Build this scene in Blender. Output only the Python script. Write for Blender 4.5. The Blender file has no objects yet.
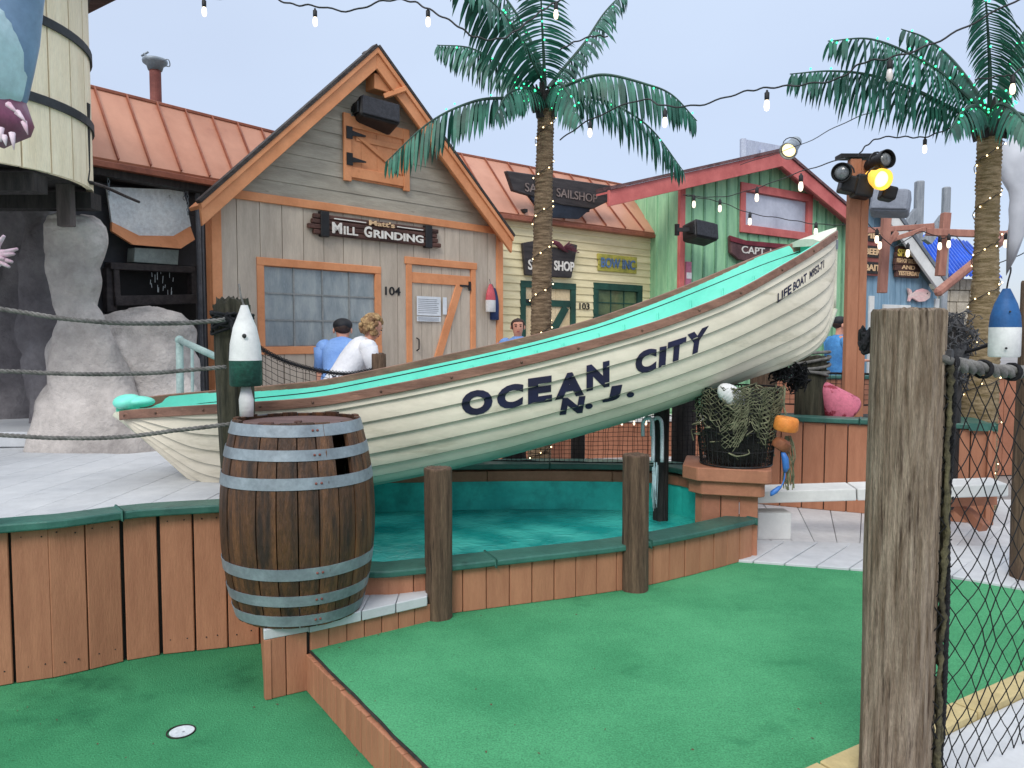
import bpy, bmesh, math, random
from mathutils import Vector, Matrix, noise
from mathutils.bvhtree import BVHTree
R = math.radians
random.seed(7)
scene = bpy.context.scene
COL = scene.collection
# ------------------------------------------------------------------ camera
F = 780.0; EYE = 1.64; PITCH = math.atan(46/780)
cp, sp = math.cos(PITCH), math.sin(PITCH)
def ray(px, py):
    a = (px-512)/F; b = (384-py)/F
    return Vector((a, cp + b*sp, -sp + b*cp))
def at(px, py, Y):                       # point of the line of sight at distance Y
    d = ray(px, py); return Vector((0,0,EYE)) + d*(Y/d.y)
def onz(px, py, z):                      # point of the line of sight on a level surface
    d = ray(px, py); return Vector((0,0,EYE)) + d*((z-EYE)/d.z)
cam = bpy.data.cameras.new("camera"); camo = bpy.data.objects.new("camera", cam); COL.objects.link(camo)
camo.location = (0,0,EYE); camo.rotation_euler = (R(90)-PITCH, 0, 0)
cam.sensor_width = 36; cam.lens = F/1024*36; cam.clip_end = 2000; cam.clip_start = .05
scene.camera = camo
scene.view_settings.view_transform = 'Standard'; scene.view_settings.look = 'None'
scene.view_settings.exposure = 0
# ------------------------------------------------------------------ world
w = bpy.data.worlds.new("World"); scene.world = w; w.use_nodes = True
nt = w.node_tree; nt.nodes.clear()
out = nt.nodes.new('ShaderNodeOutputWorld'); 
sky = nt.nodes.new('ShaderNodeTexSky'); sky.sky_type = 'NISHITA'; sky.sun_disc = False
SUN_EL, SUN_ROT = R(42), R(198)
sky.sun_elevation = SUN_EL; sky.sun_rotation = SUN_ROT
bg1 = nt.nodes.new('ShaderNodeBackground'); bg1.inputs['Strength'].default_value = 0.05
nt.links.new(sky.outputs[0], bg1.inputs[0])
bg2 = nt.nodes.new('ShaderNodeBackground'); bg2.inputs['Strength'].default_value = 1.0
tc = nt.nodes.new('ShaderNodeTexCoord'); sx = nt.nodes.new('ShaderNodeSeparateXYZ')
nt.links.new(tc.outputs['Generated'], sx.inputs[0])
ramp = nt.nodes.new('ShaderNodeValToRGB'); cr = ramp.color_ramp
cr.elements[0].position = 0.0; cr.elements[0].color = (.40,.42,.52,1)
cr.elements[1].position = 1.0; cr.elements[1].color = (1.55,1.6,1.68,1)
e = cr.elements.new(.6); e.color = (1.0,1.06,1.16,1)
e = cr.elements.new(.12); e.color = (.435,.475,.60,1)
e = cr.elements.new(.42); e.color = (.58,.66,.79,1)
nz = nt.nodes.new('ShaderNodeTexNoise'); nz.inputs['Scale'].default_value = 2.2; nz.inputs['Detail'].default_value = 3
mp = nt.nodes.new('ShaderNodeMapping'); mp.inputs['Scale'].default_value = (1,1,2.2)
nt.links.new(tc.outputs['Generated'], mp.inputs[0]); nt.links.new(mp.outputs[0], nz.inputs['Vector'])
ad = nt.nodes.new('ShaderNodeMath'); ad.operation = 'MULTIPLY_ADD'; ad.inputs[1].default_value = .22; 
nt.links.new(nz.outputs[0], ad.inputs[0]); nt.links.new(sx.outputs[2], ad.inputs[2])
sb = nt.nodes.new('ShaderNodeMath'); sb.operation='SUBTRACT'; sb.inputs[1].default_value=.11
nt.links.new(ad.outputs[0], sb.inputs[0])
nt.links.new(sb.outputs[0], ramp.inputs[0]); nt.links.new(ramp.outputs[0], bg2.inputs[0])
adds = nt.nodes.new('ShaderNodeAddShader')
nt.links.new(bg1.outputs[0], adds.inputs[0]); nt.links.new(bg2.outputs[0], adds.inputs[1])
nt.links.new(adds.outputs[0], out.inputs[0])
sl = bpy.data.lights.new("sun", 'SUN'); sl.energy = 1.9; sl.angle = R(22); sl.color = (1,.96,.9)
so = bpy.data.objects.new("sun", sl); COL.objects.link(so)
# sky azimuth: sun_rotation measured clockwise from +Y
sd = Vector((math.sin(SUN_ROT)*math.cos(SUN_EL), math.cos(SUN_ROT)*math.cos(SUN_EL), math.sin(SUN_EL)))
so.rotation_euler = sd.to_track_quat('Z','Y').to_euler()
# ------------------------------------------------------------------ materials
def lin(c):
    c /= 255.0
    return c/12.92 if c <= .04045 else ((c+.055)/1.055)**2.4
def C(r,g,b,k=1.0): return (min(1,lin(r)*k), min(1,lin(g)*k), min(1,lin(b)*k), 1)
MC = {}
def mat(name, c, c2=None, rough=.65, scale=3.0, stretch=(1,1,1), lo=.35, hi=.65, island=0.0, bump=.25, bscale=4.0,
        wear=None, wearlo=.62, wearhi=.68, wscale=5.0, wstretch=None, metal=0.0, spec=.4, emit=None, estr=0.0, fine=.25, fmul=9, bdist=.01, attr=None, attrcol=None, alpha=None):
    if name in MC: return MC[name]
    m = bpy.data.materials.new(name); m.use_nodes = True; t = m.node_tree; L = t.links.new
    b = t.nodes['Principled BSDF']
    b.inputs['Roughness'].default_value = rough; b.inputs['Metallic'].default_value = metal
    b.inputs['Specular IOR Level'].default_value = spec
    if emit:
        b.inputs['Base Color'].default_value = c; b.inputs['Emission Color'].default_value = emit
        b.inputs['Emission Strength'].default_value = estr; MC[name] = m; return m
    tc = t.nodes.new('ShaderNodeTexCoord')
    def noise_(sc, st, det=6, rgh=.6, off=0):
        mp = t.nodes.new('ShaderNodeMapping'); mp.inputs['Scale'].default_value = st
        mp.inputs['Location'].default_value = (off,off*1.7,off*.6)
        n = t.nodes.new('ShaderNodeTexNoise'); n.inputs['Scale'].default_value = sc
        n.inputs['Detail'].default_value = det; n.inputs['Roughness'].default_value = rgh
        L(tc.outputs['Object'], mp.inputs[0]); L(mp.outputs[0], n.inputs['Vector']); return n.outputs[0]
    def rmp(src, lo_, hi_, a=(0,0,0,1), bb=(1,1,1,1)):
        r = t.nodes.new('ShaderNodeValToRGB'); r.color_ramp.elements[0].position = lo_; r.color_ramp.elements[1].position = hi_
        r.color_ramp.elements[0].color = a; r.color_ramp.elements[1].color = bb; L(src, r.inputs[0]); return r.outputs[0]
    def mix(f, a, bcol, mode='MIX'):
        x = t.nodes.new('ShaderNodeMix'); x.data_type = 'RGBA'; x.blend_type = mode
        if isinstance(f,(int,float)): x.inputs[0].default_value = f
        else: L(f, x.inputs[0])
        if isinstance(a, tuple): x.inputs[6].default_value = a
        else: L(a, x.inputs[6])
        if isinstance(bcol, tuple): x.inputs[7].default_value = bcol
        else: L(bcol, x.inputs[7])
        return x.outputs[2]
    if c2 is None: c2 = (c[0]*.72, c[1]*.72, c[2]*.72, 1)
    n1 = noise_(scale, stretch)
    base = mix(rmp(n1, lo, hi), c, c2)
    # fine speckle / grain
    n2 = noise_(scale*fmul, stretch, 4, .7, 3.1)
    g = rmp(n2, .25, .75, (1-fine,1-fine,1-fine,1), (1+fine*.6,1+fine*.6,1+fine*.6,1))
    base = mix(1.0, base, g, 'MULTIPLY')
    if attr:
        an = t.nodes.new('ShaderNodeAttribute'); an.attribute_name = attr
        base = mix(an.outputs['Fac'], base, attrcol)
    if island:
        ge = t.nodes.new('ShaderNodeNewGeometry')
        mr = t.nodes.new('ShaderNodeMapRange'); mr.inputs[3].default_value = 1-island; mr.inputs[4].default_value = 1+island*.7
        L(ge.outputs['Random Per Island'], mr.inputs[0])
        cb = t.nodes.new('ShaderNodeCombineColor')
        for i in range(3): L(mr.outputs[0], cb.inputs[i])
        base = mix(1.0, base, cb.outputs[0], 'MULTIPLY')
    if wear:
        n3 = noise_(wscale, wstretch or stretch, 8, .65, 7.3)
        base = mix(rmp(n3, wearlo, wearhi), base, wear)
    L(base, b.inputs['Base Color'])
    if bump:
        n4 = noise_(scale*bscale, stretch, 5, .65, 1.3)
        bp = t.nodes.new('ShaderNodeBump'); bp.inputs['Strength'].default_value = bump; bp.inputs['Distance'].default_value = bdist
        L(n4, bp.inputs['Height']); L(bp.outputs[0], b.inputs['Normal'])
        rr = rmp(n1, .3, .7, (rough*.85,)*3+(1,), (min(1,rough*1.15),)*3+(1,)); L(rr, b.inputs['Roughness'])
    if alpha is not None: b.inputs['Alpha'].default_value = alpha
    MC[name] = m; return m
V6=(6,6,1)
m_turf  = mat('turf', C(94,178,126), C(76,156,108), rough=.95, scale=1.6, bump=1.0, bscale=90, fine=.5, fmul=85, spec=.1, bdist=.012, wear=C(40,112,74), wearlo=.6, wearhi=.85, wscale=2.2)
m_turf2 = mat('turf_low', C(80,164,114), C(62,140,96), rough=.95, scale=1.6, bump=1.0, bscale=90, fine=.5, fmul=85, spec=.1, bdist=.012, wear=C(24,84,56), wearlo=.55, wearhi=.8, wscale=1.6)
m_brown = mat('brown_paint', C(174,119,90), C(160,107,80), scale=3, stretch=V6, island=.09, bump=.35, bscale=6, fine=.10, wear=C(104,72,58), wearlo=.70, wearhi=.78, wscale=5)
m_brown2= mat('brown_trim', C(170,114,88), C(152,100,76), scale=4, stretch=(1,1,1), island=.1, bump=.3, fine=.14, wear=C(90,58,44), wearlo=.7, wearhi=.78)
m_cap   = mat('green_cap', C(62,110,98), C(44,86,78), rough=.4, scale=3, island=.1, bump=.35, bscale=8, fine=.2, wear=C(18,48,44), wearlo=.6, wearhi=.8, wscale=7)
m_white = mat('white_deck', C(200,202,204), C(176,179,183), rough=.6, scale=1.3, bump=.3, bscale=12, fine=.1, island=.05, wear=C(128,130,132), wearlo=.62, wearhi=.85, wscale=2.5)
m_shade = mat('grey_deck', C(206,206,206), C(184,184,186), rough=.7, scale=2, bump=.3, fine=.12, island=.08)
m_cream_curb = mat('cream_curb', C(200,182,132), C(170,150,104), scale=3, bump=.5, bscale=12, fine=.15)
m_teal  = mat('teal_liner', C(66,218,202), C(40,184,174), rough=.5, scale=2, bump=.2, fine=.15, wear=C(16,92,90), wearlo=.5, wearhi=.8, wscale=3)
m_black = mat('black_metal', C(34,34,36), C(22,22,24), rough=.55, scale=6, bump=.2)
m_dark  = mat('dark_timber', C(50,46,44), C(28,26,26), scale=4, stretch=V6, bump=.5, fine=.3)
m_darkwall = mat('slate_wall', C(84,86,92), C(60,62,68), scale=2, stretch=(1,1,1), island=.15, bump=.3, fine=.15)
m_pile  = mat('piling_wood', C(122,98,78), C(66,50,40), scale=3.5, stretch=(9,9,.7), lo=.3, hi=.7, bump=.8, bscale=3, fine=.45, rough=.85, wear=C(34,26,22), wearlo=.58, wearhi=.68, wscale=4, wstretch=(9,9,.5), bdist=.02)
m_pile2 = mat('grey_piling_wood', C(174,156,136), C(112,94,76), scale=5, stretch=(10,10,.9), lo=.32, hi=.66, bump=1.0, bscale=2.5, fine=.5, rough=.9, wear=C(74,58,46), wearlo=.56, wearhi=.66, wscale=7, wstretch=(9,9,.55), bdist=.02)
m_piledark = mat('wet_piling_wood', C(78,74,58), C(40,40,30), scale=3.5, stretch=(8,8,.8), bump=.8, fine=.4, rough=.85)
m_moss  = mat('moss', C(104,98,70), C(50,46,38), scale=14, bump=1, fine=.4, rough=1)
m_stave = mat('stave_wood', C(110,72,44), C(46,30,22), scale=3, stretch=(8,8,1.1), lo=.34, hi=.66, island=.38, bump=1.0, fine=.5, rough=.55, spec=.5, wear=C(176,166,156), wearlo=.73, wearhi=.78, wscale=7, wstretch=(3,3,2.4))
m_lid   = mat('barrel_lid', C(112,88,84), C(84,62,60), scale=4, stretch=(1,6,1), bump=.4, fine=.25)
m_hoop  = mat('galvanised_steel', C(150,160,168), C(112,120,128), rough=.5, metal=.25, scale=5, bump=.25, fine=.2, wear=C(120,84,62), wearlo=.68, wearhi=.76, wscale=5)
m_hull  = mat('hull_paint', C(234,224,204), C(214,204,184), rough=.5, scale=1.2, stretch=(1,1,2.5), bump=.2, bscale=10, fine=.09, wear=C(140,132,104), wearlo=.56, wearhi=.86, wscale=3, wstretch=(.6,1,3), attr='bottom', attrcol=C(50,118,104))
m_mint  = mat('mint_paint', C(126,228,206), C(108,214,192), rough=.45, scale=2.5, bump=.25, fine=.06, wear=C(50,170,146), wearlo=.68, wearhi=.8)
m_rail  = mat('rail_wood', C(146,108,90), C(112,80,66), rough=.5, scale=3, stretch=(1,6,6), bump=.4, fine=.2, wear=C(176,132,108), wearlo=.62, wearhi=.7)
m_navy  = mat('navy_letter_paint', C(26,28,62), C(20,20,46), rough=.5, scale=8, bump=.1, fine=.1, wear=C(190,190,170), wearlo=.735, wearhi=.75, wscale=14)
m_mill  = mat('taupe_boards', C(198,184,166), C(180,166,150), scale=2, stretch=V6, island=.07, bump=.3, fine=.1, wear=C(128,114,100), wearlo=.66, wearhi=.8, wscale=4)
m_millg = mat('taupe_gable', C(174,166,150), C(150,142,128), scale=2, stretch=(1,6,6), island=.08, bump=.35, fine=.12, wear=C(116,106,94), wearlo=.64, wearhi=.76, wscale=4)
m_orange= mat('orange_trim', C(220,150,104), C(202,132,88), scale=3, island=.06, bump=.25, fine=.08, wear=C(160,96,64), wearlo=.66, wearhi=.8)
m_shingle=mat('dark_shingle', C(72,64,60), C(48,42,40), scale=8, bump=1, bdist=.03)
m_copper= mat('copper_roof', C(198,142,116), C(176,120,96), rough=.45, scale=1.2, island=.05, bump=.12, fine=.06, wear=C(150,90,72), wearlo=.6, wearhi=.85, wscale=2)
m_copedge=mat('copper_edge', C(160,96,72), C(132,76,58), rough=.5, scale=3)
m_yellow= mat('pale_yellow_siding', C(238,224,182), C(220,206,162), scale=2, stretch=(1,6,6), island=.05, bump=.2, fine=.06)
m_tower = mat('tower_boards', C(252,236,206), C(238,220,188), scale=2, stretch=V6, island=.1, bump=.3, fine=.14, wear=C(120,124,96), wearlo=.66, wearhi=.8, wscale=5)
m_dgreen= mat('dark_green_trim', C(38,82,70), C(26,60,52), scale=4, bump=.2)
m_green = mat('sage_boards', C(156,204,160), C(132,182,142), scale=2, stretch=V6, island=.07, bump=.25, fine=.08)
m_red   = mat('coral_trim', C(206,112,106), C(182,92,88), scale=3, bump=.2, fine=.08)
m_blue  = mat('dusty_blue_boards', C(130,160,180), C(104,136,158), scale=2, stretch=V6, island=.08, bump=.25, fine=.1)
m_wtrim = mat('white_trim', C(220,220,216), C(196,196,194), scale=3, bump=.2, fine=.06)
m_bluer = mat('blue_metal_roof', C(36,98,214), C(24,74,176), rough=.4, scale=2, bump=.1)
m_stone = mat('cream_stone', C(198,188,170), C(160,150,134), scale=4, bump=.8, bdist=.03)
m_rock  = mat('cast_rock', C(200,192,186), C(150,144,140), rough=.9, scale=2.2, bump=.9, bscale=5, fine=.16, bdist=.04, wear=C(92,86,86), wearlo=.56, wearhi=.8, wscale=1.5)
m_rockd = mat('shaded_cast_rock', C(128,124,126), C(84,80,84), rough=.95, scale=1.8, bump=.8, bscale=6, fine=.2, bdist=.04)  # darker copy of the cast rock: shade under the tank put into the colour
m_rope  = mat('grey_rope', C(128,126,122), C(92,90,88), scale=20, bump=.6, fine=.3, rough=.95)
m_ropeb = mat('black_rope', C(34,34,38), C(22,22,24), scale=20, bump=.6, rough=.95)
m_net   = mat('black_net', C(26,26,28), C(18,18,20), scale=20, bump=0, rough=.9)
m_netg  = mat('weedy_net', C(136,136,108), C(74,76,58), scale=14, bump=0, rough=1, fine=.4)
m_buoyw = mat('white_buoy_paint', C(226,226,224), C(196,196,196), scale=5, bump=.4, fine=.08, wear=C(60,60,64), wearlo=.73, wearhi=.76, wscale=8)
m_buoyg = mat('green_buoy_paint', C(26,84,70), C(14,54,46), scale=7, bump=.7, fine=.4)
m_buoyb = mat('blue_buoy_paint', C(30,86,140), C(18,62,108), scale=5, bump=.5, fine=.15)
m_buoyn = mat('navy_buoy_paint', C(40,62,110), C(26,42,80), scale=5)
m_pink  = mat('pink_cone_paint', C(214,120,140), C(196,104,126), scale=4, wear=C(140,44,60), wearlo=.55, wearhi=.58, wscale=6, bump=.3)
m_redb  = mat('red_buoy_paint', C(204,92,100), C(180,70,80), scale=5)
m_orf   = mat('orange_float', C(232,146,66), C(206,118,50), scale=6, bump=.5, fine=.2)
m_rustf = mat('brown_float', C(150,92,60), C(112,66,44), scale=6, bump=.5)
m_ltblue= mat('pipe_paint', C(156,176,172), C(126,150,148), scale=5, bump=.2)
m_whitep= mat('white_pipe', C(214,222,226), C(190,200,206), rough=.4, scale=8, bump=.3)
m_barkp = mat('palm_trunk', C(176,150,120), C(104,84,64), scale=3, stretch=(3,3,16), lo=.35, hi=.65, bump=1, fine=.35, rough=.95, bdist=.03)
m_barkm = mat('mossy_trunk', C(184,162,128), C(122,106,70), scale=3, stretch=(3,3,14), bump=1, fine=.35, rough=.95, bdist=.03)
m_frond = mat('frond', C(48,112,92), C(18,68,58), rough=.5, scale=3, island=.4, bump=0, fine=.2)
m_fronds= mat('frond_stem', C(56,88,76), C(36,60,52), rough=.6, scale=6, bump=0)
m_gled  = mat('green_led', C(60,220,140), emit=(.05,1,.4,1), estr=2.2)
m_wled  = mat('warm_led', C(255,220,150), emit=(1,.78,.42,1), estr=5)
m_bulb  = mat('lit_bulb', C(235,225,210), emit=(1,.80,.58,1), estr=1.6)
m_bulbo = mat('unlit_bulb', C(230,220,212), C(210,200,195), rough=.1, bump=0, spec=.8)
m_lampy = mat('amber_lamp', C(255,190,60), emit=(1,.52,.08,1), estr=1.1)
m_lampw = mat('white_lamp', C(255,230,180), emit=(1,.78,.36,1), estr=2.2)
m_glass = mat('curtained_glass', C(160,168,168), C(120,132,138), rough=.25, scale=2.2, stretch=(3,3,1), bump=.03, fine=.12, spec=.8)
m_glass2= mat('pale_glass', C(196,198,210), C(170,172,186), rough=.12, scale=1.6, bump=.03, fine=.1, spec=.8)
m_glass3= mat('dim_green_glass', C(112,124,88), C(66,80,62), rough=.15, scale=2, bump=.03, spec=.8)
m_munt  = mat('muntin', C(190,186,172), C(150,146,136), scale=5)
m_signb = mat('sign_wood', C(98,64,54), C(58,38,34), scale=3, stretch=(1,6,6), bump=.8, fine=.35)
m_signd = mat('dark_sign_wood', C(66,60,60), C(44,40,42), scale=3, stretch=(1,6,6), bump=.5, fine=.25)
m_signr = mat('dark_red_sign', C(128,40,52), C(96,28,40), scale=4, bump=.3)
m_signy = mat('yellow_sign', C(196,184,84), C(150,146,70), scale=6, bump=.6, fine=.3)
m_ltr   = mat('white_lettering', C(232,228,220), C(214,208,200), scale=5, bump=0)
m_ltrc  = mat('cream_lettering', C(226,192,150), C(206,170,130), scale=5, bump=0)
m_ltry  = mat('yellow_lettering', C(240,218,110), C(226,200,90), scale=5, bump=0)
m_ltrg  = mat('grey_lettering', C(140,124,118), C(112,98,94), scale=5, bump=0)
m_ltrb  = mat('blue_lettering', C(96,128,170), C(80,108,150), scale=5, bump=0)
m_paper = mat('paper', C(224,228,232), C(200,206,212), scale=3, bump=0, fine=.05)
m_pline = mat('paper_print', C(150,152,160), C(110,114,124), scale=9, bump=0)
m_perg  = mat('pergola_paint', C(172,122,106), C(146,100,88), scale=3, stretch=V6, bump=.3, fine=.14)
m_greyp = mat('grey_timber', C(150,156,162), C(122,128,136), scale=4, stretch=V6, bump=.3)
m_fin   = mat('grey_fin', C(186,188,194), C(160,164,172), scale=1, bump=.1, fine=.05)
m_skin  = mat('skin', C(222,166,142), C(204,144,122), scale=6, bump=.1, fine=.06, spec=.3)
m_hairb = mat('blonde_hair', C(206,172,122), C(120,86,58), scale=14, stretch=(1,1,1), bump=1, fine=.4, bdist=.02)
m_haird = mat('dark_hair', C(74,54,44), C(42,30,26), scale=14, bump=1, fine=.3)
m_cap2  = mat('black_cap', C(30,32,38), C(20,22,26), scale=8)
m_tblue = mat('light_blue_shirt', C(128,166,222), C(104,142,202), scale=5, bump=.6, fine=.06, bdist=.02)
m_twhite= mat('white_shirt', C(226,226,230), C(204,206,212), scale=5, bump=.6, fine=.05, bdist=.02)
m_tblue2= mat('blue_shirt', C(78,146,206), C(60,122,184), scale=5, bump=.6, bdist=.02)
m_pants = mat('dark_trousers', C(44,48,64), C(30,34,46), scale=5)
m_shoe  = mat('dark_shoes', C(40,40,44), C(30,30,32), scale=5)
m_dot   = mat('face_dark', C(60,36,30), C(44,26,22), scale=5, bump=0)
m_lips  = mat('lips', C(176,96,90), C(160,84,80), scale=5, bump=0)
m_ground= mat('paving', C(150,146,142), C(118,114,112), scale=.6, bump=.5, bscale=20, fine=.2)
m_whale = mat('blue_sculpt', C(134,160,190), C(104,132,166), rough=.5, scale=1.2, bump=.2)
m_whaleb= mat('pale_blue_belly', C(196,220,226), C(172,202,210), rough=.55, scale=1.5, bump=.3)
m_mouth = mat('pink_mouth', C(150,84,112), C(104,50,76), rough=.4, scale=3, bump=.3)
m_coral = mat('white_coral', C(226,216,224), C(200,160,176), scale=6, bump=.3)
m_basin = mat('stained_basin', C(240,246,248), C(214,224,230), scale=3, bump=.4, wear=C(90,92,84), wearlo=.66, wearhi=.74, wscale=8)
m_rust  = mat('rusty_pipe', C(136,76,66), C(106,56,50), scale=5, bump=.4)
m_fishp = mat('fish_pink', C(226,170,172), C(214,204,196), scale=3, stretch=(.5,1,2.5), bump=.2)
# water
def water_mat():
    m = bpy.data.materials.new('pool_water'); m.use_nodes = True; t = m.node_tree; b = t.nodes['Principled BSDF']
    tc = t.nodes.new('ShaderNodeTexCoord')
    n0 = t.nodes.new('ShaderNodeTexNoise'); n0.inputs['Scale'].default_value = 3.2; n0.inputs['Detail'].default_value = 5
    r = t.nodes.new('ShaderNodeValToRGB'); r.color_ramp.elements[0].color = C(28,152,146); r.color_ramp.elements[1].color = C(78,200,188)
    r.color_ramp.elements[0].position=.38; r.color_ramp.elements[1].position=.66
    t.links.new(tc.outputs['Object'], n0.inputs['Vector']); t.links.new(n0.outputs[0], r.inputs[0]); t.links.new(r.outputs[0], b.inputs['Base Color'])
    b.inputs['Roughness'].default_value = .1; b.inputs['Specular IOR Level'].default_value = .45
    n = t.nodes.new('ShaderNodeTexNoise'); n.inputs['Scale'].default_value = 10; n.inputs['Detail'].default_value = 4; n.inputs['Distortion'].default_value = 1.2
    t.links.new(tc.outputs['Object'], n.inputs['Vector'])
    bp = t.nodes.new('ShaderNodeBump'); bp.inputs['Strength'].default_value = .35; bp.inputs['Distance'].default_value = .03
    t.links.new(n.outputs[0], bp.inputs['Height']); t.links.new(bp.outputs[0], b.inputs['Normal'])
    return m
m_water = water_mat()
# ------------------------------------------------------------------ mesh builder
class MB:
    def __init__(s, M=None): s.v = []; s.f = []; s.M = M
    def add(s, vs, fs):
        o = len(s.v)
        s.v += [tuple((s.M @ Vector(v)) if s.M else v) for v in vs]
        s.f += [tuple(i+o for i in f) for f in fs]
    def box(s, x0,x1,y0,y1,z0,z1):
        s.add([(x0,y0,z0),(x1,y0,z0),(x1,y1,z0),(x0,y1,z0),(x0,y0,z1),(x1,y0,z1),(x1,y1,z1),(x0,y1,z1)],
              [(0,3,2,1),(4,5,6,7),(0,1,5,4),(1,2,6,5),(2,3,7,6),(3,0,4,7)])
    def beam(s, a, b, wd, ht, up=(0,0,1)):
        a=Vector(a); b=Vector(b); t=(b-a).normalized(); up=Vector(up)
        x=t.cross(up)
        if x.length<1e-4: x=t.cross(Vector((0,1,0)))
        x.normalize(); y=x.cross(t).normalized()
        vs=[]
        for p in (a,b):
            for (i,j) in ((-1,-1),(1,-1),(1,1),(-1,1)): vs.append(p+x*(i*wd/2)+y*(j*ht/2))
        s.add(vs,[(0,3,2,1),(4,5,6,7),(0,1,5,4),(1,2,6,5),(2,3,7,6),(3,0,4,7)])
    def prism(s, poly, z0, z1):            # polygon in xy, counter-clockwise
        n=len(poly); s.add([(p[0],p[1],z0) for p in poly]+[(p[0],p[1],z1) for p in poly],
            [tuple(reversed(range(n))), tuple(range(n,2*n))]+[(i,(i+1)%n,(i+1)%n+n,i+n) for i in range(n)])
    def slab(s, poly, y0, y1):             # polygon in xz, extruded along y
        n=len(poly); s.add([(p[0],y0,p[1]) for p in poly]+[(p[0],y1,p[1]) for p in poly],
            [tuple(range(n)), tuple(reversed(range(n,2*n)))]+[((i+1)%n,i,i+n,(i+1)%n+n) for i in range(n)])
    def tube(s, pts, r, n=6, cap=True):
        pts=[Vector(p) for p in pts]; vs=[]; fs=[]; k=len(pts); x=None
        for i,p in enumerate(pts):
            t=(pts[min(i+1,k-1)]-pts[max(i-1,0)])
            if t.length<1e-9: t=Vector((0,0,1))
            t.normalize()
            if x is None:
                x=t.cross(Vector((0,0,1)))
                if x.length<.05: x=t.cross(Vector((1,0,0)))
            x=(x-t*x.dot(t))
            if x.length<1e-6: x=t.orthogonal()
            x.normalize(); y=t.cross(x)
            rr=r[i] if isinstance(r,(list,tuple)) else r
            for j in range(n):
                a=2*math.pi*j/n; vs.append(p+x*(rr*math.cos(a))+y*(rr*math.sin(a)))
        for i in range(k-1):
            for j in range(n): fs.append((i*n+j,i*n+(j+1)%n,(i+1)*n+(j+1)%n,(i+1)*n+j))
        if cap: fs.append(tuple(reversed(range(n)))); fs.append(tuple(range((k-1)*n,k*n)))
        s.add(vs,fs)
    def lathe(s, prof, c=(0,0,0), n=32, axis=None):   # prof = [(r,z)...]
        c=Vector(c); vs=[]; fs=[]; Q=Matrix.Identity(3)
        if axis is not None: Q=Vector(axis).normalized().to_track_quat('Z','Y').to_matrix()
        for (r,z) in prof:
            for j in range(n):
                a=2*math.pi*j/n; vs.append(c+Q@Vector((r*math.cos(a),r*math.sin(a),z)))
        k=len(prof)
        for i in range(k-1):
            for j in range(n): fs.append((i*n+j,i*n+(j+1)%n,(i+1)*n+(j+1)%n,(i+1)*n+j))
        fs.append(tuple(reversed(range(n)))); fs.append(tuple(range((k-1)*n,k*n)))
        s.add(vs,fs)
    def ball(s, c, r, n=12, m=8, sc=(1,1,1), jit=0):
        c=Vector(c); vs=[c+Vector((0,0,-r*sc[2]))]; fs=[]
        for i in range(1,m):
            ph=-math.pi/2+math.pi*i/m
            for j in range(n):
                a=2*math.pi*j/n; d=Vector((math.cos(ph)*math.cos(a)*sc[0],math.cos(ph)*math.sin(a)*sc[1],math.sin(ph)*sc[2]))
                k=1+(noise.noise((c+d*r)*9)*jit if jit else 0)
                vs.append(c+d*r*k)
        vs.append(c+Vector((0,0,r*sc[2])))
        for j in range(n): fs.append((0,1+(j+1)%n,1+j))
        for i in range(m-2):
            for j in range(n):
                a=1+i*n; b=a+n; fs.append((a+j,a+(j+1)%n,b+(j+1)%n,b+j))
        a=1+(m-2)*n
        for j in range(n): fs.append((a+j,a+(j+1)%n,len(vs)-1))
        s.add(vs,fs)
    def loft(s, rings, n=20):              # ring = (centre, xvec, yvec)
        vs=[]; fs=[]; k=len(rings)
        for c,x,y in rings:
            c=Vector(c); x=Vector(x); y=Vector(y)
            for j in range(n):
                a=2*math.pi*j/n; vs.append(c+x*math.cos(a)+y*math.sin(a))
        for i in range(k-1):
            for j in range(n): fs.append((i*n+j,i*n+(j+1)%n,(i+1)*n+(j+1)%n,(i+1)*n+j))
        fs.append(tuple(reversed(range(n)))); fs.append(tuple(range((k-1)*n,k*n)))
        s.add(vs,fs)
ROOTM = {}
def props(o, label=None, cat=None, group=None, kind=None):
    if label: o['label']=label
    if cat: o['category']=cat
    if group: o['group']=group
    if kind: o['kind']=kind
    return o
def thing(name, label, cat, loc=(0,0,0), rotz=0, group=None):
    o=bpy.data.objects.new(name,None); COL.objects.link(o); o.location=loc; o.rotation_euler=(0,0,rotz); o.empty_display_size=.1
    ROOTM[o.name]=Matrix.Translation(Vector(loc))@Matrix.Rotation(rotz,4,'Z')
    return props(o,label,cat,group)
def obj(mb, name, m, parent=None, world=False, smooth=False, bevel=0, label=None, seg=1, ang=30):
    me=bpy.data.meshes.new(name); vs=mb.v
    if world and parent is not None:
        inv=ROOTM[parent.name].inverted(); vs=[tuple(inv@Vector(v)) for v in vs]
    me.from_pydata(vs,[],mb.f); me.update()
    if m: me.materials.append(m)
    if smooth:
        for p in me.polygons: p.use_smooth=True
    o=bpy.data.objects.new(name,me); COL.objects.link(o)
    if parent is not None:
        o.parent=parent
        ROOTM[o.name]=ROOTM.get(parent.name, Matrix.Identity(4))
    else: ROOTM[o.name]=Matrix.Identity(4)
    if bevel:
        bv=o.modifiers.new('bevel','BEVEL'); bv.width=bevel; bv.segments=seg; bv.limit_method='ANGLE'; bv.angle_limit=R(ang)
    if label: o['label']=label
    return o
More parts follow.
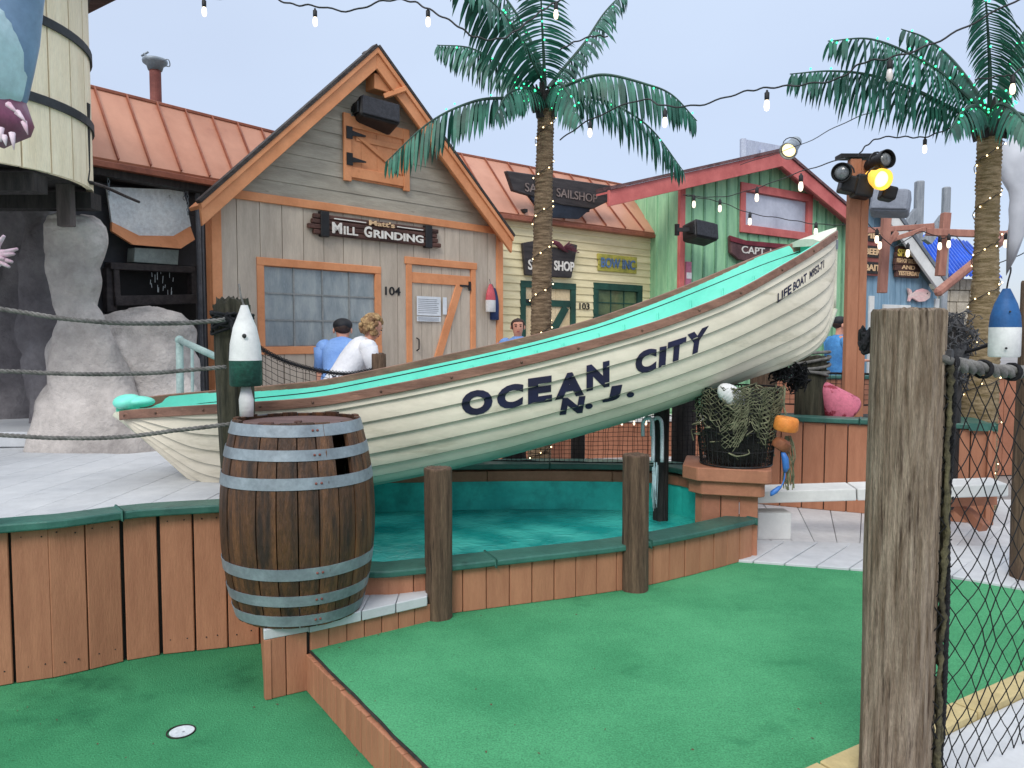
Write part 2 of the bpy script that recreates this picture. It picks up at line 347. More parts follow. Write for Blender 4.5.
def single(mb, name, m, label, cat, group=None, **k):      # a thing that is one mesh, origin at its base
    c=Vector((sum(v[0] for v in mb.v)/len(mb.v), sum(v[1] for v in mb.v)/len(mb.v), min(v[2] for v in mb.v)))
    mb.v=[tuple(Vector(v)-c) for v in mb.v]
    o=obj(mb,name,m,None,**k); o.location=c; ROOTM[o.name]=Matrix.Translation(c)
    return props(o,label,cat,group)
def dup(root, loc=None, rotz=None, label=None, group=None):
    r=root.copy(); COL.objects.link(r)
    if loc is not None: r.location=loc
    if rotz is not None: r.rotation_euler=(0,0,rotz)
    if label: r['label']=label
    if group: r['group']=group
    for ch in list(root.children):
        c=ch.copy(); COL.objects.link(c); c.parent=r
        for g in list(ch.children):
            d=g.copy(); COL.objects.link(d); d.parent=c
    return r
def crom(pts, n=8):                       # catmull-rom through points
    pts=[Vector(p) for p in pts]; P=[pts[0]*2-pts[1]]+pts+[pts[-1]*2-pts[-2]]; o=[]
    for i in range(1,len(P)-2):
        for k in range(n):
            t=k/n; a,b,c,d=P[i-1],P[i],P[i+1],P[i+2]
            o.append(.5*((2*b)+(c-a)*t+(2*a-5*b+4*c-d)*t*t+(3*b-a-3*c+d)*t**3))
    o.append(pts[-1]); return o
def lerp_tab(tab, x):
    if x<=tab[0][0]: return tab[0][1]
    for (a,b),(c,d) in zip(tab,tab[1:]):
        if x<=c: return b+(d-b)*(x-a)/(c-a)
    return tab[-1][1]
def resample(pts, step):
    out=[pts[0].copy()]; acc=0
    for a,b in zip(pts,pts[1:]):
        L=(b-a).length
        if L<1e-9: continue
        while acc+L>=step:
            k=(step-acc)/L; a=a.lerp(b,k); out.append(a.copy()); L=(b-a).length; acc=0
            if L<1e-9: break
        acc+=L
    return out
def rope_mesh(mb, pts, r, pitch=None, strands=3):
    pitch=pitch or r*7; q=resample([Vector(p) for p in pts], pitch/8)
    n=len(q); fr=[]; x=None
    for i in range(n):
        t=(q[min(i+1,n-1)]-q[max(i-1,0)]).normalized()
        if x is None: x=t.orthogonal().normalized()
        x=(x-t*x.dot(t)).normalized(); fr.append((x.copy(),t.cross(x)))
    for s_ in range(strands):
        path=[]
        for i in range(n):
            a=2*math.pi*(i/8+s_/strands); xx,yy=fr[i]
            path.append(q[i]+xx*(math.cos(a)*r*.5)+yy*(math.sin(a)*r*.5))
        mb.tube(path,r*.56,5)
def textgeo(s, size=1.0, bold=0.0, extrude=0.0, align='LEFT', spacing=1.0):
    cu=bpy.data.curves.new('t','FONT'); cu.body=s; cu.size=size; cu.offset=bold; cu.extrude=extrude; cu.align_x=align; cu.space_character=spacing
    cu.resolution_u=4
    o=bpy.data.objects.new('t',cu); COL.objects.link(o)
    dg=bpy.context.evaluated_depsgraph_get(); me=bpy.data.meshes.new_from_object(o.evaluated_get(dg))
    vs=[v.co.copy() for v in me.vertices]; fs=[tuple(p.vertices) for p in me.polygons]
    bpy.data.objects.remove(o); bpy.data.curves.remove(cu); bpy.data.meshes.remove(me)
    return vs,fs
def text_fit(mb, s, x0, x1, z0, z1, y, th=.01, bold=.02, slope=0):   # letters filling a box on a wall (local x, z), facing -y
    vs,fs=textgeo(s,1,bold,.5)
    ax,bx=min(v.x for v in vs),max(v.x for v in vs); ay,by=min(v.y for v in vs),max(v.y for v in vs)
    o=[]
    for v in vs:
        u=(v.x-ax)/(bx-ax); w_=(v.y-ay)/(by-ay)
        o.append((x0+u*(x1-x0), y-(v.z+.5)*th, z0+w_*(z1-z0)+slope*u*(x1-x0)))
    mb.add(o,fs)
def structure(o): o['kind']='structure'; return o
# ================================================================== GROUND AND FLOORS
mb=MB(); mb.add([(-150,-20,-.012),(150,-20,-.012),(150,400,-.012),(-150,400,-.012)],[(0,1,2,3)])
structure(obj(mb,'ground',m_ground))
mb=MB(); mb.prism([(-6,-2),(2,-2),(2,3),(-.3,4.6),(-6,4.6)],-.008,0.0)
structure(obj(mb,'lower_putting_green',m_turf2))
UG=.19
up=lambda px,py: onz(px,py,UG)
c0=up(311,650); c1=up(433,772)
dirs=(c1-c0).normalized(); c2=c0+dirs*1.86
pA=up(433,612); pB=up(640,588); pC=up(757,552); pD=up(725,560); pE=up(865,570); pF=up(940,577); pG=up(1030,590)
r1=Vector((2.1,3.21,0)); r0=Vector((1.165,2.63,0)); rd=(r1-r0).normalized(); r2=r1+rd*1.2; rm=r0-rd*.98
wobble=[]
for i in range(15):
    t=i/14; p=c0.lerp(c2,t); k=.012*noise.noise(Vector((t*9,3,1))); wobble.append((p.x+k,p.y-k*.4))
poly=[(r2.x,r2.y),(3.6,4.5),(pG.x,pG.y),(pF.x,pF.y),(pE.x,pE.y),(pD.x,pD.y),(pD.x-.05,5.3),(pB.x,pB.y+.25),(pA.x,pA.y+.2),(c0.x+.02,c0.y+.06)]
poly=poly+wobble+[(rm.x,rm.y)]
mb=MB(); mb.prism(poly,0.06,UG); structure(obj(mb,'upper_putting_green',m_turf))
# brown plank facing of the step
mb=MB()
n=34; Lf=(c2-c0).length; off=Vector((dirs.y,-dirs.x,0))*-1
side=Vector((-dirs.y,dirs.x,0))
if side.x>0: side=-side
for i in range(n):
    a=c0+dirs*(Lf*i/n+.002); b=c0+dirs*(Lf*(i+1)/n-.002); t_=.024+.003*random.random(); h=UG-.012-.008*random.random()
    o_=side*t_
    mb.prism([(a.x,a.y),(a.x+o_.x,a.y+o_.y),(b.x+o_.x,b.y+o_.y),(b.x,b.y)],0.001,h)
t=thing('step_facing','brown plank facing along the step between the two putting greens','step edging',(c0.x,c0.y,0))
obj(mb,'plank_facing',m_brown,t,world=True,bevel=.003)
mb=MB(); ed=[Vector((p[0]+side.x*.004,p[1]+side.y*.004,UG-.006)) for p in wobble]; mb.tube(ed,.007,5)
obj(mb,'worn_lip',m_dark,t,world=True)
# cup in the lower green
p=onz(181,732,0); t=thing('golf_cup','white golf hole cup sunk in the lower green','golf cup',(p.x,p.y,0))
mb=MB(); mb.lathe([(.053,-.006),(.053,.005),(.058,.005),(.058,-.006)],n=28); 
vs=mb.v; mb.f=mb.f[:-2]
obj(mb,'rim',m_dark,t,smooth=False)  # dark ring round an off-centre disc stands in for shade inside the hole
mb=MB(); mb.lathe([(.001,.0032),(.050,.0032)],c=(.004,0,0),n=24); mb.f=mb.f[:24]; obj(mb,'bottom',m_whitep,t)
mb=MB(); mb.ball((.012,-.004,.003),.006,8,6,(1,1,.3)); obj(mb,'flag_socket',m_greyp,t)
# white walkway behind the green, on the right
mb=MB()
def strip(mb,P,Q,z0,z1,n,gap=.003):
    # boards between two edge lines P0-P1 and Q0-Q1
    for i in range(n):
        a=P[0].lerp(P[1],i/n+gap); b=P[0].lerp(P[1],(i+1)/n-gap); c=Q[0].lerp(Q[1],(i+1)/n-gap); d=Q[0].lerp(Q[1],i/n+gap)
        mb.prism([(a.x,a.y),(b.x,b.y),(c.x,c.y),(d.x,d.y)],z0,z1+random.uniform(-.001,.001))
strip(mb,(up(722,561),up(952,578)),(onz(752,541,.20),onz(990,547,.20)),.05,.206,7)
strip(mb,(up(952,578),up(1075,600)),(onz(990,545,.20),onz(1120,560,.20)),.05,.206,4)
structure(obj(mb,'white_walkway',m_white,bevel=.004))
mb=MB(); a,b=onz(752,541,.2),onz(1120,561,.2); c,d=Vector((6.5,6.9,0)),Vector((1.6,6.9,0))
strip(mb,(a,b),(d,c),.04,.2,16,.0007); structure(obj(mb,'walkway_boards',m_shade,bevel=.003))  # tone put in for white boards lying in shade
# curb and white floor in the lower right corner
pr=Vector((rd.y,-rd.x,0))
a=rm; b=r2
mb=MB(); q=lambda p,k: (p.x+pr.x*k,p.y+pr.y*k)
for i in range(4):
    s0=a.lerp(b,i/4+.002); s1=a.lerp(b,(i+1)/4-.002)
    mb.prism([q(s0,0),q(s0,.10),q(s1,.10),q(s1,0)],.0,UG+.03)
o=single(mb,'curb','%s',"cream painted curb along the green behind the diamond net",'curb') if False else None
cm=MB(); cm.v,cm.f=mb.v,mb.f
single(cm,'curb',m_cream_curb,'cream painted curb edging the green below the diamond net','curb',bevel=.006)
mb=MB(); mb.prism([q(a,.104),(7,-2.0),(7,4.4),q(b,.104)],.0,UG); structure(obj(mb,'white_floor',m_white))
# scraps lying on the turf
random.seed(4); mb=MB()
for k in range(46):
    if k<30: px,py,z=random.uniform(330,850),random.uniform(600,768),UG
    else: px,py,z=random.uniform(0,290),random.uniform(700,768),0.0
    p=onz(px,py,z); a=random.uniform(0,3.1); l=random.uniform(.003,.009); w_=random.uniform(.0015,.004); c_,s_=math.cos(a),math.sin(a)
    mb.add([(p.x-l*c_,p.y-l*s_,z+.003),(p.x+w_*s_,p.y-w_*c_,z+.006),(p.x+l*c_,p.y+l*s_,z+.004),(p.x-w_*s_,p.y+w_*c_,z+.003)],[(0,1,2,3)])
o=obj(mb,'leaf_litter',mat('litter',C(96,80,56),C(60,48,34),bump=0)); props(o,'tiny brown scraps and grit scattered on the putting greens','litter',kind='stuff')
random.seed(8)
# ================================================================== LEFT PIER DECK
DZ=.78
cap_pts=[Vector((-3.6,2.85,0)),Vector((-3.0,3.22,0)),onz(0,524,DZ),onz(60,519,DZ),onz(140,509,DZ),onz(222,504,DZ),Vector((-1.16,4.13,0)),Vector((-1.05,4.2,0))]
for p in cap_pts: p.z=0
cpth=crom(cap_pts,6)
def path_len(p): return sum((b-a).length for a,b in zip(p,p[1:]))
def along(p,s):
    for a,b in zip(p,p[1:]):
        L=(b-a).length
        if s<=L: return a.lerp(b,s/L),(b-a).normalized()
        s-=L
    return p[-1].copy(),(p[-1]-p[-2]).normalized()
def boards(mb,path,bw,th,z0,z1,gap=.006,inset=.0,jit=.004,zfn=None):
    L=path_len(path); n=max(1,round(L/bw)); bw=L/n
    for i in range(n):
        a,ta=along(path,i*bw+gap/2); b,tb=along(path,(i+1)*bw-gap/2)
        t=(b-a).normalized(); nn=Vector((-t.y,t.x,0))     # points to the left of the path = back
        j=random.uniform(0,jit); A=a+nn*(inset+j); B=b+nn*(inset+j); A2=A+nn*th; B2=B+nn*th
        za=z1 if zfn is None else zfn((a+b)/2)
        mb.prism([(A.x,A.y),(B.x,B.y),(B2.x,B2.y),(A2.x,A2.y)],z0,za-random.uniform(0,.004))
def ribbon(mb,path,o0,o1,z0,z1,joints=1,gap=.004,zf=None):
    L=path_len(path)
    for j in range(joints):
        s0=L*j/joints+gap/2; s1=L*(j+1)/joints-gap/2; m=max(2,int((s1-s0)/.08))
        vs=[];fs=[]
        for i in range(m+1):
            p,t=along(path,s0+(s1-s0)*i/m); nn=Vector((-t.y,t.x,0)); dz=zf(p) if zf else 0
            a=p+nn*o0; b=p+nn*o1
            vs+=[(a.x,a.y,z0+dz),(b.x,b.y,z0+dz),(b.x,b.y,z1+dz),(a.x,a.y,z1+dz)]
        for i in range(m):
            k=i*4
            for e in range(4): fs.append((k+e,k+(e+1)%4,k+4+(e+1)%4,k+4+e))
        fs.append((0,1,2,3)); fs.append((m*4+3,m*4+2,m*4+1,m*4))
        mb.add(vs,fs)
t=thing('pier_wall','long brown plank retaining wall with green cap left of the barrel','retaining wall',(-1.9,3.8,0))
mb=MB(); boards(mb,cpth,.165,.03,0.002,DZ-.045,gap=.0085,inset=.035,jit=.0003); obj(mb,'plank_facing',m_brown,t,world=True,bevel=.004)
nl=MB(); Lc=path_len(cpth); nb_=max(1,round(Lc/.165))
for i in range(nb_):
    for (k_,zz_) in ((.25,DZ-.075),(.75,DZ-.078),(.3,.07),(.72,.075)):
        p,t_=along(cpth,(i+k_+random.uniform(-.05,.05))*Lc/nb_); nn=Vector((-t_.y,t_.x,0)); q_=p+nn*.035; nl.ball((q_.x,q_.y,zz_+random.uniform(-.006,.006)),.0042,6,4)
obj(nl,'nail_heads',m_dark,t,world=True)
mb=MB(); ribbon(mb,cpth,.07,.10,0,DZ-.06); obj(mb,'backing',m_dark,t,world=True)
mb=MB(); ribbon(mb,cpth,-.02,.15,DZ-.042,DZ,joints=3); obj(mb,'cap',m_cap,t,world=True,bevel=.008,seg=2)
# end wall beside the pool
mb=MB(); mb.box(-1.13,-1.1,4.3,6.2,.2,DZ-.01); obj(mb,'end_panel',m_teal,t,world=True)
# deck boards
mb=MB()
for i in range(16):
    x1=-1.12-i*.26; x0=x1-.257
    def yy(x):
        best=min(cpth,key=lambda p:abs(p.x-x)); return best.y+.155
    mb.prism([(x0,yy(x0)),(x1,yy(x1)),(x1+.0,6.9),(x0,6.9)],.6,DZ-.006+random.uniform(-.001,.001))
structure(obj(mb,'pier_deck',m_white,bevel=.003))
mb=MB(); p0=onz(-30,450,DZ); p1=onz(28,447,DZ); 
mb.prism([(p0.x-1.5,p0.y),(p1.x,p1.y),(p1.x-.1,p1.y+1.4),(p0.x-1.5,p1.y+1.4)],DZ,DZ+.12); structure(obj(mb,'deck_step',m_white,bevel=.006))
# ================================================================== POOL
PZ=.46
fr=[Vector((-1.0,3.98,0)),onz(372,572,PZ),onz(433,567,PZ),onz(535,556,PZ),onz(633,544.5,PZ),onz(700,532,PZ),onz(757,519,PZ)]
for p in fr: p.z=0
fpath=crom(fr,6)
t=thing('pool_curb','curved brown plank pool surround with dark green cap and teal basin','pool',(.3,4.3,UG))
mb=MB(); boards(mb,fpath,.13,.028,UG+.001,PZ-.035,gap=.005,inset=.03); obj(mb,'plank_facing',m_brown,t,world=True,bevel=.003)
mb=MB(); ribbon(mb,fpath,.0,.19,PZ-.034,PZ,joints=3); obj(mb,'cap',m_cap,t,world=True,bevel=.008,seg=2)
mb=MB(); ribbon(mb,fpath,.062,.17,UG-.15,PZ-.036); obj(mb,'backing',m_teal,t,world=True)
# back wall
WZ=.345
bk=[Vector((-1.12,5.75,0)),Vector((.2,5.85,0)),Vector((1.1,5.75,0)),Vector((1.32,5.45,0)),Vector((1.42,5.28,0))]
bpath=crom(bk,5)
mb=MB(); ribbon(mb,bpath,.0,.05,.05,.56); obj(mb,'liner',m_teal,t,world=True)
mb=MB(); ribbon(mb,bpath,-.015,.03,.562,.64,joints=3); obj(mb,'rear_board',m_brown2,t,world=True,bevel=.004)
mb=MB(); ribbon(mb,bpath,-.06,.2,.66,.70,joints=2); obj(mb,'rear_cap',m_cap,t,world=True,bevel=.006)
mb=MB(); ribbon(mb,bpath,.06,.16,.0,.655); obj(mb,'rear_core',m_brown2,t,world=True)
mb=MB(); vs=[(p.x,p.y+.1,WZ) for p in fpath]+[(p.x,p.y+.02,WZ) for p in reversed(bpath)]
mb.add(vs,[tuple(range(len(vs)))]); structure(obj(mb,'water',m_water))
# ================================================================== PLINTH UNDER THE BARREL
BZ=.33
k0=onz(265,701,0); k1=Vector((c0.x-.012,c0.y-.012,0)); k2=up(431,621); k3=Vector((-.47,4.20,0)); k4=Vector((-1.36,4.12,0)); k2.z=0
ppath=[k4,k0,k1,k2]
t=thing('barrel_plinth','low brown plank plinth with white slab top carrying the barrel','plinth',(-.95,3.85,0))
mb=MB(); boards(mb,[k4,k0],.19,.03,.001,BZ-.05,gap=.004); boards(mb,[k0,k1],.085,.03,.001,BZ-.05,gap=.004)
boards(mb,[k1+Vector((.01,.01,0)),k2],.09,.03,.001,BZ-.05,gap=.004)
obj(mb,'plank_facing',m_brown,t,world=True,bevel=.003)
mb=MB(); cen=Vector((-.9,3.9,0))
ins=[p.lerp(cen,.07) for p in (k0,k1,k2,k3,k4)]
mb.prism([(p.x,p.y) for p in ins],0,BZ-.052); obj(mb,'core',m_dark,t,world=True)
mb=MB(); A=[(k0.x-.01,k0.y-.02),(k1.x+.0,k1.y-.03)]
d1=(k2-k1).normalized(); nrm=Vector((d1.y,-d1.x,0))*.018
def lp(a,b,s): return a.lerp(b,s)
segs=[0,.40,.68,.955]
mb.prism([(k4.x,k4.y),(k0.x,k0.y),(k1.x,k1.y),(k1.x+nrm.x,k1.y+nrm.y),(-.93,4.16)],BZ-.05,BZ-.002)
for s0,s1 in zip(segs,segs[1:]):
    a=lp(k1,k2,s0+.004)+nrm; b=lp(k1,k2,s1-.004)+nrm; c=Vector((b.x-.06*0,4.14+.06*s1,0)); d=Vector((a.x,4.14+.06*s0,0))
    c=Vector((-.93+.5*s1,4.16+.05*s1,0)); d=Vector((-.93+.5*s0,4.16+.05*s0,0))
    mb.prism([(a.x,a.y),(b.x,b.y),(c.x,c.y),(d.x,d.y)],BZ-.05,BZ)
obj(mb,'slab_top',m_white,t,world=True,bevel=.008,seg=2)
# ================================================================== BARREL
bc=Vector((-1.035,3.74,BZ)); H=.93
t=thing('barrel','large weathered oak barrel with six grey steel hoops and a missing stave','barrel',tuple(bc))
def brad(z):
    u=(z/H-.5)*2; return .292+.068*(1-abs(u)**2.1)
NST=24
mb=MB()
tilt=[random.uniform(-.003,.003) for _ in range(NST)]
for i in range(NST):
    ang0=2*math.pi*i/NST+.008; ang1=2*math.pi*(i+1)/NST-.008
    am=(ang0+ang1)/2
    # stave facing the viewer's right is broken off at the top
    da=(math.degrees(am)-(-49.5))%360
    zs=[H*k/14 for k in range(15)]
    if da<15: zs=[H*k/14 for k in range(0,11)]
    top=H+random.uniform(-.012,.004)
    vs=[];fs=[]
    for z in zs:
        zz=min(z,top) if z<H else top
        r=brad(min(zz,H))+tilt[i]
        for (rr,a) in ((r,ang0),(r+.003,am),(r,ang1),(r-.022,ang1),(r-.022,ang0)):
            vs.append((rr*math.cos(a),rr*math.sin(a),zz))
    m=len(zs)
    for k in range(m-1):
        for e in range(5): fs.append((k*5+e,k*5+(e+1)%5,k*5+5+(e+1)%5,k*5+5+e))
    fs.append((4,3,2,1,0)); fs.append(tuple((m-1)*5+e for e in range(5)))
    mb.add(vs,fs)
obj(mb,'staves',m_stave,t)
for zc,hw in ((.897,.026),(.79,.024),(.665,.026),(.262,.027),(.135,.025),(.036,.026)):
    mb=MB(); n=64; vs=[]; fs=[]
    for (dz,dr) in ((-hw,.004),(hw,.004),(hw,.0005),(-hw,.0005)):
        for j in range(n):
            a=2*math.pi*j/n; w_=.0015*math.sin(3*a+zc*9); r=brad(zc+dz)+dr+.002
            vs.append((r*math.cos(a),r*math.sin(a),zc+dz+w_))
    for e in range(4):
        for j in range(n): fs.append((e*n+j,e*n+(j+1)%n,((e+1)%4)*n+(j+1)%n,((e+1)%4)*n+j))
    mb.add(vs,fs); h=obj(mb,'hoop',m_hoop,t,smooth=True); h.data.set_sharp_from_angle(angle=R(30))
    mb=MB()
    for a in (R(-62),R(-58)):
        r=brad(zc)+.006; mb.ball((r*math.cos(a),r*math.sin(a),zc),.006,8,6)
    rv=obj(mb,'rivets',m_rust,h); 
mb=MB(); mb.lathe([(.001,H-.02),(.268,H-.02),(.268,H-.045),(.001,H-.045)],n=48); obj(mb,'lid',m_lid,t)
mb=MB(); mb.box(-.12,-.055,-.22,-.18,H-.02,H-.004); obj(mb,'lid_chip',m_signb,t,bevel=.004)
mb=MB(); mb.box(.05,.08,-.235,-.2,H-.02,H+.006); obj(mb,'lid_chip',m_signb,t,bevel=.004)
# ================================================================== PILINGS
def piling(name,x,y,z0,z1,r,m,label,group=None,amp=.012,lean=(0,0),n=48,rows=60,cat='wooden post',taper=.0,topj=.01,hollow=None,grain=9.0,seed=0):
    t=thing(name,label,cat,(x,y,z0),group=group)
    vs=[];fs=[];h=z1-z0
    for i in range(rows+1):
        z=h*i/rows
        for j in range(n):
            a=2*math.pi*j/n; d=Vector((math.cos(a),math.sin(a),0))
            g=noise.noise(Vector((d.x*grain*r*9+seed,d.y*grain*r*9,z*.9+seed)))
            g2=noise.noise(Vector((d.x*grain*r*26+seed,d.y*grain*r*26,z*1.6)))
            big=noise.noise(Vector((d.x*1.4+seed,d.y*1.4,z*.8)))
            crack=-max(0,abs(g)**.5*-1+.28)*2.2
            rr=r*(1-taper*i/rows)+amp*(g2*.5+crack*.7)+big*amp*.8
            if z<.02*0+.0: pass
            zz=z
            if i==rows: zz=z-topj*(.5+.5*noise.noise(Vector((d.x*4,d.y*4,seed+2)))); 
            vs.append((d.x*rr+lean[0]*i/rows,d.y*rr+lean[1]*i/rows,zz))
    for i in range(rows):
        for j in range(n): fs.append((i*n+j,i*n+(j+1)%n,(i+1)*n+(j+1)%n,(i+1)*n+j))
    # top: rings towards the centre, uneven
    prev=rows*n
    for q_,kk in enumerate((.93,.6,.3)):
        b=len(vs)
        for j in range(n):
            a=2*math.pi*j/n; d=Vector((math.cos(a),math.sin(a),0)); rr=r*(1-taper)*kk
            vs.append((d.x*rr+lean[0],d.y*rr+lean[1],h+.001*q_+topj*.6*noise.noise(Vector((d.x*kk*5,d.y*kk*5,seed+4)))))
        for j in range(n): fs.append((prev+j,prev+(j+1)%n,b+(j+1)%n,b+j))
        prev=b
    fs.append(tuple(prev+j for j in range(n)))
    mb=MB(); mb.add(vs,fs); o=obj(mb,'post',m,t,smooth=True); o.data.set_sharp_from_angle(angle=R(50)); return t
p=up(433,618); piling('piling',onz(434,618,UG).x+.022,3.985,UG,1.64-(466-338)/780*4.06,.071,m_pile,'round wooden piling in front of the pool curb, just right of the barrel',group='short pilings in front of the pool',amp=.006,seed=1)
piling('piling',onz(641,586,UG).x-.045,4.43,UG,1.64-(455-338)/780*4.43,.077,m_pile,'round wooden piling in front of the pool curb, left of the net basket',group='short pilings in front of the pool',amp=.006,seed=5)
# ---- the big post in front
bp=at(901,600,2.42); 
BP=piling('mooring_post',bp.x-.006,2.42,0,1.64-(311-338)/780*2.42+.004,.107,m_pile2,'massive cracked grey wooden post in the right foreground with a rope hole','wooden post' and None,amp=.012,n=140,rows=190,topj=.012,grain=7,seed=11,lean=(.0,0))
mb=MB(); hx=bp.x+.094; hz=1.64-(357-338)/780*2.36
mb.lathe([(.024,.0),(.024,.014),(.001,.014)],c=(hx-.012,2.42-.070,hz),n=24,axis=(.77,-.64,.0)); obj(mb,'rope_hole',m_black,BP,world=True)
# moss and frayed rope down the side of the post
mb=MB()
for k in range(4):
    pts=[]
    for i in range(90):
        z=hz-.02-i*.0165; a=R(-38+k*13)+.12*noise.noise(Vector((z*5,k*3,0)))
        rr=.118+.012*noise.noise(Vector((z*11,k,2)))+.004; pts.append((bp.x-.006+rr*math.cos(a),2.42+rr*math.sin(a),z))
    mb.tube(pts,[.006+.012*abs(noise.noise(Vector((i*.5,k,9)))) for i in range(90)],6)
obj(mb,'moss_strip',m_moss,BP,world=True,smooth=True)
mb=MB()
pts=[]
for i in range(100):
    z=hz-.03-i*.0145; a=R(-22)+.2*math.sin(z*7)
    pts.append((bp.x+.128*math.cos(a),2.42+.128*math.sin(a),z))
rope_mesh(mb,pts,.008)
for k in range(26):
    z=hz-.05-k*.052; a0=R(-60); q=[]
    for i in range(12):
        a=a0+R(75)*i/11; rr=.128+.008*random.random(); q.append((bp.x+rr*math.cos(a),2.42+rr*math.sin(a),z+.03*random.random()+.012*i/11))
    if k%2==0: mb.tube(q[4:],.0025,4)
single(mb,'lashing_rope',m_ropeb,'frayed black lashing rope running down the right side of the foreground post','rope')
mb=MB(); q0=at(864,342,2.52)
for k in range(8):
    mb.tube(crom([q0+Vector((random.uniform(-.012,.03),random.uniform(-.02,.02),random.uniform(-.035,.05))) for _ in range(6)],5),.006,5)
single(mb,'rope_knot',m_ropeb,'small dark rope knot behind the left edge of the foreground post','rope',smooth=True)
# right rear post
piling('mooring_post',3.11,4.6,.17,1.64-(281-338)/780*4.6,.11,m_pile,'grey wooden post at the right edge of the photo carrying the blue buoy',amp=.01,seed=21,rows=90)
# post with the white buoy, behind the barrel
piling('mooring_post',-1.475,4.22,.6,1.64-(301-338)/780*4.22,.09,m_piledark,'weathered dark post behind the barrel with rope ends tied round its top',amp=.02,seed=31,topj=.08,lean=(-.03,0))
# dark pilings holding up the far fence and the bow
for (px,Y,zt,r_,sd_,m_,lab) in ((662,5.5,at(662,398,5.5).z,.055,41,m_dark,'dark wet post under the middle of the boat beside the white pipes'),
        (763,6.95,at(763,360,6.95).z,.115,43,m_pile,'short split stump under the bow, behind the wire basket'),
        (810,7.0,at(810,356,7.0).z,.13,45,m_piledark,'black piling wrapped with rope, left of the pink buoy'),
        (90+0,0,0,0,0,None,'')):
    if m_ is None: continue
    piling('piling',at(px,400,Y).x,Y,.2,zt,r_,m_,lab,amp=.012,seed=sd_,topj=.03)
for (px,Y,lab,r_) in ((478,6.2,'thin dark post under the hull near the left palm',.05),(514,6.6,'broad dark post under the hull left of the palm trunk',.10),(578,6.8,'dark post under the hull right of the palm trunk',.06),(684,6.6,'dark post behind the mesh to the left of the wire basket',.10)):
    piling('piling',at(px,400,Y).x,Y,0,1.22,r_,m_dark,lab,amp=.012,seed=px,topj=.02,rows=20,n=20)
piling('piling',at(379,360,6.25).x,6.25,.2,at(379,354,6.25).z,.06,m_pile,'short post top showing just above the far boat rail beside the seated couple',amp=.01,seed=77,topj=.03,rows=20,n=20)
# ================================================================== ROPES OF THE LEFT BARRIER
px_,py_,Yp=240,0,4.0
def rope3(pxl,labels,r=.0105,m=m_rope,name='barrier_rope',cat='rope',group=None):
    mb=MB(); rope_mesh(mb,crom([at(*p) for p in pxl],10),r); return single(mb,name,m,labels,cat,group,smooth=True)
rope3([(-60,303,3.85),(0,309,3.85),(60,318,3.87),(120,323,3.9),(180,323,3.92),(214,321,3.93),(226,319,3.93)],'top grey rope of the barrier in front of the grey rock',.0125)
rope3([(-60,370,3.85),(0,371,3.85),(80,374,3.87),(150,373,3.9),(200,369,3.92),(228,367,3.93)],'middle grey rope of the barrier in front of the grey rock',.0115)
rope3([(-60,431,3.85),(0,435,3.85),(60,438,3.87),(120,437,3.9),(180,430,3.92),(232,424,3.95)],'lowest grey rope of the barrier, crossing the boat hull',.0115)
mb=MB()
for k in range(9):
    pts=[]
    for i in range(26):
        a=2*math.pi*i/24+k; rr=.10+.012*random.random()
        pts.append((-1.50+rr*math.cos(a)*1.0,4.2+rr*math.sin(a),at(236,322,3.95).z+.028*math.sin(a*1.3+k)+(k-4)*.008))
    mb.tube(pts,.0075,5)
kn=at(233,320,4.07)
for k in range(7):
    pts=[kn+Vector((random.uniform(-.03,.03),random.uniform(-.03,.01),random.uniform(-.045,.035))) for _ in range(6)]
    mb.tube(crom(pts,6),.0075,5)
mb.tube(crom([kn+Vector((.0,-.02,0)),kn+Vector((.015,-.04,-.08)),kn+Vector((0,-.04,-.17)),kn+Vector((.005,-.03,-.2))],6),.013,6)
single(mb,'knotted_rope',m_ropeb,'black rope knotted round the top of the post behind the barrel','rope',smooth=True)
# ---- buoys
def bullet_buoy(name,label,P,h1,h2,w,d,mtop,mbot,rz=0,group=None,point=.45,handle=None,tilt=0,square=False,ropem=None,rtop=None):
    t=thing(name,label,'buoy',tuple(P),rz,group)
    n=24
    def ring(z,k):
        x=Vector((w/2*k,0,0)); y=Vector((0,d/2*k,0)); return (Vector((0,0,z)),x,y)
    mb=MB(); mb.loft([ring(0,.92),ring(.008,1),ring(h1,1.0)],n); obj(mb,'lower_half',mbot,t,smooth=True).data.set_sharp_from_angle(angle=R(40))
    mb=MB(); mb.loft([ring(h1+.0005,1.0),ring(h1+h2*.3,.93),ring(h1+h2*.6,.72),ring(h1+h2*.85,point),ring(h1+h2,point*.55)],n); obj(mb,'upper_half',mtop,t,smooth=True).data.set_sharp_from_angle(angle=R(50))
    if handle:
        mb=MB(); mb.loft([(Vector((0,0,0)),Vector((w*.14,0,0)),Vector((0,d*.14,0))),(Vector((0,0,-handle*.45)),Vector((w*.24,0,0)),Vector((0,d*.18,0))),(Vector((0,0,-handle)),Vector((w*.22,0,0)),Vector((0,d*.18,0)))],12); obj(mb,'handle',m_buoyw,t,smooth=True)
    if rtop:
        mb=MB(); q=[Vector((0,0,h1+h2-.01))]+[Vector(v) for v in rtop]; mb.tube(crom(q,6),.005,6); obj(mb,'cord',ropem or m_rope,t,smooth=True)
    return t
P=at(246,386,3.82)
bb=bullet_buoy('lobster_buoy','white buoy with a dark green bottom band hanging above the barrel',P,.125,.27,.155,.14,m_buoyw,m_buoyg,handle=.15,point=.38,rtop=[(-.02,.01,.44),(-.035,.03,.5)])
mb=MB(); mb.ball((.02,-.069,.245),.011,10,8,(1,.4,1)); obj(mb,'eye_hole',m_black,bb)
P=at(1004,357,4.36)
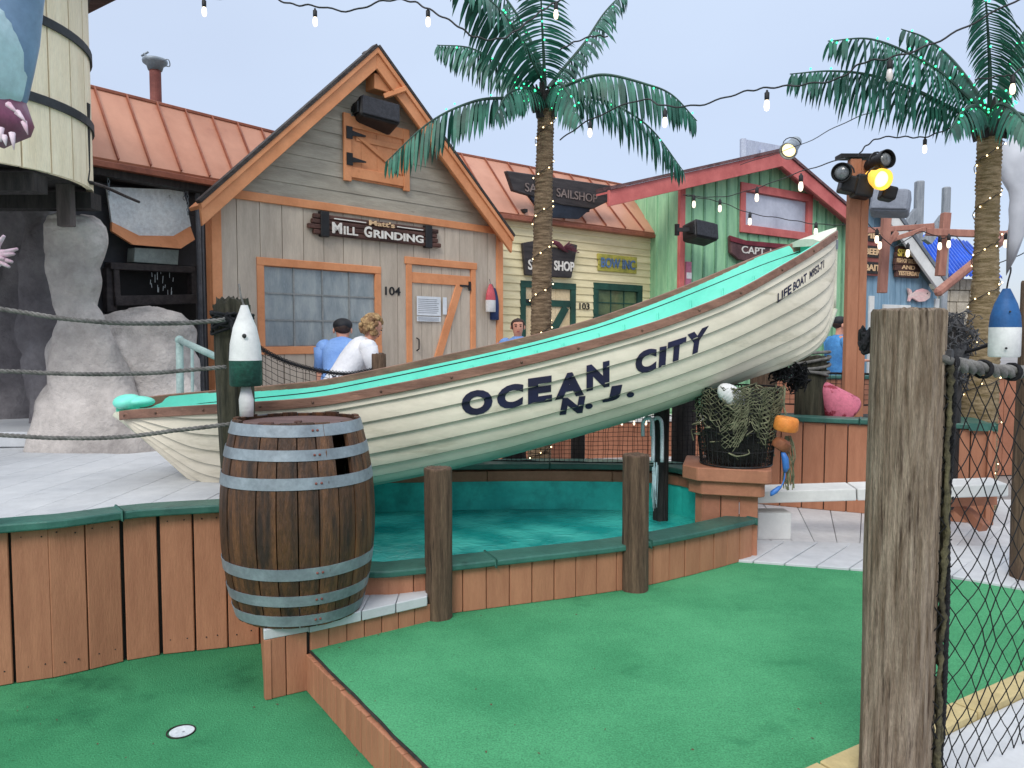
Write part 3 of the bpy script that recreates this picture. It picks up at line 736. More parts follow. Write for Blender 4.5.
b2=bullet_buoy('lobster_buoy','blue and white wooden buoy tied to the post at the right edge',P,.165,.215,.165,.15,m_buoyb,m_buoyw,point=.42,rz=.1,rtop=[(.0,-.01,.42),(.02,-.0,.47),(.06,.05,.5)],ropem=m_ropeb)
mb=MB(); mb.ball((-.05,-.078,.05),.007,8,6); mb.ball((-.03,-.072,.25),.006,8,6); obj(mb,'nail',m_black,b2)
# ================================================================== FOREGROUND RIGHT: HEAD ROPE AND DIAMOND NET
A=Vector((hx-.004,2.42-.078,hz-.004)); A2=at(958,362,2.55); A3=at(990,368,3.2); B=Vector((2.93,4.5,at(1030,366,4.5).z))
rp=crom([A,at(938,359,2.36),at(965,366,2.44),at(1000,371,2.56),at(1040,372,2.7),at(1090,366,2.9),at(1150,352,3.15)],14)
mb=MB(); rope_mesh(mb,rp,.0235,pitch=.15); single(mb,'head_rope',m_rope,'thick grey rope running from the hole in the foreground post out of the right edge','rope',smooth=True)
mb=MB()
lash=[]
for s in (.07,.2,.32,.5,.7,.9):
    mb=MB()
    L=path_len(rp)
    c,tt=along(rp,L*s)
    x=tt.orthogonal().normalized(); y=tt.cross(x)
    for k in range(3):
        cc=c+tt*(k*.007-.007); mb.tube([cc+(x*math.cos(a)+y*math.sin(a))*.0275 for a in [2*math.pi*i/12 for i in range(13)]],.0045,5)
    lash.append(mb)

# net: rows of diamonds hanging under the rope
def netpt(u,v):                           # u along, v down (metres)
    L=path_len(rp); s=max(0,min(L,u)); c,tt=along(rp,s)
    base_b=.19
    top=c.z-.03; bot=base_b+.03
    z=top-v
    j=Vector((noise.noise(Vector((u*6,v*6,1))),noise.noise(Vector((u*6,v*6,5))),noise.noise(Vector((u*6,v*6,9)))))*.016
    bow=.05*math.sin(max(0,min(1,u/L))*math.pi)*math.sin(min(1,v/1.3)*math.pi)
    return Vector((c.x+bow,c.y-bow*.6,z))+j, bot
L=path_len(rp); cu,cv=.080,.048; nu=int(L/cu); nv=int(1.47/cv)
mb=MB()
def P_(i,j):
    u=i*cu*.5; v=j*cv; return netpt(u,v)
for i in range(0,2*nu+1):
    for j in range(0,nv):
        if (i+j)%2: continue
        a,bz=P_(i,j)
        if a.z<bz-.026: continue
        for di in (-1,1):
            if 0<=i+di<=2*nu:
                b,_=P_(i+di,j+1)
                if b.z<bz-.03: continue
                mb.tube([a,a.lerp(b,.5)+Vector((0,0,-.003)),b],.0021,4,cap=False)
        mb.ball(a,.0032,5,4)
t=thing('diamond_net','black diamond mesh net hanging from the thick rope at the right','net',tuple(netpt(.6,1.4)[0]))
obj(mb,'mesh',m_net,t,world=True)
for l_ in lash: obj(l_,'lashing',m_ropeb,t,world=True,smooth=True)
# ================================================================== LIFEBOAT
NEAR=[(116,412),(128,410),(225,404),(319,398),(412,381),(534,355),(600,338),(660,320.5),(712,301),(740,289),(770,272),(800,254.5),(822,241),(835,231)]
FAR=[(116,406),(147,398),(225,391),(319,382.5),(400,366),(480,349),(534,336.5),(600,318.5),(660,297),(700,281),(730,268.5),(765,254),(798,243),(835,230)]
BOT=[(114,411),(130,424),(150,440),(168,456),(185,471),(205,488),(240,497),(300,496),(370,480),(412,471.5),(494,452.5),(556,435.5),(619,418),(681,399),(716,387),(751,375),(787,363),(810,352),(824,339),(833,318),(837,296)]
x_l=at(116,410,4.75).x; Cl=Vector((x_l,4.75)); x_r=at(836,260,5.6).x; Cr=Vector((x_r,5.6))
ax=(Cr-Cl).normalized(); pp=Vector((-ax.y,ax.x))
def hbf(s): return .60*max(0,1-abs(2*s-1)**2.5)**.8
def col_of(x,y): return 512+F*x/(y*cp+.0)        # picture column, near enough for reading the profile tables
def zof(x,y,tab):
    px=512+F*x/y
    for _ in range(3):
        py=lerp_tab(tab,px); z=at(px,py,y).z
        depth=y*cp-(z-EYE)*sp; px=512+F*x/depth
    return at(px,lerp_tab(tab,px),y).z
NS=84
stn=[]
for i in range(NS+1):
    s=i/NS; s=.5-.5*math.cos(math.pi*s)*(.35)+(s-.5)*.65 if True else s
    s=.5+(s-.5)/ (0.5*.35+.325) *.5 if False else s
    stn.append(max(0,min(1,s)))
stn=[(v-stn[0])/(stn[-1]-stn[0]) for v in stn]
def smooth_l(vals,it=6):
    for _ in range(it): vals=[vals[0]]+[(vals[k-1]+2*vals[k]+vals[k+1])/4 for k in range(1,len(vals)-1)]+[vals[-1]]
    return vals
zN=[];zF=[];zK=[]
for s in stn:
    c=Cl.lerp(Cr,s); h=hbf(s); n=c-pp*h; f=c+pp*h
    zN.append(zof(n.x,n.y,NEAR)); zF.append(zof(f.x,f.y,FAR)); zK.append(zof(c.x,c.y,BOT))
zN=smooth_l(zN); zF=smooth_l(zF); zK=smooth_l(zK,2)
NP=9
def sect(i,t,side,inset=0.0):             # t 0 at the rail, 1 at the keel
    s=stn[i]; c=Cl.lerp(Cr,s); h=hbf(s); zr=(zN if side<0 else zF)[i]
    th=t*math.pi/2
    e=.55+.5*abs(2*s-1)**2
    wd=math.cos(th)**e if t<1 else 0
    vv=math.sin(th)**1.12
    wd=wd*(1-.0*t)
    p=c+pp*(side*h*wd); return Vector((p.x,p.y,zr+(zK[i]-zr)*vv))
def snorm(i,t,side):
    i0,i1=max(0,i-1),min(NS,i+1); t0,t1=max(0,t-.02),min(1,t+.02)
    a=sect(i1,t,side)-sect(i0,t,side); b=sect(i,t1,side)-sect(i,t0,side)
    n=a.cross(b)
    if n.length<1e-9: n=Vector((0,-side*-1,0))
    n.normalize()
    if n.dot(Vector((pp.x,pp.y,0))*side)<0: n=-n
    return n
boat=thing('lifeboat','long white lapstrake lifeboat with mint interior, tilted with its bow raised over the pool','boat',(Cl.lerp(Cr,.5).x,Cl.lerp(Cr,.5).y,.9))
hv=[];hf=[];paint=[]
def addshell(side,inset,rowsdef,flip):
    base=len(hv); R_=len(rowsdef)
    for i in range(NS+1):
        for (t,o) in rowsdef:
            s=stn[i]
            p=sect(i,t,side)+snorm(i,t,side)*(o*min(1,hbf(s)/.12)-inset*min(1,hbf(s)/.2))
            hv.append(p)
            lim=.74-.12*s+.0 if s>.2 else .97-.9*(s*.25)
            k=max(0,min(1,(t-lim+.05*noise.noise(Vector((s*9,t*6,2))))/.09))*max(0,min(1,(s-.12)/.16))*max(0,min(1,(.93-s)/.12))
            paint.append(k*.65)
    for i in range(NS):
        for r in range(R_-1):
            q=(base+i*R_+r,base+(i+1)*R_+r,base+(i+1)*R_+r+1,base+i*R_+r+1)
            hf.append(q if not flip else tuple(reversed(q)))
rows=[]
for k in range(NP):
    t0=k/NP; t1=(k+1)/NP
    # planks get narrower towards the bilge in t, a little
    rows+= [(t0,.0),(t0+(t1-t0)*.5,.007),(t1-.006,.016),(t1-.0012,.0155)]
rows.append((1.0,0))
addshell(-1,0,rows,False); nnear=len(hf)
addshell(1,0,rows,True)
def mesh_attr(o,vals):
    at_=o.data.attributes.new('bottom','FLOAT','POINT')
    at_.data.foreach_set('value',vals)
mb=MB(); mb.v=[tuple(v) for v in hv]; mb.f=list(hf)
hull=obj(mb,'hull',m_hull,boat,world=True); mesh_attr(hull,paint)
for p in hull.data.polygons: p.use_smooth=True
hull.data.materials.append(mat('plank_seam',C(150,147,132),C(118,116,104),bump=0))
Rl=len(rows)-1
for fi,p in enumerate(hull.data.polygons):
    if (fi%Rl)%4 in (2,3) and fi%Rl<Rl-1: p.material_index=1
hull.data.set_sharp_from_angle(angle=R(28))
HB=BVHTree.FromPolygons([tuple(v) for v in hv],[f for f in hf[:nnear]])
# inner shell, thwarts
hv2=hv; hv=[]; hf=[]; paint=[]
addshell(-1,.022,[(k/10,0) for k in range(11)],True); addshell(1,.022,[(k/10,0) for k in range(11)],False)
mb=MB(); mb.v=[tuple(v) for v in hv]; mb.f=hf; obj(mb,'inner_lining',m_mint,boat,world=True,smooth=True)
mb=MB()
for s in (.2,.38,.56,.74):
    i=min(range(NS+1),key=lambda k:abs(stn[k]-s)); a=sect(i,.28,-1); b=sect(i,.28,1)
    a=a.lerp(b,.03); b=b.lerp(a,.03); mb.beam(a,b,.18,.03)
obj(mb,'thwarts',m_mint,boat,world=True,bevel=.004)
# frames (ribs) inside
mb=MB()
for q_ in range(18):
    s=.1+.8*q_/17; i=min(range(NS+1),key=lambda k:abs(stn[k]-s))
    mb.tube([sect(i,t/8,1)-snorm(i,t/8,1)*.03 for t in range(1,9)],.008,4)
obj(mb,'ribs',m_mint,boat,world=True)
# gunwales
def gunwale(side,i0,i1,out_,inn,ztop,zbot,mtl,name):
    mb=MB(); vs=[];fs=[]; m=0
    for i in range(i0,i1+1):
        p=sect(i,0,side); nx=Vector((pp.x,pp.y,0))*side
        for (o,z) in ((out_,zbot),(out_,ztop),(-inn,ztop),(-inn,zbot)):
            k=min(1,hbf(stn[i])/.05+.45); vs.append(p+nx*o*k+Vector((0,0,z)))
        m+=1
    for i in range(m-1):
        for e in range(4):
            q=(i*4+e,i*4+(e+1)%4,i*4+4+(e+1)%4,i*4+4+e); fs.append(q if side<0 else tuple(reversed(q)))
    fs+= [(0,3,2,1),((m-1)*4,(m-1)*4+1,(m-1)*4+2,(m-1)*4+3)]
    mb.add(vs,fs); return obj(mb,name,mtl,boat,world=True,bevel=.004)
gunwale(-1,1,NS,.030,-.006,.004,-.052,m_rail,'gunwale')
gunwale(1,3,NS-5,.02,.024,.012,-.060,m_rail,'gunwale')
gunwale(-1,1,NS-5,-.004,.024,.003,-.02,m_mint,'inwale')
gunwale(1,3,NS-5,-.022,.028,-.062,-.070,m_black,'rail_seam')
mb=MB()
for q_ in range(15):
    i=2+int(q_*(NS-4)/14); p=sect(i,0,-1)-Vector((pp.x,pp.y,0))*.031+Vector((0,0,-.025)); mb.ball(p,.008,8,6)
obj(mb,'bolts',mat('bolt_heads',C(120,92,78),C(90,70,60),metal=.3),boat,world=True,smooth=True)
# stem and stern posts, keel
mb=MB(); pts=[sect(i,1.0,-1)+Vector((0,0,-.006)) for i in range(0,NS+1,1)]
mb.tube([pts[0]+Vector((-.01,0,.0))]+pts[1:],.020,6); pts2=[Vector((Cr.x-.004,Cr.y,zK[-1]+(zN[-1]-zK[-1])*k/8)) for k in range(9)]
mb.tube(pts2,[.014]*9,8); obj(mb,'keel',mat('keel_paint',C(216,214,196),C(176,178,160),scale=3,attr='bottom',attrcol=C(60,120,108)),boat,world=True,smooth=True)
# bow deck (breasthook) and stern cap
i0=min(range(NS+1),key=lambda k:abs(stn[k]-.95))
mb=MB(); vs=[];fs=[]
for i in range(i0,NS+1):
    a=sect(i,0,-1)+Vector((0,0,.006)); b=sect(i,0,1)+Vector((0,0,.016)); m_=(a+b)/2+Vector((0,0,.03*hbf(stn[i])*4))
    for q in (a,a.lerp(m_,.5)+Vector((0,0,.008)),m_,b.lerp(m_,.5)+Vector((0,0,.008)),b): vs.append(q)
    for q in (b+Vector((0,0,-.03)),a+Vector((0,0,-.03))): vs.append(q)
k=NS-i0
for i in range(k):
    for e in range(7): fs.append((i*7+e,i*7+(e+1)%7,(i+1)*7+(e+1)%7,(i+1)*7+e))
fs.append(tuple(reversed(range(7)))); fs.append(tuple(k*7+e for e in range(7)))
mb.add(vs,fs); obj(mb,'bow_deck',mat('bow_deck_paint',C(220,224,206),C(196,202,184),scale=4,fine=.08,wear=C(110,200,170),wearlo=.62,wearhi=.7),boat,world=True)
e0=at(129,402,4.75)
mb=MB(); mb.ball(e0+Vector((-.005,.0,-.002)),.092,24,14,(.95,1.0,.55),jit=.08); mb.ball(e0+Vector((.055,.02,.0)),.07,18,10,(1.25,1.35,.5),jit=.1)
obj(mb,'stern_cap',m_mint,boat,world=True,smooth=True)
mb=MB(); q=Vector((Cr.x-.012,Cr.y-.022,zof(Cr.x,Cr.y,[(800,244),(840,240)]))); mb.beam(q+Vector((0,0,-.065)),q+Vector((0,0,.0)),.03,.008,(0,1,0)); mb.beam(q+Vector((.003,-.004,-.015)),q+Vector((-.05,-.02,-.0)),.012,.006,(0,1,0))
obj(mb,'bow_plate',m_hoop,boat,world=True)
# painted letters: cut out of the text outline and laid on the planks
def hull_text(items,name,off=.0045):
    mbx=MB()
    for (s_,cx,yb,w_,h_,m_,lean,bold) in items:
        vs,fs=textgeo(s_,1,bold,0)
        axx,bx=min(v.x for v in vs),max(v.x for v in vs); ay,by=min(v.y for v in vs),max(v.y for v in vs)
        bm=bmesh.new(); bv=[bm.verts.new(v) for v in vs]
        for f in fs:
            try: bm.faces.new([bv[i] for i in f])
            except ValueError: pass
        cu=max(4,int(w_/2.5)); cv=max(4,int(h_/1.6))
        for k in range(1,cu):
            bmesh.ops.bisect_plane(bm,geom=bm.verts[:]+bm.edges[:]+bm.faces[:],plane_co=(axx+(bx-axx)*k/cu,0,0),plane_no=(1,0,0))
        for k in range(1,cv):
            bmesh.ops.bisect_plane(bm,geom=bm.verts[:]+bm.edges[:]+bm.faces[:],plane_co=(0,ay+(by-ay)*k/cv,0),plane_no=(0,1,0))
        bm.verts.index_update(); ov=[]; ok=True
        for v in bm.verts:
            u=(v.co.x-axx)/(bx-axx)-.5; vv=(v.co.y-ay)/(by-ay)
            px=cx+u*w_+lean*vv*h_; py=yb+m_*u*w_-vv*h_
            d=ray(px,py).normalized(); loc,nn,ix,dist=HB.ray_cast(Vector((0,0,EYE)),d)
            if loc is None: ov.append(Vector((0,0,-1))); ok=False
            else:
                ov.append(loc-d*off)
        fl=[tuple(v.index for v in f.verts) for f in bm.faces]
        bad={i for i,v in enumerate(ov) if v.z<-.5}; fl=[f for f in fl if not bad&set(f)]
        # leave out bad vertices
        mbx.add([v if v.z>-.5 else Vector((2,5.4,1.5)) for v in ov],fl); bm.free()
    return obj(mbx,name,m_navy,boat,world=True)
B_=.062
hull_text([('O',477,415,31,25,-.10,.0,B_),('C',509.5,408.5,26,24,-.16,.05,B_),('E',540,403,24,26,-.14,.0,B_),('A',569.5,397.5,29,25,-.18,.02,B_),('N',598,389,23,26,-.22,.0,B_)],'town_name')
hull_text([('C',645.5,373,21,23.5,-.22,.04,B_),('I',662,367,7,20.5,-.2,.06,B_),('T',675.5,362.5,18.5,23,-.32,.08,B_),('Y',695,353.5,21.5,23.5,-.42,.14,B_)],'town_name')
hull_text([('N',571,414,23,17,-.10,.18,B_),('.',589,409,7.5,5.5,-.1,0,.04)],'state_initial')
hull_text([('J',610,401.5,18,15.5,-.16,.22,B_),('.',630.5,397.5,7.5,5.5,-.1,0,.04)],'state_initial')
hull_text([('LIFE',784.5,298,14,9.3,-.72,.02,.03),('BOAT',800,286.5,13.5,9,-.74,.02,.03),('M952-71',816.8,273.6,14.5,8.2,-.80,.02,.03)],'registration')
# ================================================================== PEDESTAL, BASKET AND FENCE ON THE RIGHT
zp=at(735,462,5.15).z
pc=Vector((at(726,500,5.3).x,5.3,0)); PR=R(-16)
t=thing('pedestal','brown stepped wooden pedestal at the corner of the pool, under the wire basket','pedestal',(pc.x,pc.y,PZ))
def rectpoly(wx,wy,ch,dx=0):
    P=[(-wx+ch,-wy),(wx-ch*.3,-wy),(wx,-wy+ch*.3),(wx,wy),(-wx,wy),(-wx,-wy+ch)]
    return [(pc.x+(x+dx)*math.cos(PR)-y*math.sin(PR),pc.y+(x+dx)*math.sin(PR)+y*math.cos(PR)) for x,y in P]
ztop=at(733,470,5.0).z
mb=MB(); mb.prism(rectpoly(.285,.27,.1),ztop-.09,ztop); obj(mb,'top_slab',m_brown2,t,world=True,bevel=.006)
mb=MB(); mb.prism(rectpoly(.245,.235,.09),ztop-.185,ztop-.092); obj(mb,'collar',m_brown2,t,world=True,bevel=.006)
pp4=[Vector((x,y,0)) for x,y in [(pc.x+a*math.cos(PR)-b*math.sin(PR),pc.y+a*math.sin(PR)+b*math.cos(PR)) for a,b in ((-.20,.2),(-.20,-.13),(-.15,-.18),(.205,-.18),(.205,.2))]]
mb=MB()
for a,b in zip(pp4,pp4[1:]): boards(mb,[a,b],.12,.03,.2,ztop-.187,gap=.004,jit=.001)
obj(mb,'base_planks',m_brown2,t,world=True,bevel=.004)
# basket
bz=ztop+.002; bt=at(735,386,5.2).z-.01; bH=bt-bz; bx,by=at(738,430,5.22).x,5.26
def brr(k): return .235+(.285-.235)*k
t=thing('wire_basket','round black wire basket standing on the brown pedestal under the bow','basket',(bx,by,bz))
mb=MB()
for k in (0.01,.2,.45,.7,1.0):
    mb.tube([(brr(k)*math.cos(a),brr(k)*math.sin(a),bH*k) for a in [2*math.pi*i/36 for i in range(37)]],.006 if k in(.01,1.0) else .003,5)
for i in range(40):
    a=2*math.pi*i/40; mb.tube([(brr(0)*math.cos(a),brr(0)*math.sin(a),0),(brr(1)*math.cos(a),brr(1)*math.sin(a),bH)],.0026,4)
obj(mb,'wire_frame',m_black,t)
mb=MB()
for i in range(90):
    a=2*math.pi*i/90
    for sgn in (-1,1):
        pts=[]
        for k in range(9): aa=a+sgn*k*.09; pts.append((brr(k/8)*.975*math.cos(aa),brr(k/8)*.975*math.sin(aa),bH*k/8))
        mb.tube(pts,.0016,3,cap=False)
obj(mb,'mesh_lining',m_net,t)
# tangled net inside and over the rim
def drape_net(mb,c,a0,a1,len_,r0,n=14,cell=.022,sag=.5,th=.0027):
    cols=int((a1-a0)*r0/cell); rowsn=int(len_/cell)
    def pt(i,j):
        a=a0+(a1-a0)*i/cols; v=j*cell; fold=.012*math.sin(a*23+j*.12)
        ln=len_*(.55+.45*abs(math.sin(a*2.7+1)))
        z=bH+.012-v*(1)*ln/len_; r=r0+.012+fold+.01*noise.noise(Vector((a*8,v*8,0)))-v*.09
        return Vector((r*math.cos(a)+.012*noise.noise(Vector((a*9,v*13,4))),r*math.sin(a),z+.012*noise.noise(Vector((a*9,v*13,8)))))
    for i in range(cols):
        for j in range(rowsn):
            if (i+j)%2: continue
            a=pt(i,j)
            if noise.noise(Vector((i*.2,j*.15,3)))>.42: continue
            for d in (-1,1):
                if 0<=i+d<=cols: mb.tube([a,pt(i+d,j+1)],th,3,cap=False)
mb=MB(); drape_net(mb,None,R(-175),R(-95),.30,.285); drape_net(mb,None,R(-125),R(-60),.40,.288,cell=.019); drape_net(mb,None,R(-75),R(-5),.27,.289,cell=.018); drape_net(mb,None,R(-110),R(-88),.46,.292,cell=.016)
drape_net(mb,None,R(-60),R(-42),.36,.292,cell=.016)
bulk=MB(); bulk.lathe([(.001,.02),(.19,.02),(.205,.15),(.225,.3),(.22,bH-.09),(.12,bH-.04),(.001,bH-.03)],n=32)  # added dark filler, blocks the view through and darkens the basket's inside
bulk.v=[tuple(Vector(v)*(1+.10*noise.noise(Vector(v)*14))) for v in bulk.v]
for k in range(150):
    rr=random.uniform(.03,.25); a=random.uniform(0,6.28); zz=random.uniform(.06,bH-.01)
    c=Vector((rr*math.cos(a),rr*math.sin(a),zz)); pts=[c+Vector((random.uniform(-.09,.09),random.uniform(-.07,.07),random.uniform(-.04,.045))) for _ in range(5)]
    mb.tube(crom(pts,4),.0045,4)
o=obj(mb,'fishing_net',m_netg,None); o.location=(bx,by,bz); ROOTM[o.name]=Matrix.Translation((bx,by,bz)); obj(bulk,'dark_filler',mat('filler_dark',C(58,58,50),C(20,20,20),scale=16,bump=1,fine=.6,bdist=.03),o,smooth=True); props(o,'weedy olive fishing net heaped in the wire basket and hanging over its rim','fishing net')
def ballthing(name,label,cat,P,r,sc,m,jit=.1,rot=(0,0,0)):
    mb=MB(); mb.ball((0,0,0),r,24,16,sc,jit); o=obj(mb,name,m,None,smooth=True); o.location=P; o.rotation_euler=rot; return props(o,label,cat)
fl=thing('float','white ribbed egg shaped float lying in the top of the wire basket','float',tuple(at(731,396,5.05)))
mb=MB(); n=32; prof=[]
pr_=[]
for i in range(41):
    u=-1+2*i/40; pr_.append((max(.001,.066*math.sqrt(max(0,1-u*u))*(1+.02*math.cos(u*34))),u*.105))
mb.lathe(pr_,n=n,axis=(.75,.1,-.62)); obj(mb,'shell',m_buoyw,fl,smooth=True)
# hanging floats
P=at(785,431,4.98)
def lath(name,label,cat,P,prof,m,axis=(0,0,1),n=24,group=None):
    mb=MB(); mb.lathe(prof,n=n,axis=axis); o=obj(mb,name,m,None,smooth=True); o.data.set_sharp_from_angle(angle=R(40)); o.location=P; return props(o,label,cat,group)
lath('float','bright orange drum float hanging on the right of the basket','float',P,[(.03,-.0),(.07,.004),(.078,.02),(.074,.075),(.066,.088),(.03,.092)],m_orf,axis=(.12,-.1,1))
P=at(781,446,4.98)
lath('float','rusty brown float hanging just below the orange one','float',P,[(.02,-.03),(.052,-.024),(.062,0),(.055,.035),(.025,.05)],m_rustf,axis=(.5,-.1,.8))
mb=MB(); a=at(783,452,4.95); 
mb.loft([(a,(.014,0,0),(0,.014,0)),(at(785,458,4.95),(.022,0,0),(0,.02,0)),(at(786,467,4.95),(.022,0,0),(0,.02,0)),(at(785,472,4.95),(.012,0,0),(0,.012,0))],12)
mb.tube(crom([at(785,472,4.95),at(784,480,4.95),at(781,487,4.94),at(778,491,4.94)],5),.005,6)
mb.loft([(at(780,486,4.93),(.012,0,0),(0,.01,0)),(at(774,492,4.93),(.024,0,0),(0,.012,.01)),(at(771,496,4.93),(.006,0,0),(0,.006,0))],10)
single(mb,'brush','' or mat('blue_plastic',C(64,120,196),C(50,96,160),rough=.4,bump=0),'small blue plastic line end dangling below the floats','line end',smooth=True)
mb=MB()
for k in range(14):
    x=random.uniform(-5,5); pts=[at(788+x*.5,436,5.0)]
    for j in range(1,8): pts.append(at(789+x+random.uniform(-2,2),436+j*random.uniform(6.5,8),5.0+random.uniform(-.02,.02)))
    mb.tube(pts,.004,4)
mb.tube(crom([at(785,388,5.0),at(784,405,4.96),at(786,415,4.95)],6),.006,6)
single(mb,'frayed_line',m_netg,'frayed green grey line hanging beside the floats against the brown fence','line')
# right planter fence
F0=Vector((at(738,450,6.75).x,6.75,0)); F1=onz(998,425,.98); F1.z=0; F2=F1+Vector((.45,1.6,0))
t=thing('planter_wall','brown plank wall with green cap on the right, behind the white plank','retaining wall',((F0+F1)/2).to_tuple())
mb=MB(); boards(mb,[F0,F1],.175,.03,.2,.935,gap=.008,inset=.03); boards(mb,[F1,F2],.175,.03,.2,.935,gap=.008,inset=.03); obj(mb,'plank_facing',m_brown,t,world=True,bevel=.004)
mb=MB(); ribbon(mb,[F0,F1],0,.18,.937,.98,joints=2); ribbon(mb,[F1+Vector((0,.01,0)),F2],0,.18,.937,.979); obj(mb,'cap',m_cap,t,world=True,bevel=.008,seg=2)
mb=MB(); mb.prism([(F0.x,F0.y+.07),(F1.x-.06,F1.y+.09),(F2.x-.1,F2.y),(F0.x,F2.y+.3)],.2,.9); obj(mb,'core',m_dark,t,world=True)
# white plank
w0=at(756,491,5.5); w1=at(1012,483,5.25)
t=thing('white_rail_plank','thick white plank laid like a low bench in front of the brown wall','plank',((w0+w1)/2).to_tuple())
d=(w1-w0).normalized()
mb=MB(); 
for k,(s0,s1) in enumerate(((0,.415),(.42,1.0))):
    a=w0.lerp(w1,s0); b=w0.lerp(w1,s1); mb.beam(a+Vector((0,.13,-.05)),b+Vector((0,.13,-.05)),.26,.085)
obj(mb,'board',m_wtrim,t,world=True,bevel=.008,seg=2)
mb=MB(); mb.beam(at(757,526,5.52)+Vector((.0,.07,0)),at(791,526,5.52)+Vector((0,.07,0)),.16,.195); obj(mb,'foot',m_wtrim,t,world=True,bevel=.006)
mb=MB(); mb.beam(at(940,505,5.42)+Vector((0,.14,0)),at(1008,502,5.35)+Vector((0,.14,0)),.06,.09); mb.beam(at(975,512,5.4)+Vector((0,.2,0)),at(1003,535,5.2)+Vector((0,.2,0)),.08,.07)
obj(mb,'joist',m_brown2,t,world=True,bevel=.004)
# pink cone buoy, net fence behind
cA=at(822,389,5.35); cB=at(848,417,5.2)
mb=MB(); ad=(cB-cA).normalized(); mb.lathe([(.025,0),(.06,.035),(.15,.23),(.19,.32),(.185,.345),(.12,.36)],c=(0,0,0),n=32,axis=(.62,.2,-.72)); o=obj(mb,'cone_buoy',m_pink,None,smooth=True); o.location=at(821,384,6.93); props(o,'large pink cone buoy with peeling red patches lying on the brown wall','buoy')
mb=MB()
for k in range(5):
    c=at(819,377+k*3,7.0); mb.tube(crom([c+Vector((random.uniform(-.07,.07),random.uniform(-.05,.05),random.uniform(-.04,.04))) for _ in range(6)],5),.012,6)
single(mb,'rope_coil',m_rope,'grey rope bundled at the neck of the pink cone buoy','rope',smooth=True)
def meshfence(name,label,P0,P1,z0,z1,cell,th,m,sag=0,railr=.012,lean=0):
    t=thing(name,label,'net fence',((P0[0]+P1[0])/2,(P0[1]+P1[1])/2,min(z0)))
    A=Vector((P0[0],P0[1],0)); B=Vector((P1[0],P1[1],0)); L=(B-A).length; nx=int(L/cell); ny=int((max(z1)-min(z0))/cell)
    mb=MB()
    def pt(i,j):
        u=i/nx; za=z0[0]+(z0[1]-z0[0])*u; zb=z1[0]+(z1[1]-z1[0])*u-sag*math.sin(u*math.pi); p=A.lerp(B,u)
        k=noise.noise(Vector((i*.3,j*.3,1)))*cell*.25
        return Vector((p.x+k,p.y+k,za+(zb-za)*j/ny+k*.6))
    for i in range(nx+1): mb.tube([pt(i,j) for j in range(ny+1)],th,3,cap=False)
    for j in range(ny+1): mb.tube([pt(i,j) for i in range(nx+1)],th,3,cap=False)
    obj(mb,'mesh',m,t,world=True)
    mb=MB(); mb.tube([pt(i,ny) for i in range(nx+1)],railr,6); mb.tube([pt(i,0) for i in range(nx+1)],railr*.7,6); obj(mb,'edge_rope',m_ropeb,t,world=True)
    return t
meshfence('net_fence','fine black mesh stretched behind the pool, below the boat',(-.55,5.98),(1.45,5.75),(.7,.70),(1.30,1.50),.036,.0021,m_net)
meshfence('net_fence','black mesh fence right of the black piling, behind the pink buoy',(2.5,7.6),(3.6,7.35),(1.0,1.0),(1.30,1.30),.05,.003,m_net)
# sagging net from the post behind the barrel
mb=MB(); tp=crom([at(254,343,5.75),at(268,353,5.8),at(290,363,5.9),at(320,371,6.0),at(350,374,6.1),at(378,369,6.25)],6)
t=thing('net_fence','sagging black mesh net between the dark post and the far side of the boat','net fence',tuple(tp[9]-Vector((0,0,.6))))
Lq=path_len(tp); nx=int(Lq/.05); cellq=.045
for i in range(nx+1):
    c,_=along(tp,Lq*i/nx); mb.tube([c+Vector((.004*noise.noise(Vector((i,k,0)))*4,0,-k*.06)) for k in range(10)],.0022,3,cap=False)
for k in range(1,13):
    mb.tube([along(tp,Lq*i/nx)[0]+Vector((0,0,-k*cellq+.01*noise.noise(Vector((i*.5,k,3))))) for i in range(nx+1)],.0022,3,cap=False)
obj(mb,'mesh',m_net,t,world=True)
mb=MB(); mb.tube(tp,.011,6)
for k in range(40):
    c,_=along(tp,Lq*k/40); mb.tube([c+Vector((.02*math.cos(a),0.0,.02*math.sin(a))) for a in (0,1.5,3,4.5,6.2)],.004,4)
obj(mb,'edge_rope',m_ropeb,t,world=True)
# white pipes over the dark post
t=thing('water_pipe','pair of bent white pipes hooked over the dark post and dripping into the pool','pipe',tuple(at(652,480,5.3)))
for dx in (0,9):
    mb=MB(); mb.tube(crom([at(643+dx,436,5.42),at(643+dx,424,5.42),at(646+dx,418.5,5.4),at(651+dx,419,5.37),at(653+dx,428,5.36),at(653+dx,462,5.36)],6),.0135,8); obj(mb,'pipe',m_whitep,t,world=True,smooth=True)
mb=MB()
for k in range(12):
    x=653+random.uniform(-2,5); mb.tube([at(x,462+random.uniform(0,6),5.34),at(x+random.uniform(-1,1),480,5.34),at(x+random.uniform(-2,2),490+random.uniform(0,22),5.33)],[.003,.0022,.001],4)
obj(mb,'drips',mat('drip_water',C(200,220,224),C(170,200,206),rough=.1,bump=0,spec=.8),t,world=True)

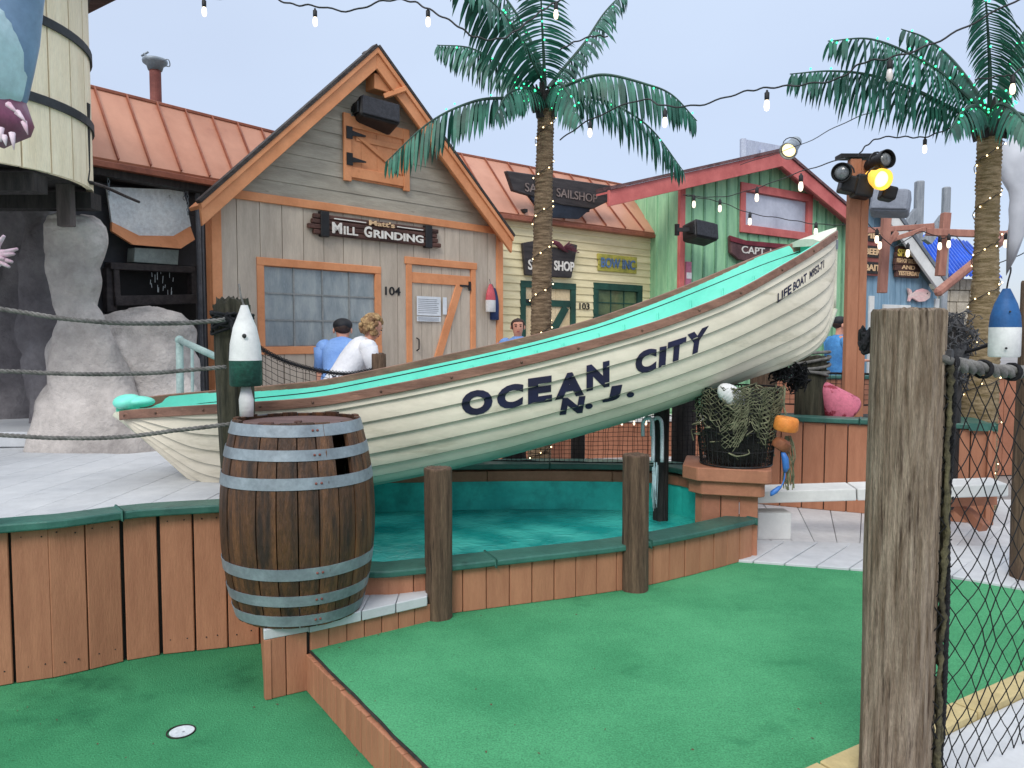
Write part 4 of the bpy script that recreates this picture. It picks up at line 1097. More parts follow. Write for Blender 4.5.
random.seed(21)
def tangle(c,sx,sy,sz,n,r0,r1,rad,m,label,name='net_bundle'):
    mb=MB()
    for k in range(n):
        p=c+Vector((random.uniform(-sx,sx),random.uniform(-sy,sy),random.uniform(-sz,sz))); a_=Vector((random.gauss(0,1),random.gauss(0,1),random.gauss(0,1))).normalized(); u_=a_.orthogonal().normalized(); v_=a_.cross(u_)
        ra=random.uniform(r0,r1); a0=random.uniform(0,6.28); sp_=random.uniform(3,7)
        mb.tube([p+u_*ra*math.cos(a0+sp_*i/15)+v_*ra*.7*math.sin(a0+sp_*i/15)+Vector((noise.noise(Vector((k,i*.4,0))),noise.noise(Vector((k,i*.4,5))),noise.noise(Vector((k,i*.4,9)))))*.03 for i in range(16)],rad*random.uniform(.7,1.3),4,cap=False)
    return single(mb,name,m,label,'fishing net')
tangle(at(781,368,5.6),.05,.05,.07,60,.03,.06,.006,m_net,'black net bundle hanging between the split stump and the roped piling')
tangle(at(797,377,5.9),.05,.05,.09,60,.03,.06,.005,m_net,'lower black net bundle drooping left of the roped piling')
mb=MB(); c=at(811,364,7.0)
for k in range(5):
    mb.tube([c+Vector((.15*math.cos(a)+.01*math.sin(3*a+k),.15*math.sin(a),.04*math.sin(a*.7+k)+(k-2)*.035)) for a in [2*math.pi*i/24 for i in range(25)]],.014,6)
single(mb,'rope_coil',m_rope,'grey rope wrapped several turns round the top of the black piling','rope',smooth=True)
# ================================================================== BUILDINGS
class Wall:
    def __init__(s, px0,Y0,px1,Y1,py=300):
        s.A=at(px0,py,Y0); s.B=at(px1,py,Y1); s.A.z=0; s.B.z=0
        s.u=(s.B-s.A).normalized(); s.n=Vector((-s.u.y,s.u.x,0)); s.rz=math.atan2(s.u.y,s.u.x)
        s.L=(s.B-s.A).length
    def uz(s,px,py,y=0.0):               # local (x along the wall, z) of a line of sight, on the plane offset y behind the wall
        d=ray(px,py); o=Vector((0,0,EYE)); P0=s.A+s.n*y
        k=(P0-o).dot(s.n)/d.dot(s.n); p=o+d*k; return (p-s.A).dot(s.u), p.z
    def rect(s,x0,y0,x1,y1,y=0.0):       # photo rectangle corners -> local x0,x1,z0,z1
        a,zt0=s.uz(x0,y0,y); b,zb=s.uz(x1,y1,y); return a,b,zb,zt0
    def world(s,x,y,z): return s.A+s.u*x+s.n*y+Vector((0,0,z))
def vboards(mb,x0,x1,bw,zb,topf,openings=(),y0=-.02,y1=0.0,gap=.008,jit=.002):
    xs=[]; n=max(1,round((x1-x0)/bw))
    for i in range(n):
        a=x0+(x1-x0)*i/n+gap/2; b=x0+(x1-x0)*(i+1)/n-gap/2; cuts=[a,b]
        for o in openings:
            for q in o[:2]:
                if a<q<b: cuts.append(q)
        cuts.sort(); j=random.uniform(0,jit)
        for c,d in zip(cuts,cuts[1:]):
            m=(c+d)/2; segs=[(zb,None)]
            for o in sorted(openings,key=lambda o:o[2]):
                if o[0]<m<o[1]:
                    lo,_=segs.pop(); segs.append((lo,o[2])); segs.append((o[3],None))
            for lo,hi in segs:
                tc_,td=(topf(c),topf(d)) if hi is None else (hi,hi)
                if max(tc_,td)<=lo: continue
                tc_=max(tc_,lo); td=max(td,lo)
                mb.slab([(c,lo),(d,lo),(d,td),(c,tc_)],y0-j,y1)
def hboards(mb,z0,z1,h,lf,rf,openings=(),y0=-.02,y1=0.0,lap=.014,jit=.001):
    n=max(1,round((z1-z0)/h))
    for i in range(n):
        a=z0+(z1-z0)*i/n; b=z0+(z1-z0)*(i+1)/n; cuts=[a+.001,b-.001]
        m=(a+b)/2; spans=[(lf(a),lf(b),rf(a),rf(b))]
        segs=[]
        l0,l1,r0_,r1_=spans[0]
        if r0_-l0<.01: continue
        xs=[(l0,l1)]; cur=(l0,l1)
        for o in sorted(openings,key=lambda o:o[0]):
            if o[2]<m<o[3]:
                segs.append((cur,(o[0],o[0]))); cur=(o[1],o[1])
        segs.append((cur,(r0_,max(r1_,cur[1]))))
        j=random.uniform(0,jit)
        for (p,q) in segs:
            if q[0]-p[0]<.005: continue
            # clapboard: lower edge stands proud
            mb.add([(p[0],y0-lap-j,a),(q[0],y0-lap-j,a),(q[1],y0-j,b-.001),(p[1],y0-j,b-.001),(p[0],y1,a),(q[0],y1,a),(q[1],y1,b-.001),(p[1],y1,b-.001)],
               [(0,1,2,3),(5,4,7,6),(4,5,1,0),(3,2,6,7),(4,0,3,7),(1,5,6,2)])
def window(W,t,x0,x1,z0,z1,fw,trim,glass,label=None,munt=(0,0),mm=None,sill=True,proud=.035,rec=.05,name='window'):
    w_=obj_frame=MB()
    w_.box(x0,x1,-proud,.02,z1-fw,z1); w_.box(x0,x1,-proud-.004,.02,z0,z0+fw)
    w_.box(x0,x0+fw,-proud+.003,.02,z0+fw,z1-fw); w_.box(x1-fw,x1,-proud+.003,.02,z0+fw,z1-fw)
    fr_=obj(w_,name,trim,t,bevel=.004)
    p=MB(); p.box(x0+fw,x1-fw,rec,rec+.01,z0+fw,z1-fw); obj(p,'pane',glass,fr_)
    p=MB(); 
    for a,b,c,d in ((x0+fw-.001,x0+fw+.01,z0+fw,z1-fw),(x1-fw-.01,x1-fw+.001,z0+fw,z1-fw),(x0+fw,x1-fw,z0+fw-.001,z0+fw+.01),(x0+fw,x1-fw,z1-fw-.01,z1-fw+.001)): p.box(a,b,.0215,rec,c,d)
    obj(p,'reveal',trim,fr_)
    if munt[0] or munt[1]:
        p=MB(); mw=.009
        for i in range(1,munt[0]+1):
            x=x0+fw+(x1-x0-2*fw)*i/(munt[0]+1); p.box(x-mw,x+mw,rec-.012,rec-.001,z0+fw,z1-fw)
        for i in range(1,munt[1]+1):
            z=z0+fw+(z1-z0-2*fw)*i/(munt[1]+1); p.box(x0+fw,x1-fw,rec-.010,rec-.0015,z-mw,z+mw)
        obj(p,'muntins',mm or m_munt,fr_)
    return fr_
# ---------------------------------------------------------------- mill building
W=Wall(213,8.0,500,11.04); MW=W
t=thing('mill_building','taupe boarded gabled mill shop with orange trim behind the boat','building',tuple(W.A),W.rz)
ez=W.uz(213,190)[1]; ez2=W.uz(500,233)[1]; ez=(ez+ez2)/2
pxk,pzk=W.uz(377,49); 
xl,zl=W.uz(200,203,-.25); xr,zr_=W.uz(513,237,-.25)
xp,zp_=W.uz(377,47,-.25)
def rake_z(x):                            # underside line of the roof
    return (zp_-.02)+( (zl-(zp_))/(xl-xp) )*(x-xp) if x<xp else (zp_-.02)+((zr_-zp_)/(xr-xp))*(x-xp)
win=W.rect(257,259,380,353); wx0,wx1=W.uz(256,300)[0],W.uz(380,300)[0]; wz1=W.uz(318,262)[1]; wz0=W.uz(300,354)[1]
dx0,dx1=W.uz(405,300)[0],W.uz(474,300)[0]; dz1=W.uz(440,260)[1]
mb=MB(); vboards(mb,0,W.L,.26,0,lambda x:ez-.04,[(wx0+.06,wx1-.06,wz0+.06,wz1-.06),(dx0+.08,dx1-.08,0,dz1-.08)]); obj(mb,'wall',m_mill,t)
mb=MB(); zz0=ez+.04
def lf(z): return xp+(z-zp_+.05)*(xl-xp)/(zl-zp_)
def rf(z): return xp+(z-zp_+.05)*(xr-xp)/(zr_-zp_)
hboards(mb,zz0,zp_-.06,.155,lambda z:max(0,lf(z)),lambda z:min(W.L,rf(z)),lap=.008); obj(mb,'gable_boards',m_millg,t)
mb=MB(); mb.box(0,W.L,.0015,.12,0,ez); mb.slab([(0,ez),(W.L,ez),(W.L,rake_z(W.L)-.02),(xp,zp_-.04),(0,rake_z(0)-.02)],.0015,.1)
mb.box(W.L-.03,W.L,.12,1.2,0,ez); obj(mb,'backing',m_mill,t)
# dark interior seen nowhere; cut the backing behind door and window by standing the reveals in front of it
mb=MB(); mb.box(0,W.L,-.05,-.001,ez-.045,ez+.045); obj(mb,'belt_trim',m_orange,t,bevel=.004)
mb=MB(); mb.box(-.02,.085,-.045,.0,0,ez-.046); mb.box(-.022,-.002,.0,.09,0,ez-.05); obj(mb,'corner_trim',m_orange,t,bevel=.004)
mb=MB(); mb.box(W.L-.1,W.L+.02,-.045,.0,0,ez-.046); obj(mb,'corner_trim',m_orange,t,bevel=.004)
# roof: two slopes and rake boards
def slope(mb,xa,za,xb,zb,y0,y1,th,n=1):
    d=Vector((xb-xa,0,zb-za)).normalized(); nn=Vector((-d.z,0,d.x)); 
    if nn.z<0: nn=-nn
    mb.slab([(xa,za),(xb,zb),(xb+nn.x*th,zb+nn.z*th),(xa+nn.x*th,za+nn.z*th)],y0,y1)
roof=MB(); slope(roof,xl,zl,xp,zp_,-.28,-.19,.035); slope(roof,xp,zp_,xr,zr_,-.28,.05,.035)
o=obj(roof,'roof',m_shingle,t)
fw=.19
mb=MB()
dl=Vector((xp-xl,0,zp_-zl)).normalized(); dr=Vector((xr-xp,0,zr_-zp_)).normalized()
mb.slab([(xl,zl-.003),(xl+.02,zl-fw*1.15),(xp,zp_-fw*1.28),(xp,zp_-.003)],-.25,-.21)
mb.slab([(xr,zr_-.003),(xp,zp_-.003),(xp,zp_-fw*1.28),(xr-.02,zr_-fw*1.15)],-.2505,-.2105)
obj(mb,'rake_board',m_orange,t,bevel=.005)
mb=MB()   # thin upper moulding on the rake
mb.slab([(xl,zl-.002),(xl+.01,zl-.06),(xp,zp_-.07),(xp,zp_-.002)],-.272,-.2505); mb.slab([(xr,zr_-.002),(xp,zp_-.002),(xp,zp_-.07),(xr-.01,zr_-.06)],-.273,-.251)
obj(mb,'rake_moulding',m_orange,t,bevel=.003)
mb=MB(); # soffit
mb.slab([(xl,zl-.02),(xl+.02,zl-.05),(xp,zp_-.06),(xp,zp_-.02)],-.209,.0); mb.slab([(xr,zr_-.02),(xp,zp_-.02),(xp,zp_-.06),(xr-.02,zr_-.05)],-.2095,.0); obj(mb,'soffit',m_orange,t)
# eave returns

wd_=window(W,t,wx0,wx1,wz0,wz1,.085,m_orange,m_glass,munt=(3,2),mm=mat('curtain_grid',C(150,152,150),C(130,134,134),bump=0,scale=5),rec=.035-.0365)
# door
mb=MB(); mb.box(dx0-.02,dx1+.02,-.045,.0,dz1-.09,dz1+.0); mb.box(dx0,dx0+.085,-.04,.0,0,dz1-.09); mb.box(dx1-.085,dx1,-.04,.0,0,dz1-.09); 
dr_=obj(mb,'door_frame',m_orange,t,bevel=.004)
mb=MB(); vboards(mb,dx0+.086,dx1-.086,.16,.0,lambda x:dz1-.095,y0=-.014,y1=.001,gap=.006); dd=obj(mb,'door',m_mill,t)
zb1=W.uz(440,274)[1]; zb0=W.uz(440,283)[1]
mb=MB(); mb.box(dx0+.088,dx1-.088,-.032,-.0165,zb0-.02,zb1-.005); 
bx0,bz0_=W.uz(436,356); bx1,bz1_=W.uz(462,285)
mb.beam((W.uz(437,356)[0]-.1,-.026,W.uz(437,356)[1]-.25),(W.uz(458,285)[0],-.026,zb0-.02),.02,.12,(1,0,0)); obj(mb,'brace',m_orange,dd,bevel=.003)
mb=MB(); hx_,hz_=W.uz(463,286); mb.box(hx_-.09,hx_+.1,-.042,-.0325,hz_-.012,hz_+.012); mb.box(hx_+.07,hx_+.1,-.05,-.0325,hz_-.06,hz_+.06); obj(mb,'hinge',m_black,dd)
a_,z_=W.uz(416,345); mb=MB(); mb.tube([(a_,-.016,z_+.09),(a_,-.06,z_+.07),(a_,-.06,z_-.05),(a_,-.016,z_-.07)],.009,6); obj(mb,'handle',m_black,dd)
nb=thing('paper_notice','white printed notices taped to the mill door','notice',tuple(W.world(*(W.uz(430,300)[0],-.035,W.uz(430,318)[1]))),W.rz)
def wbox(mb,W,x0,y0,x1,y1,ya,yb):         # box covering a photo rectangle on the wall
    a,zt=W.uz(x0,y0); b,zb=W.uz(x1,y1); mb.box(a,b,ya,yb,min(zt,zb),max(zt,zb))
mb=MB(MW and Matrix.Identity(4)); 
class LMB(MB):                            # builder in the wall's own frame, stored in world space
    def __init__(s,W): super().__init__(Matrix.Translation(W.A)@Matrix.Rotation(W.rz,4,'Z'))
mb=LMB(W); xa,za=W.uz(415,296); xb,zb=W.uz(439,316); mb.box(xa,xb,-.036,-.033,zb,za); xa2,_=W.uz(441,300); xb2,_=W.uz(445,300); mb.box(xa2,xb2,-.0355,-.033,zb+.02,za-.0)
xc,zc=W.uz(417,318); mb.box(xa,xb,-.0352,-.033,zb-.075,zb-.012); obj(mb,'sheet',m_paper,nb,world=True)
mb=LMB(W)
for k in range(8): 
    z=za-.035-k*(za-zb-.05)/8; mb.box(xa+.02,xb-.02-.05*random.random(),-.0375,-.0362,z-.007,z)
for k in range(3): mb.box(xa+.02,xb-.03,-.0368,-.0353,zb-.03-k*.015,zb-.025-k*.015)
obj(mb,'print',m_pline,nb,world=True)
def lettering(parent,W,s,r,y,m,th=.008,bold=.02,slope=0,name='lettering',zc=None):
    x0,x1,z0,z1=r; mb=LMB(W); text_fit(mb,s,x0,x1,z0,z1,y,th,bold,slope); return obj(mb,name,m,parent,world=True)
x0_,z0_=W.uz(384,295); x1_,z1_=W.uz(399,286.5)
num=thing('house_number','dark metal house number 104 beside the mill door','house number',tuple(W.world(x0_,-.03,z0_)),W.rz)
lettering(num,W,'104',(x0_,x1_,z0_,W.uz(392,287)[1]),-.022,m_black,bold=.012)
# sign
sa,sz1=W.uz(308,213); sb_,sz1b=W.uz(435,231); szb=W.uz(308,235)[1]; szb2=W.uz(435,249)[1]
zc_=(sz1+szb)/2; hh=(sz1-szb)
sg=thing('mill_sign','dark weathered plank sign reading Mill Grinding in white','sign',tuple(W.world(sa,-.06,szb)),W.rz)
mb=LMB(W); zbs=szb+.01; zts=szb+hh
for k in range(4):
    a=zbs+(zts-zbs)*k/4+.002; b=zbs+(zts-zbs)*(k+1)/4-.002; e0_=random.uniform(-.05,.03); e1_=random.uniform(-.03,.06)
    mb.box(sa+e0_,sb_+e1_,-.075-random.uniform(0,.006),-.03,a,b)
obj(mb,'planks',m_signb,sg,world=True,bevel=.012,seg=2)
for x in (sa+.17,sb_-.17):
    mb=LMB(W); mb.box(x-.06,x+.05,-.093,-.028,zbs-.02,zts+.03); obj(mb,'strap',m_black,sg,world=True,bevel=.006)
lx0=W.uz(328,230)[0]; lx1=W.uz(419,244)[0]
lettering(sg,W,'M',(lx0,lx0+.13,zbs+.03,zbs+.155),-.083,m_ltr,bold=.03)
lettering(sg,W,'ILL',(lx0+.155,lx0+.35,zbs+.03,zbs+.125),-.083,m_ltr,bold=.02)
lettering(sg,W,'G',(lx0+.44,lx0+.55,zbs+.027,zbs+.155),-.083,m_ltr,bold=.03)
lettering(sg,W,'RINDING',(lx0+.575,lx1,zbs+.03,zbs+.125),-.083,m_ltr,bold=.03)
mx=(lx0+lx1)/2+.0; lettering(sg,W,"Matt's",(mx-.16,mx+.22,zbs+.172,zbs+.235),-.083,m_ltrc,bold=.025)
mb=LMB(W); mb.box(lx0+.03,mx-.2,-.085,-.08,zbs+.19,zbs+.202); mb.box(mx+.26,lx1+.0,-.085,-.08,zbs+.19,zbs+.202); obj(mb,'line',m_ltr,sg,world=True)
# hatch
hp=[(343,115),(405,131),(404,188),(342,179)]
hxs0=W.uz(343,150)[0]; hxs1=W.uz(405,150)[0]; hz1=W.uz(374,123)[1]; hz0=W.uz(374,184)[1]
mb=MB(); vboards(mb,hxs0,hxs1,.22,hz0,lambda x:hz1,y0=-.035,y1=-.022,gap=.004); hat=obj(mb,'hatch',m_orange,t)
mb=MB(); mb.box(hxs0-.02,hxs1+.03,-.06,-.036,hz1-.13,hz1); mb.box(hxs0-.02,hxs1+.02,-.06,-.036,hz0+.02,hz0+.14); mb.box(hxs0-.03,hxs0+.07,-.068,-.036,hz0-.03,hz1+.02); mb.box(hxs1-.07,hxs1+.02,-.068,-.036,hz0-.03,hz1-.0)
mb.beam((hxs0+.08,-.05,hz1-.16),(hxs1-.1,-.05,hz0+.17),.02,.05,(1,0,1)); mb.box(hxs0+.15,hxs1-.1,-.052,-.036,hz1-.27,hz1-.2); obj(mb,'hatch_brace',m_orange,hat,bevel=.004)
for z in (hz1-.2,hz0+.22):
    mb=MB(); mb.box(hxs0-.0,hxs0+.08,-.08,-.069,z-.07,z+.07); mb.slab([(hxs0+.08,z-.03),(hxs0+.27,z-.008),(hxs0+.27,z+.008),(hxs0+.08,z+.03)],-.075,-.0615); obj(mb,'hinge',m_black,hat)
# gable bracket
qx,qz=W.uz(374,88); mb=MB(); mb.box(qx-.14,qx+.16,-.2,-.02,qz-.08,qz+.1); mb.beam((qx+.02,-.16,qz-.13),(qx+.24,-.3,qz-.02),.06,.06); obj(mb,'bracket_box',m_orange,t,bevel=.006)
def speaker(label,P,rz,w_=.42,h_=.26,d_=.26,tilt=R(-12),armdir=(-.3,.1,.02),m_=None):
    t=thing('loudspeaker',label,'speaker',tuple(P),rz)
    Q=Matrix.Rotation(tilt,4,'X')@Matrix.Rotation(R(6),4,'Y')
    mb=MB(Q); mb.slab([(-w_/2,-h_/2*.9),(-w_/2+.05,-h_/2),(w_/2-.05,-h_/2),(w_/2,-h_/2*.9),(w_/2,h_/2*.85),(w_/2-.05,h_/2),(-w_/2+.05,h_/2),(-w_/2,h_/2*.85)],-.02,d_)
    obj(mb,'cabinet',m_ or m_black,t,bevel=.03,seg=3)
    mb=MB(Q); mb.slab([(-w_/2+.02,-h_/2*.85),(w_/2-.02,-h_/2*.85),(w_/2-.02,h_/2*.82),(-w_/2+.02,h_/2*.82)],-.045,-.021); obj(mb,'grille',m_ or mat('grille',C(46,48,56),C(34,36,42),scale=30,bump=.8),t,bevel=.012,seg=2)
    mb=MB(); a=Vector(armdir); mb.beam((-w_/2-.01,.08,0),(-w_/2-.03,.08,0),.16,.12); mb.beam((-w_/2-.02,.1,0),a,.05,.06); mb.box(a.x-.03,a.x+.03,a.y-.02,a.y+.03,a.z-.09,a.z+.09); obj(mb,'bracket',m_black,t)
    return t
P=at(380,110,9.25); speaker('black loudspeaker under the peak of the mill gable',P,W.rz-.25,.5,.27,.3,armdir=(-.3,.36,0))
# wall buoys on the mill
P=W.world(W.uz(486,310)[0],-.09,W.uz(486,312)[1])
bullet_buoy('lobster_buoy','small red buoy with white lower half hanging on the mill wall',P,.16,.22,.17,.1,m_redb,m_buoyw,rz=W.rz,rtop=[(.01,.03,.45)])
P=W.world(W.uz(492.5,318)[0],-.04,W.uz(492,320)[1])
bullet_buoy('lobster_buoy','small navy buoy hanging behind the red and white one on the mill wall',P,.2,.24,.15,.09,m_buoyn,m_buoyn,rz=W.rz,rtop=[(-.03,.02,.5)])
# ---------------------------------------------------------------- standing seam roofs
def seamroof(t,x0,x1,ze,zr,ye,yr,n,m,name='roof',x0r=None,x1r=None):
    x0r=x0 if x0r is None else x0r; x1r=x1 if x1r is None else x1r
    mb=MB(); 
    for i in range(n):
        a=x0+(x1-x0)*i/n+.002;b=x0+(x1-x0)*(i+1)/n-.002;c=x0r+(x1r-x0r)*i/n+.002;d=x0r+(x1r-x0r)*(i+1)/n-.002
        mb.add([(a,ye,ze),(b,ye,ze),(d,yr,zr),(c,yr,zr),(a,ye+.02,ze-.03),(b,ye+.02,ze-.03),(d,yr+.02,zr-.03),(c,yr+.02,zr-.03)],[(0,1,2,3),(5,4,7,6),(4,5,1,0),(3,2,6,7),(4,0,3,7),(1,5,6,2)])
    o=obj(mb,name,m,t)
    mb=MB()
    for i in range(n+1):
        a=x0+(x1-x0)*i/n;c=x0r+(x1r-x0r)*i/n
        mb.beam((a,ye-.005,ze+.01),(c,yr-.005,zr+.01),.016,.03,(0,-1,1))
    obj(mb,'seams',m_copedge if m is m_copper else m,o)
    mb=MB(); mb.box(x0-.02,x1+.02,ye-.03,ye+.1,ze-.09,ze-.031); mb.box(x0r,x1r,yr-.02,yr+.05,zr-.015,zr+.018); obj(mb,'edge_flashing',m_copedge if m is m_copper else m,o,bevel=.004)
    return o
# left annex with wheel housing
W2=Wall(70,7.52,212,8.72); AW=W2
t=thing('annex_building','low dark annex with copper standing seam roof left of the mill','building',tuple(W2.A),W2.rz)
x0_,ze_=W2.uz(88,160); 
ze_=W2.uz(150,169)[1]; zr2=W2.uz(180,109,.34)[1]
seamroof(t,-1.2,W2.L+1.9,ze_,zr2,-.12,.34,14,m_copper)
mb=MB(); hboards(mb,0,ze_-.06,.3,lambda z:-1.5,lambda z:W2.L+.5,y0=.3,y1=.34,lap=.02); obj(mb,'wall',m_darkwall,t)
mb=MB(); mb.box(-1.2,W2.L,-.08,.3,ze_-.16,ze_-.09); obj(mb,'eave_beam',m_dark,t)
mb=MB(); q=W2.uz(199,300,.1)[0]; mb.tube([(q,.08,0),(q,.08,ze_-.1)],.028,8); q2=W2.uz(204,300,.1)[0]; mb.tube([(q2,.1,0),(q2,.1,ze_-.1)],.014,6); obj(mb,'drain_pipe',mat('slate_pipe',C(120,124,132),C(96,100,108)),t)
# chimney
cx,cz=W2.uz(156,103,.7); cw=W2.world(cx,.7,0)
ct=thing('vent_chimney','rust red vent pipe with a round galvanised cap on the annex roof','chimney',(cw.x,cw.y,zr2-.1))
ztc=at(156,66,cw.y).z; mb=MB(); mb.lathe([(.062,zr2-.1),(.062,ztc-.02)],c=(cw.x,cw.y,0),n=20); obj(mb,'pipe',m_rust,ct,world=True,smooth=False)
mb=MB(); mb.lathe([(.075,ztc-.05),(.09,ztc+.0),(.13,ztc+.03),(.135,ztc+.05),(.13,ztc+.07),(.10,ztc+.075),(.09,ztc+.03)],c=(cw.x,cw.y,0),n=24); 
mb.tube([(cw.x-.05,cw.y-.02,ztc+.06),(cw.x-.11,cw.y-.03,ztc+.13)],.01,5); mb.tube([(cw.x-.15,cw.y,ztc+.11),(cw.x-.07,cw.y,ztc+.155)],.012,5); mb.tube(crom([(cw.x+.1,cw.y-.04,ztc+.05),(cw.x+.17,cw.y-.04,ztc+.055),(cw.x+.165,cw.y,ztc+.0),(cw.x+.11,cw.y,ztc+.0)],5),.006,5)
obj(mb,'cap',m_hoop,ct,world=True,smooth=True)
# hanging octagonal basin: tilted tray whose inside faces the viewer
bp0=W2.world(W2.uz(150,220,-.1)[0],-.1,0)
def wp(px,py,y): a,z=W2.uz(px,py,y); return W2.world(a,y,z)
bt_=thing('mill_basin','stained white octagonal mill basin with orange rim hanging on chains','basin',tuple(wp(150,262,-.0)))
inner=[(109,193),(112,220),(139,236),(174,236),(189,227),(182,196)]
outer=[(107,190),(112,231),(133,244),(181,248.5),(195,239),(191,227),(184,193)]
yb_=.1
mb=MB(); fa=[wp(x,y,yb_) for x,y in [(107,187),(112,223),(139,236),(174,236.5),(191,226),(184,190)]]
ba=[p+W2.n*.03 for p in fa]; n=len(fa); mb.add(fa+ba,[tuple(reversed(range(n))),tuple(range(n,2*n))]+[(i,(i+1)%n,(i+1)%n+n,i+n) for i in range(n)]); obj(mb,'tray',m_basin,bt_,world=True)
mb=MB(); lo_=[wp(112,231,-.02),wp(133,244.5,-.04),wp(181,248.5,-.04),wp(195,239.5,-.02)]; hi_=[wp(112,222,.08),wp(139,235.5,.08),wp(174,236,.08),wp(190.5,226.5,.08)]
for i in range(3):
    a,b,c,d=lo_[i],lo_[i+1],hi_[i+1],hi_[i]; bk_=W2.n*.04
    mb.add([a,b,c,d,a+bk_,b+bk_,c+bk_,d+bk_],[(0,1,2,3),(7,6,5,4),(4,5,1,0),(3,2,6,7),(4,0,3,7),(1,5,6,2)])
obj(mb,'rim',m_orange,bt_,world=True)
mb=MB(); a,b,c,d=wp(134,262,.06),wp(178,265,.06),wp(179,250,.02),wp(135,247.5,.02); bk_=W2.n*.15
mb.add([a,b,c,d,a+bk_,b+bk_,c+bk_,d+bk_],[(0,1,2,3),(7,6,5,4),(4,5,1,0),(3,2,6,7),(4,0,3,7),(1,5,6,2)]); obj(mb,'spout_box',mat('pale_box',C(160,172,170),C(130,142,140)),bt_,world=True,bevel=.004)
for (pa,pb) in (((108,168),(109,195)),((186,178),(184,200)),((187,178),(188,215))):
    mb=MB(); A_=wp(*pa,.02); B_=wp(*pb,.02); nL=int((B_-A_).length/.035)
    for k in range(nL):
        c=A_.lerp(B_,(k+.5)/nL); f=k%2
        mb.tube([c+Vector(((.012 if f else 0)*math.cos(a),(0 if f else .012)*math.cos(a),.022*math.sin(a))) for a in [2*math.pi*i/8 for i in range(9)]],.004,4)
    obj(mb,'chain',m_hoop,bt_,world=True)
# wheel bucket frame
wb=thing('wheel_trough','dark wooden water wheel trough frame under the octagonal basin','trough',tuple(wp(150,305,.1)))
mb=MB()
def wbeam(mb,a,b,y,wd,ht): mb.beam(wp(a[0],a[1],y),wp(b[0],b[1],y),wd,ht)
wbeam(mb,(108,266),(192,270),.1,.12,.07); wbeam(mb,(113,301),(194,299),.1,.12,.1); wbeam(mb,(114,266),(116,303),.1,.1,.06); wbeam(mb,(191,268),(192,300),.1,.1,.05); wbeam(mb,(109,268),(110,312),.14,.1,.1)
obj(mb,'frame',m_signd,wb,world=True,bevel=.005)
mb=MB(); fa=[wp(x,y,.24) for x,y in [(106,262),(196,266),(196,325),(106,325)]]; ba=[p+W2.n*.03 for p in fa]; n=4; mb.add(fa+ba,[tuple(reversed(range(n))),tuple(range(n,2*n))]+[(i,(i+1)%n,(i+1)%n+n,i+n) for i in range(n)]); obj(mb,'dark_opening',mat('pit_black',C(22,22,26),C(14,14,16),bump=.2),wb,world=True)  # black sheet fills the trough opening where only shade lies
mb=MB()
for k in range(16):
    x=random.uniform(148,174); y=random.uniform(266,292); mb.tube([wp(x,y,.09),wp(x+random.uniform(-.5,.5),y+random.uniform(3,8),.09)],.003,4)
obj(mb,'drips',m_whitep,wb,world=True)
# ---------------------------------------------------------------- yellow sail shop
W3=Wall(497,11.35,652,13.6)
t=thing('sail_shop_building','pale yellow clapboard shop with copper roof and dark green trim','building',tuple(W3.A),W3.rz)
ze_=(W3.uz(530,219)[1]+W3.uz(640,231)[1])/2; zr3=W3.uz(555,172,.6)[1]
gx0,gx1=W3.uz(519,300)[0],W3.uz(574,300)[0]; gz1=W3.uz(545,282)[1]
vx0,vx1=W3.uz(592,300)[0],W3.uz(640.5,300)[0]; vz1=W3.uz(615,284)[1]; vz0=W3.uz(600,322)[1]
mb=MB(); hboards(mb,0,ze_-.05,.115,lambda z:0,lambda z:W3.L,[(gx0+.05,gx1-.05,0,gz1-.05),(vx0+.06,vx1-.06,vz0+.06,vz1-.06)],lap=.016); obj(mb,'wall',m_yellow,t)
mb=MB(); mb.box(-.9,W3.L,.0015,.15,0,ze_); obj(mb,'backing',m_yellow,t)
seamroof(t,-1.1,W3.L+.08,ze_,zr3,-.13,.6,10,m_copper,x1r=W3.L-.1,x0r=-1.1)
fr_=window(W3,t,vx0,vx1,vz0,vz1,.11,m_dgreen,m_glass3,munt=(2,1),mm=m_dgreen,rec=-.0025,proud=.05)
mb=MB(); mb.box(gx0,gx1,-.05,-.0,gz1-.1,gz1); mb.box(gx0,gx0+.1,-.047,0,0,gz1-.1); mb.box(gx1-.1,gx1,-.047,0,0,gz1-.1); obj(mb,'door_frame',m_dgreen,t,bevel=.004)
mb=MB(); vboards(mb,gx0+.1,gx1-.1,.3,0,lambda x:gz1-.1,y0=-.012,y1=.001,gap=.005); dd=obj(mb,'door',mat('warm_door',C(226,204,166),C(206,182,140)),t)
mb=MB(); zz_=W3.uz(548,300)[1]; mb.box(gx0+.1,gx1-.1,-.035,-.0135,zz_-.1,zz_); mb.beam((gx1-.2,-.026,zz_-.1),(gx0+.35,-.026,zz_-.9),.02,.13,(1,0,0)); obj(mb,'brace',m_dgreen,dd)
mb=MB(); a_,z_=W3.uz(527,301); mb.box(a_-.06,a_+.12,-.046,-.036,z_-.02,z_+.02); obj(mb,'hinge',m_black,dd)
x0_,z0_=W3.uz(577.5,309.5); x1_,_=W3.uz(587.5,309)
num=thing('house_number','dark metal house number 103 between green door and window','house number',tuple(W3.world(x0_,-.05,z0_)),W3.rz); lettering(num,W3,'103',(x0_,x1_,z0_,W3.uz(582,303)[1]),-.04,m_black,bold=.012)
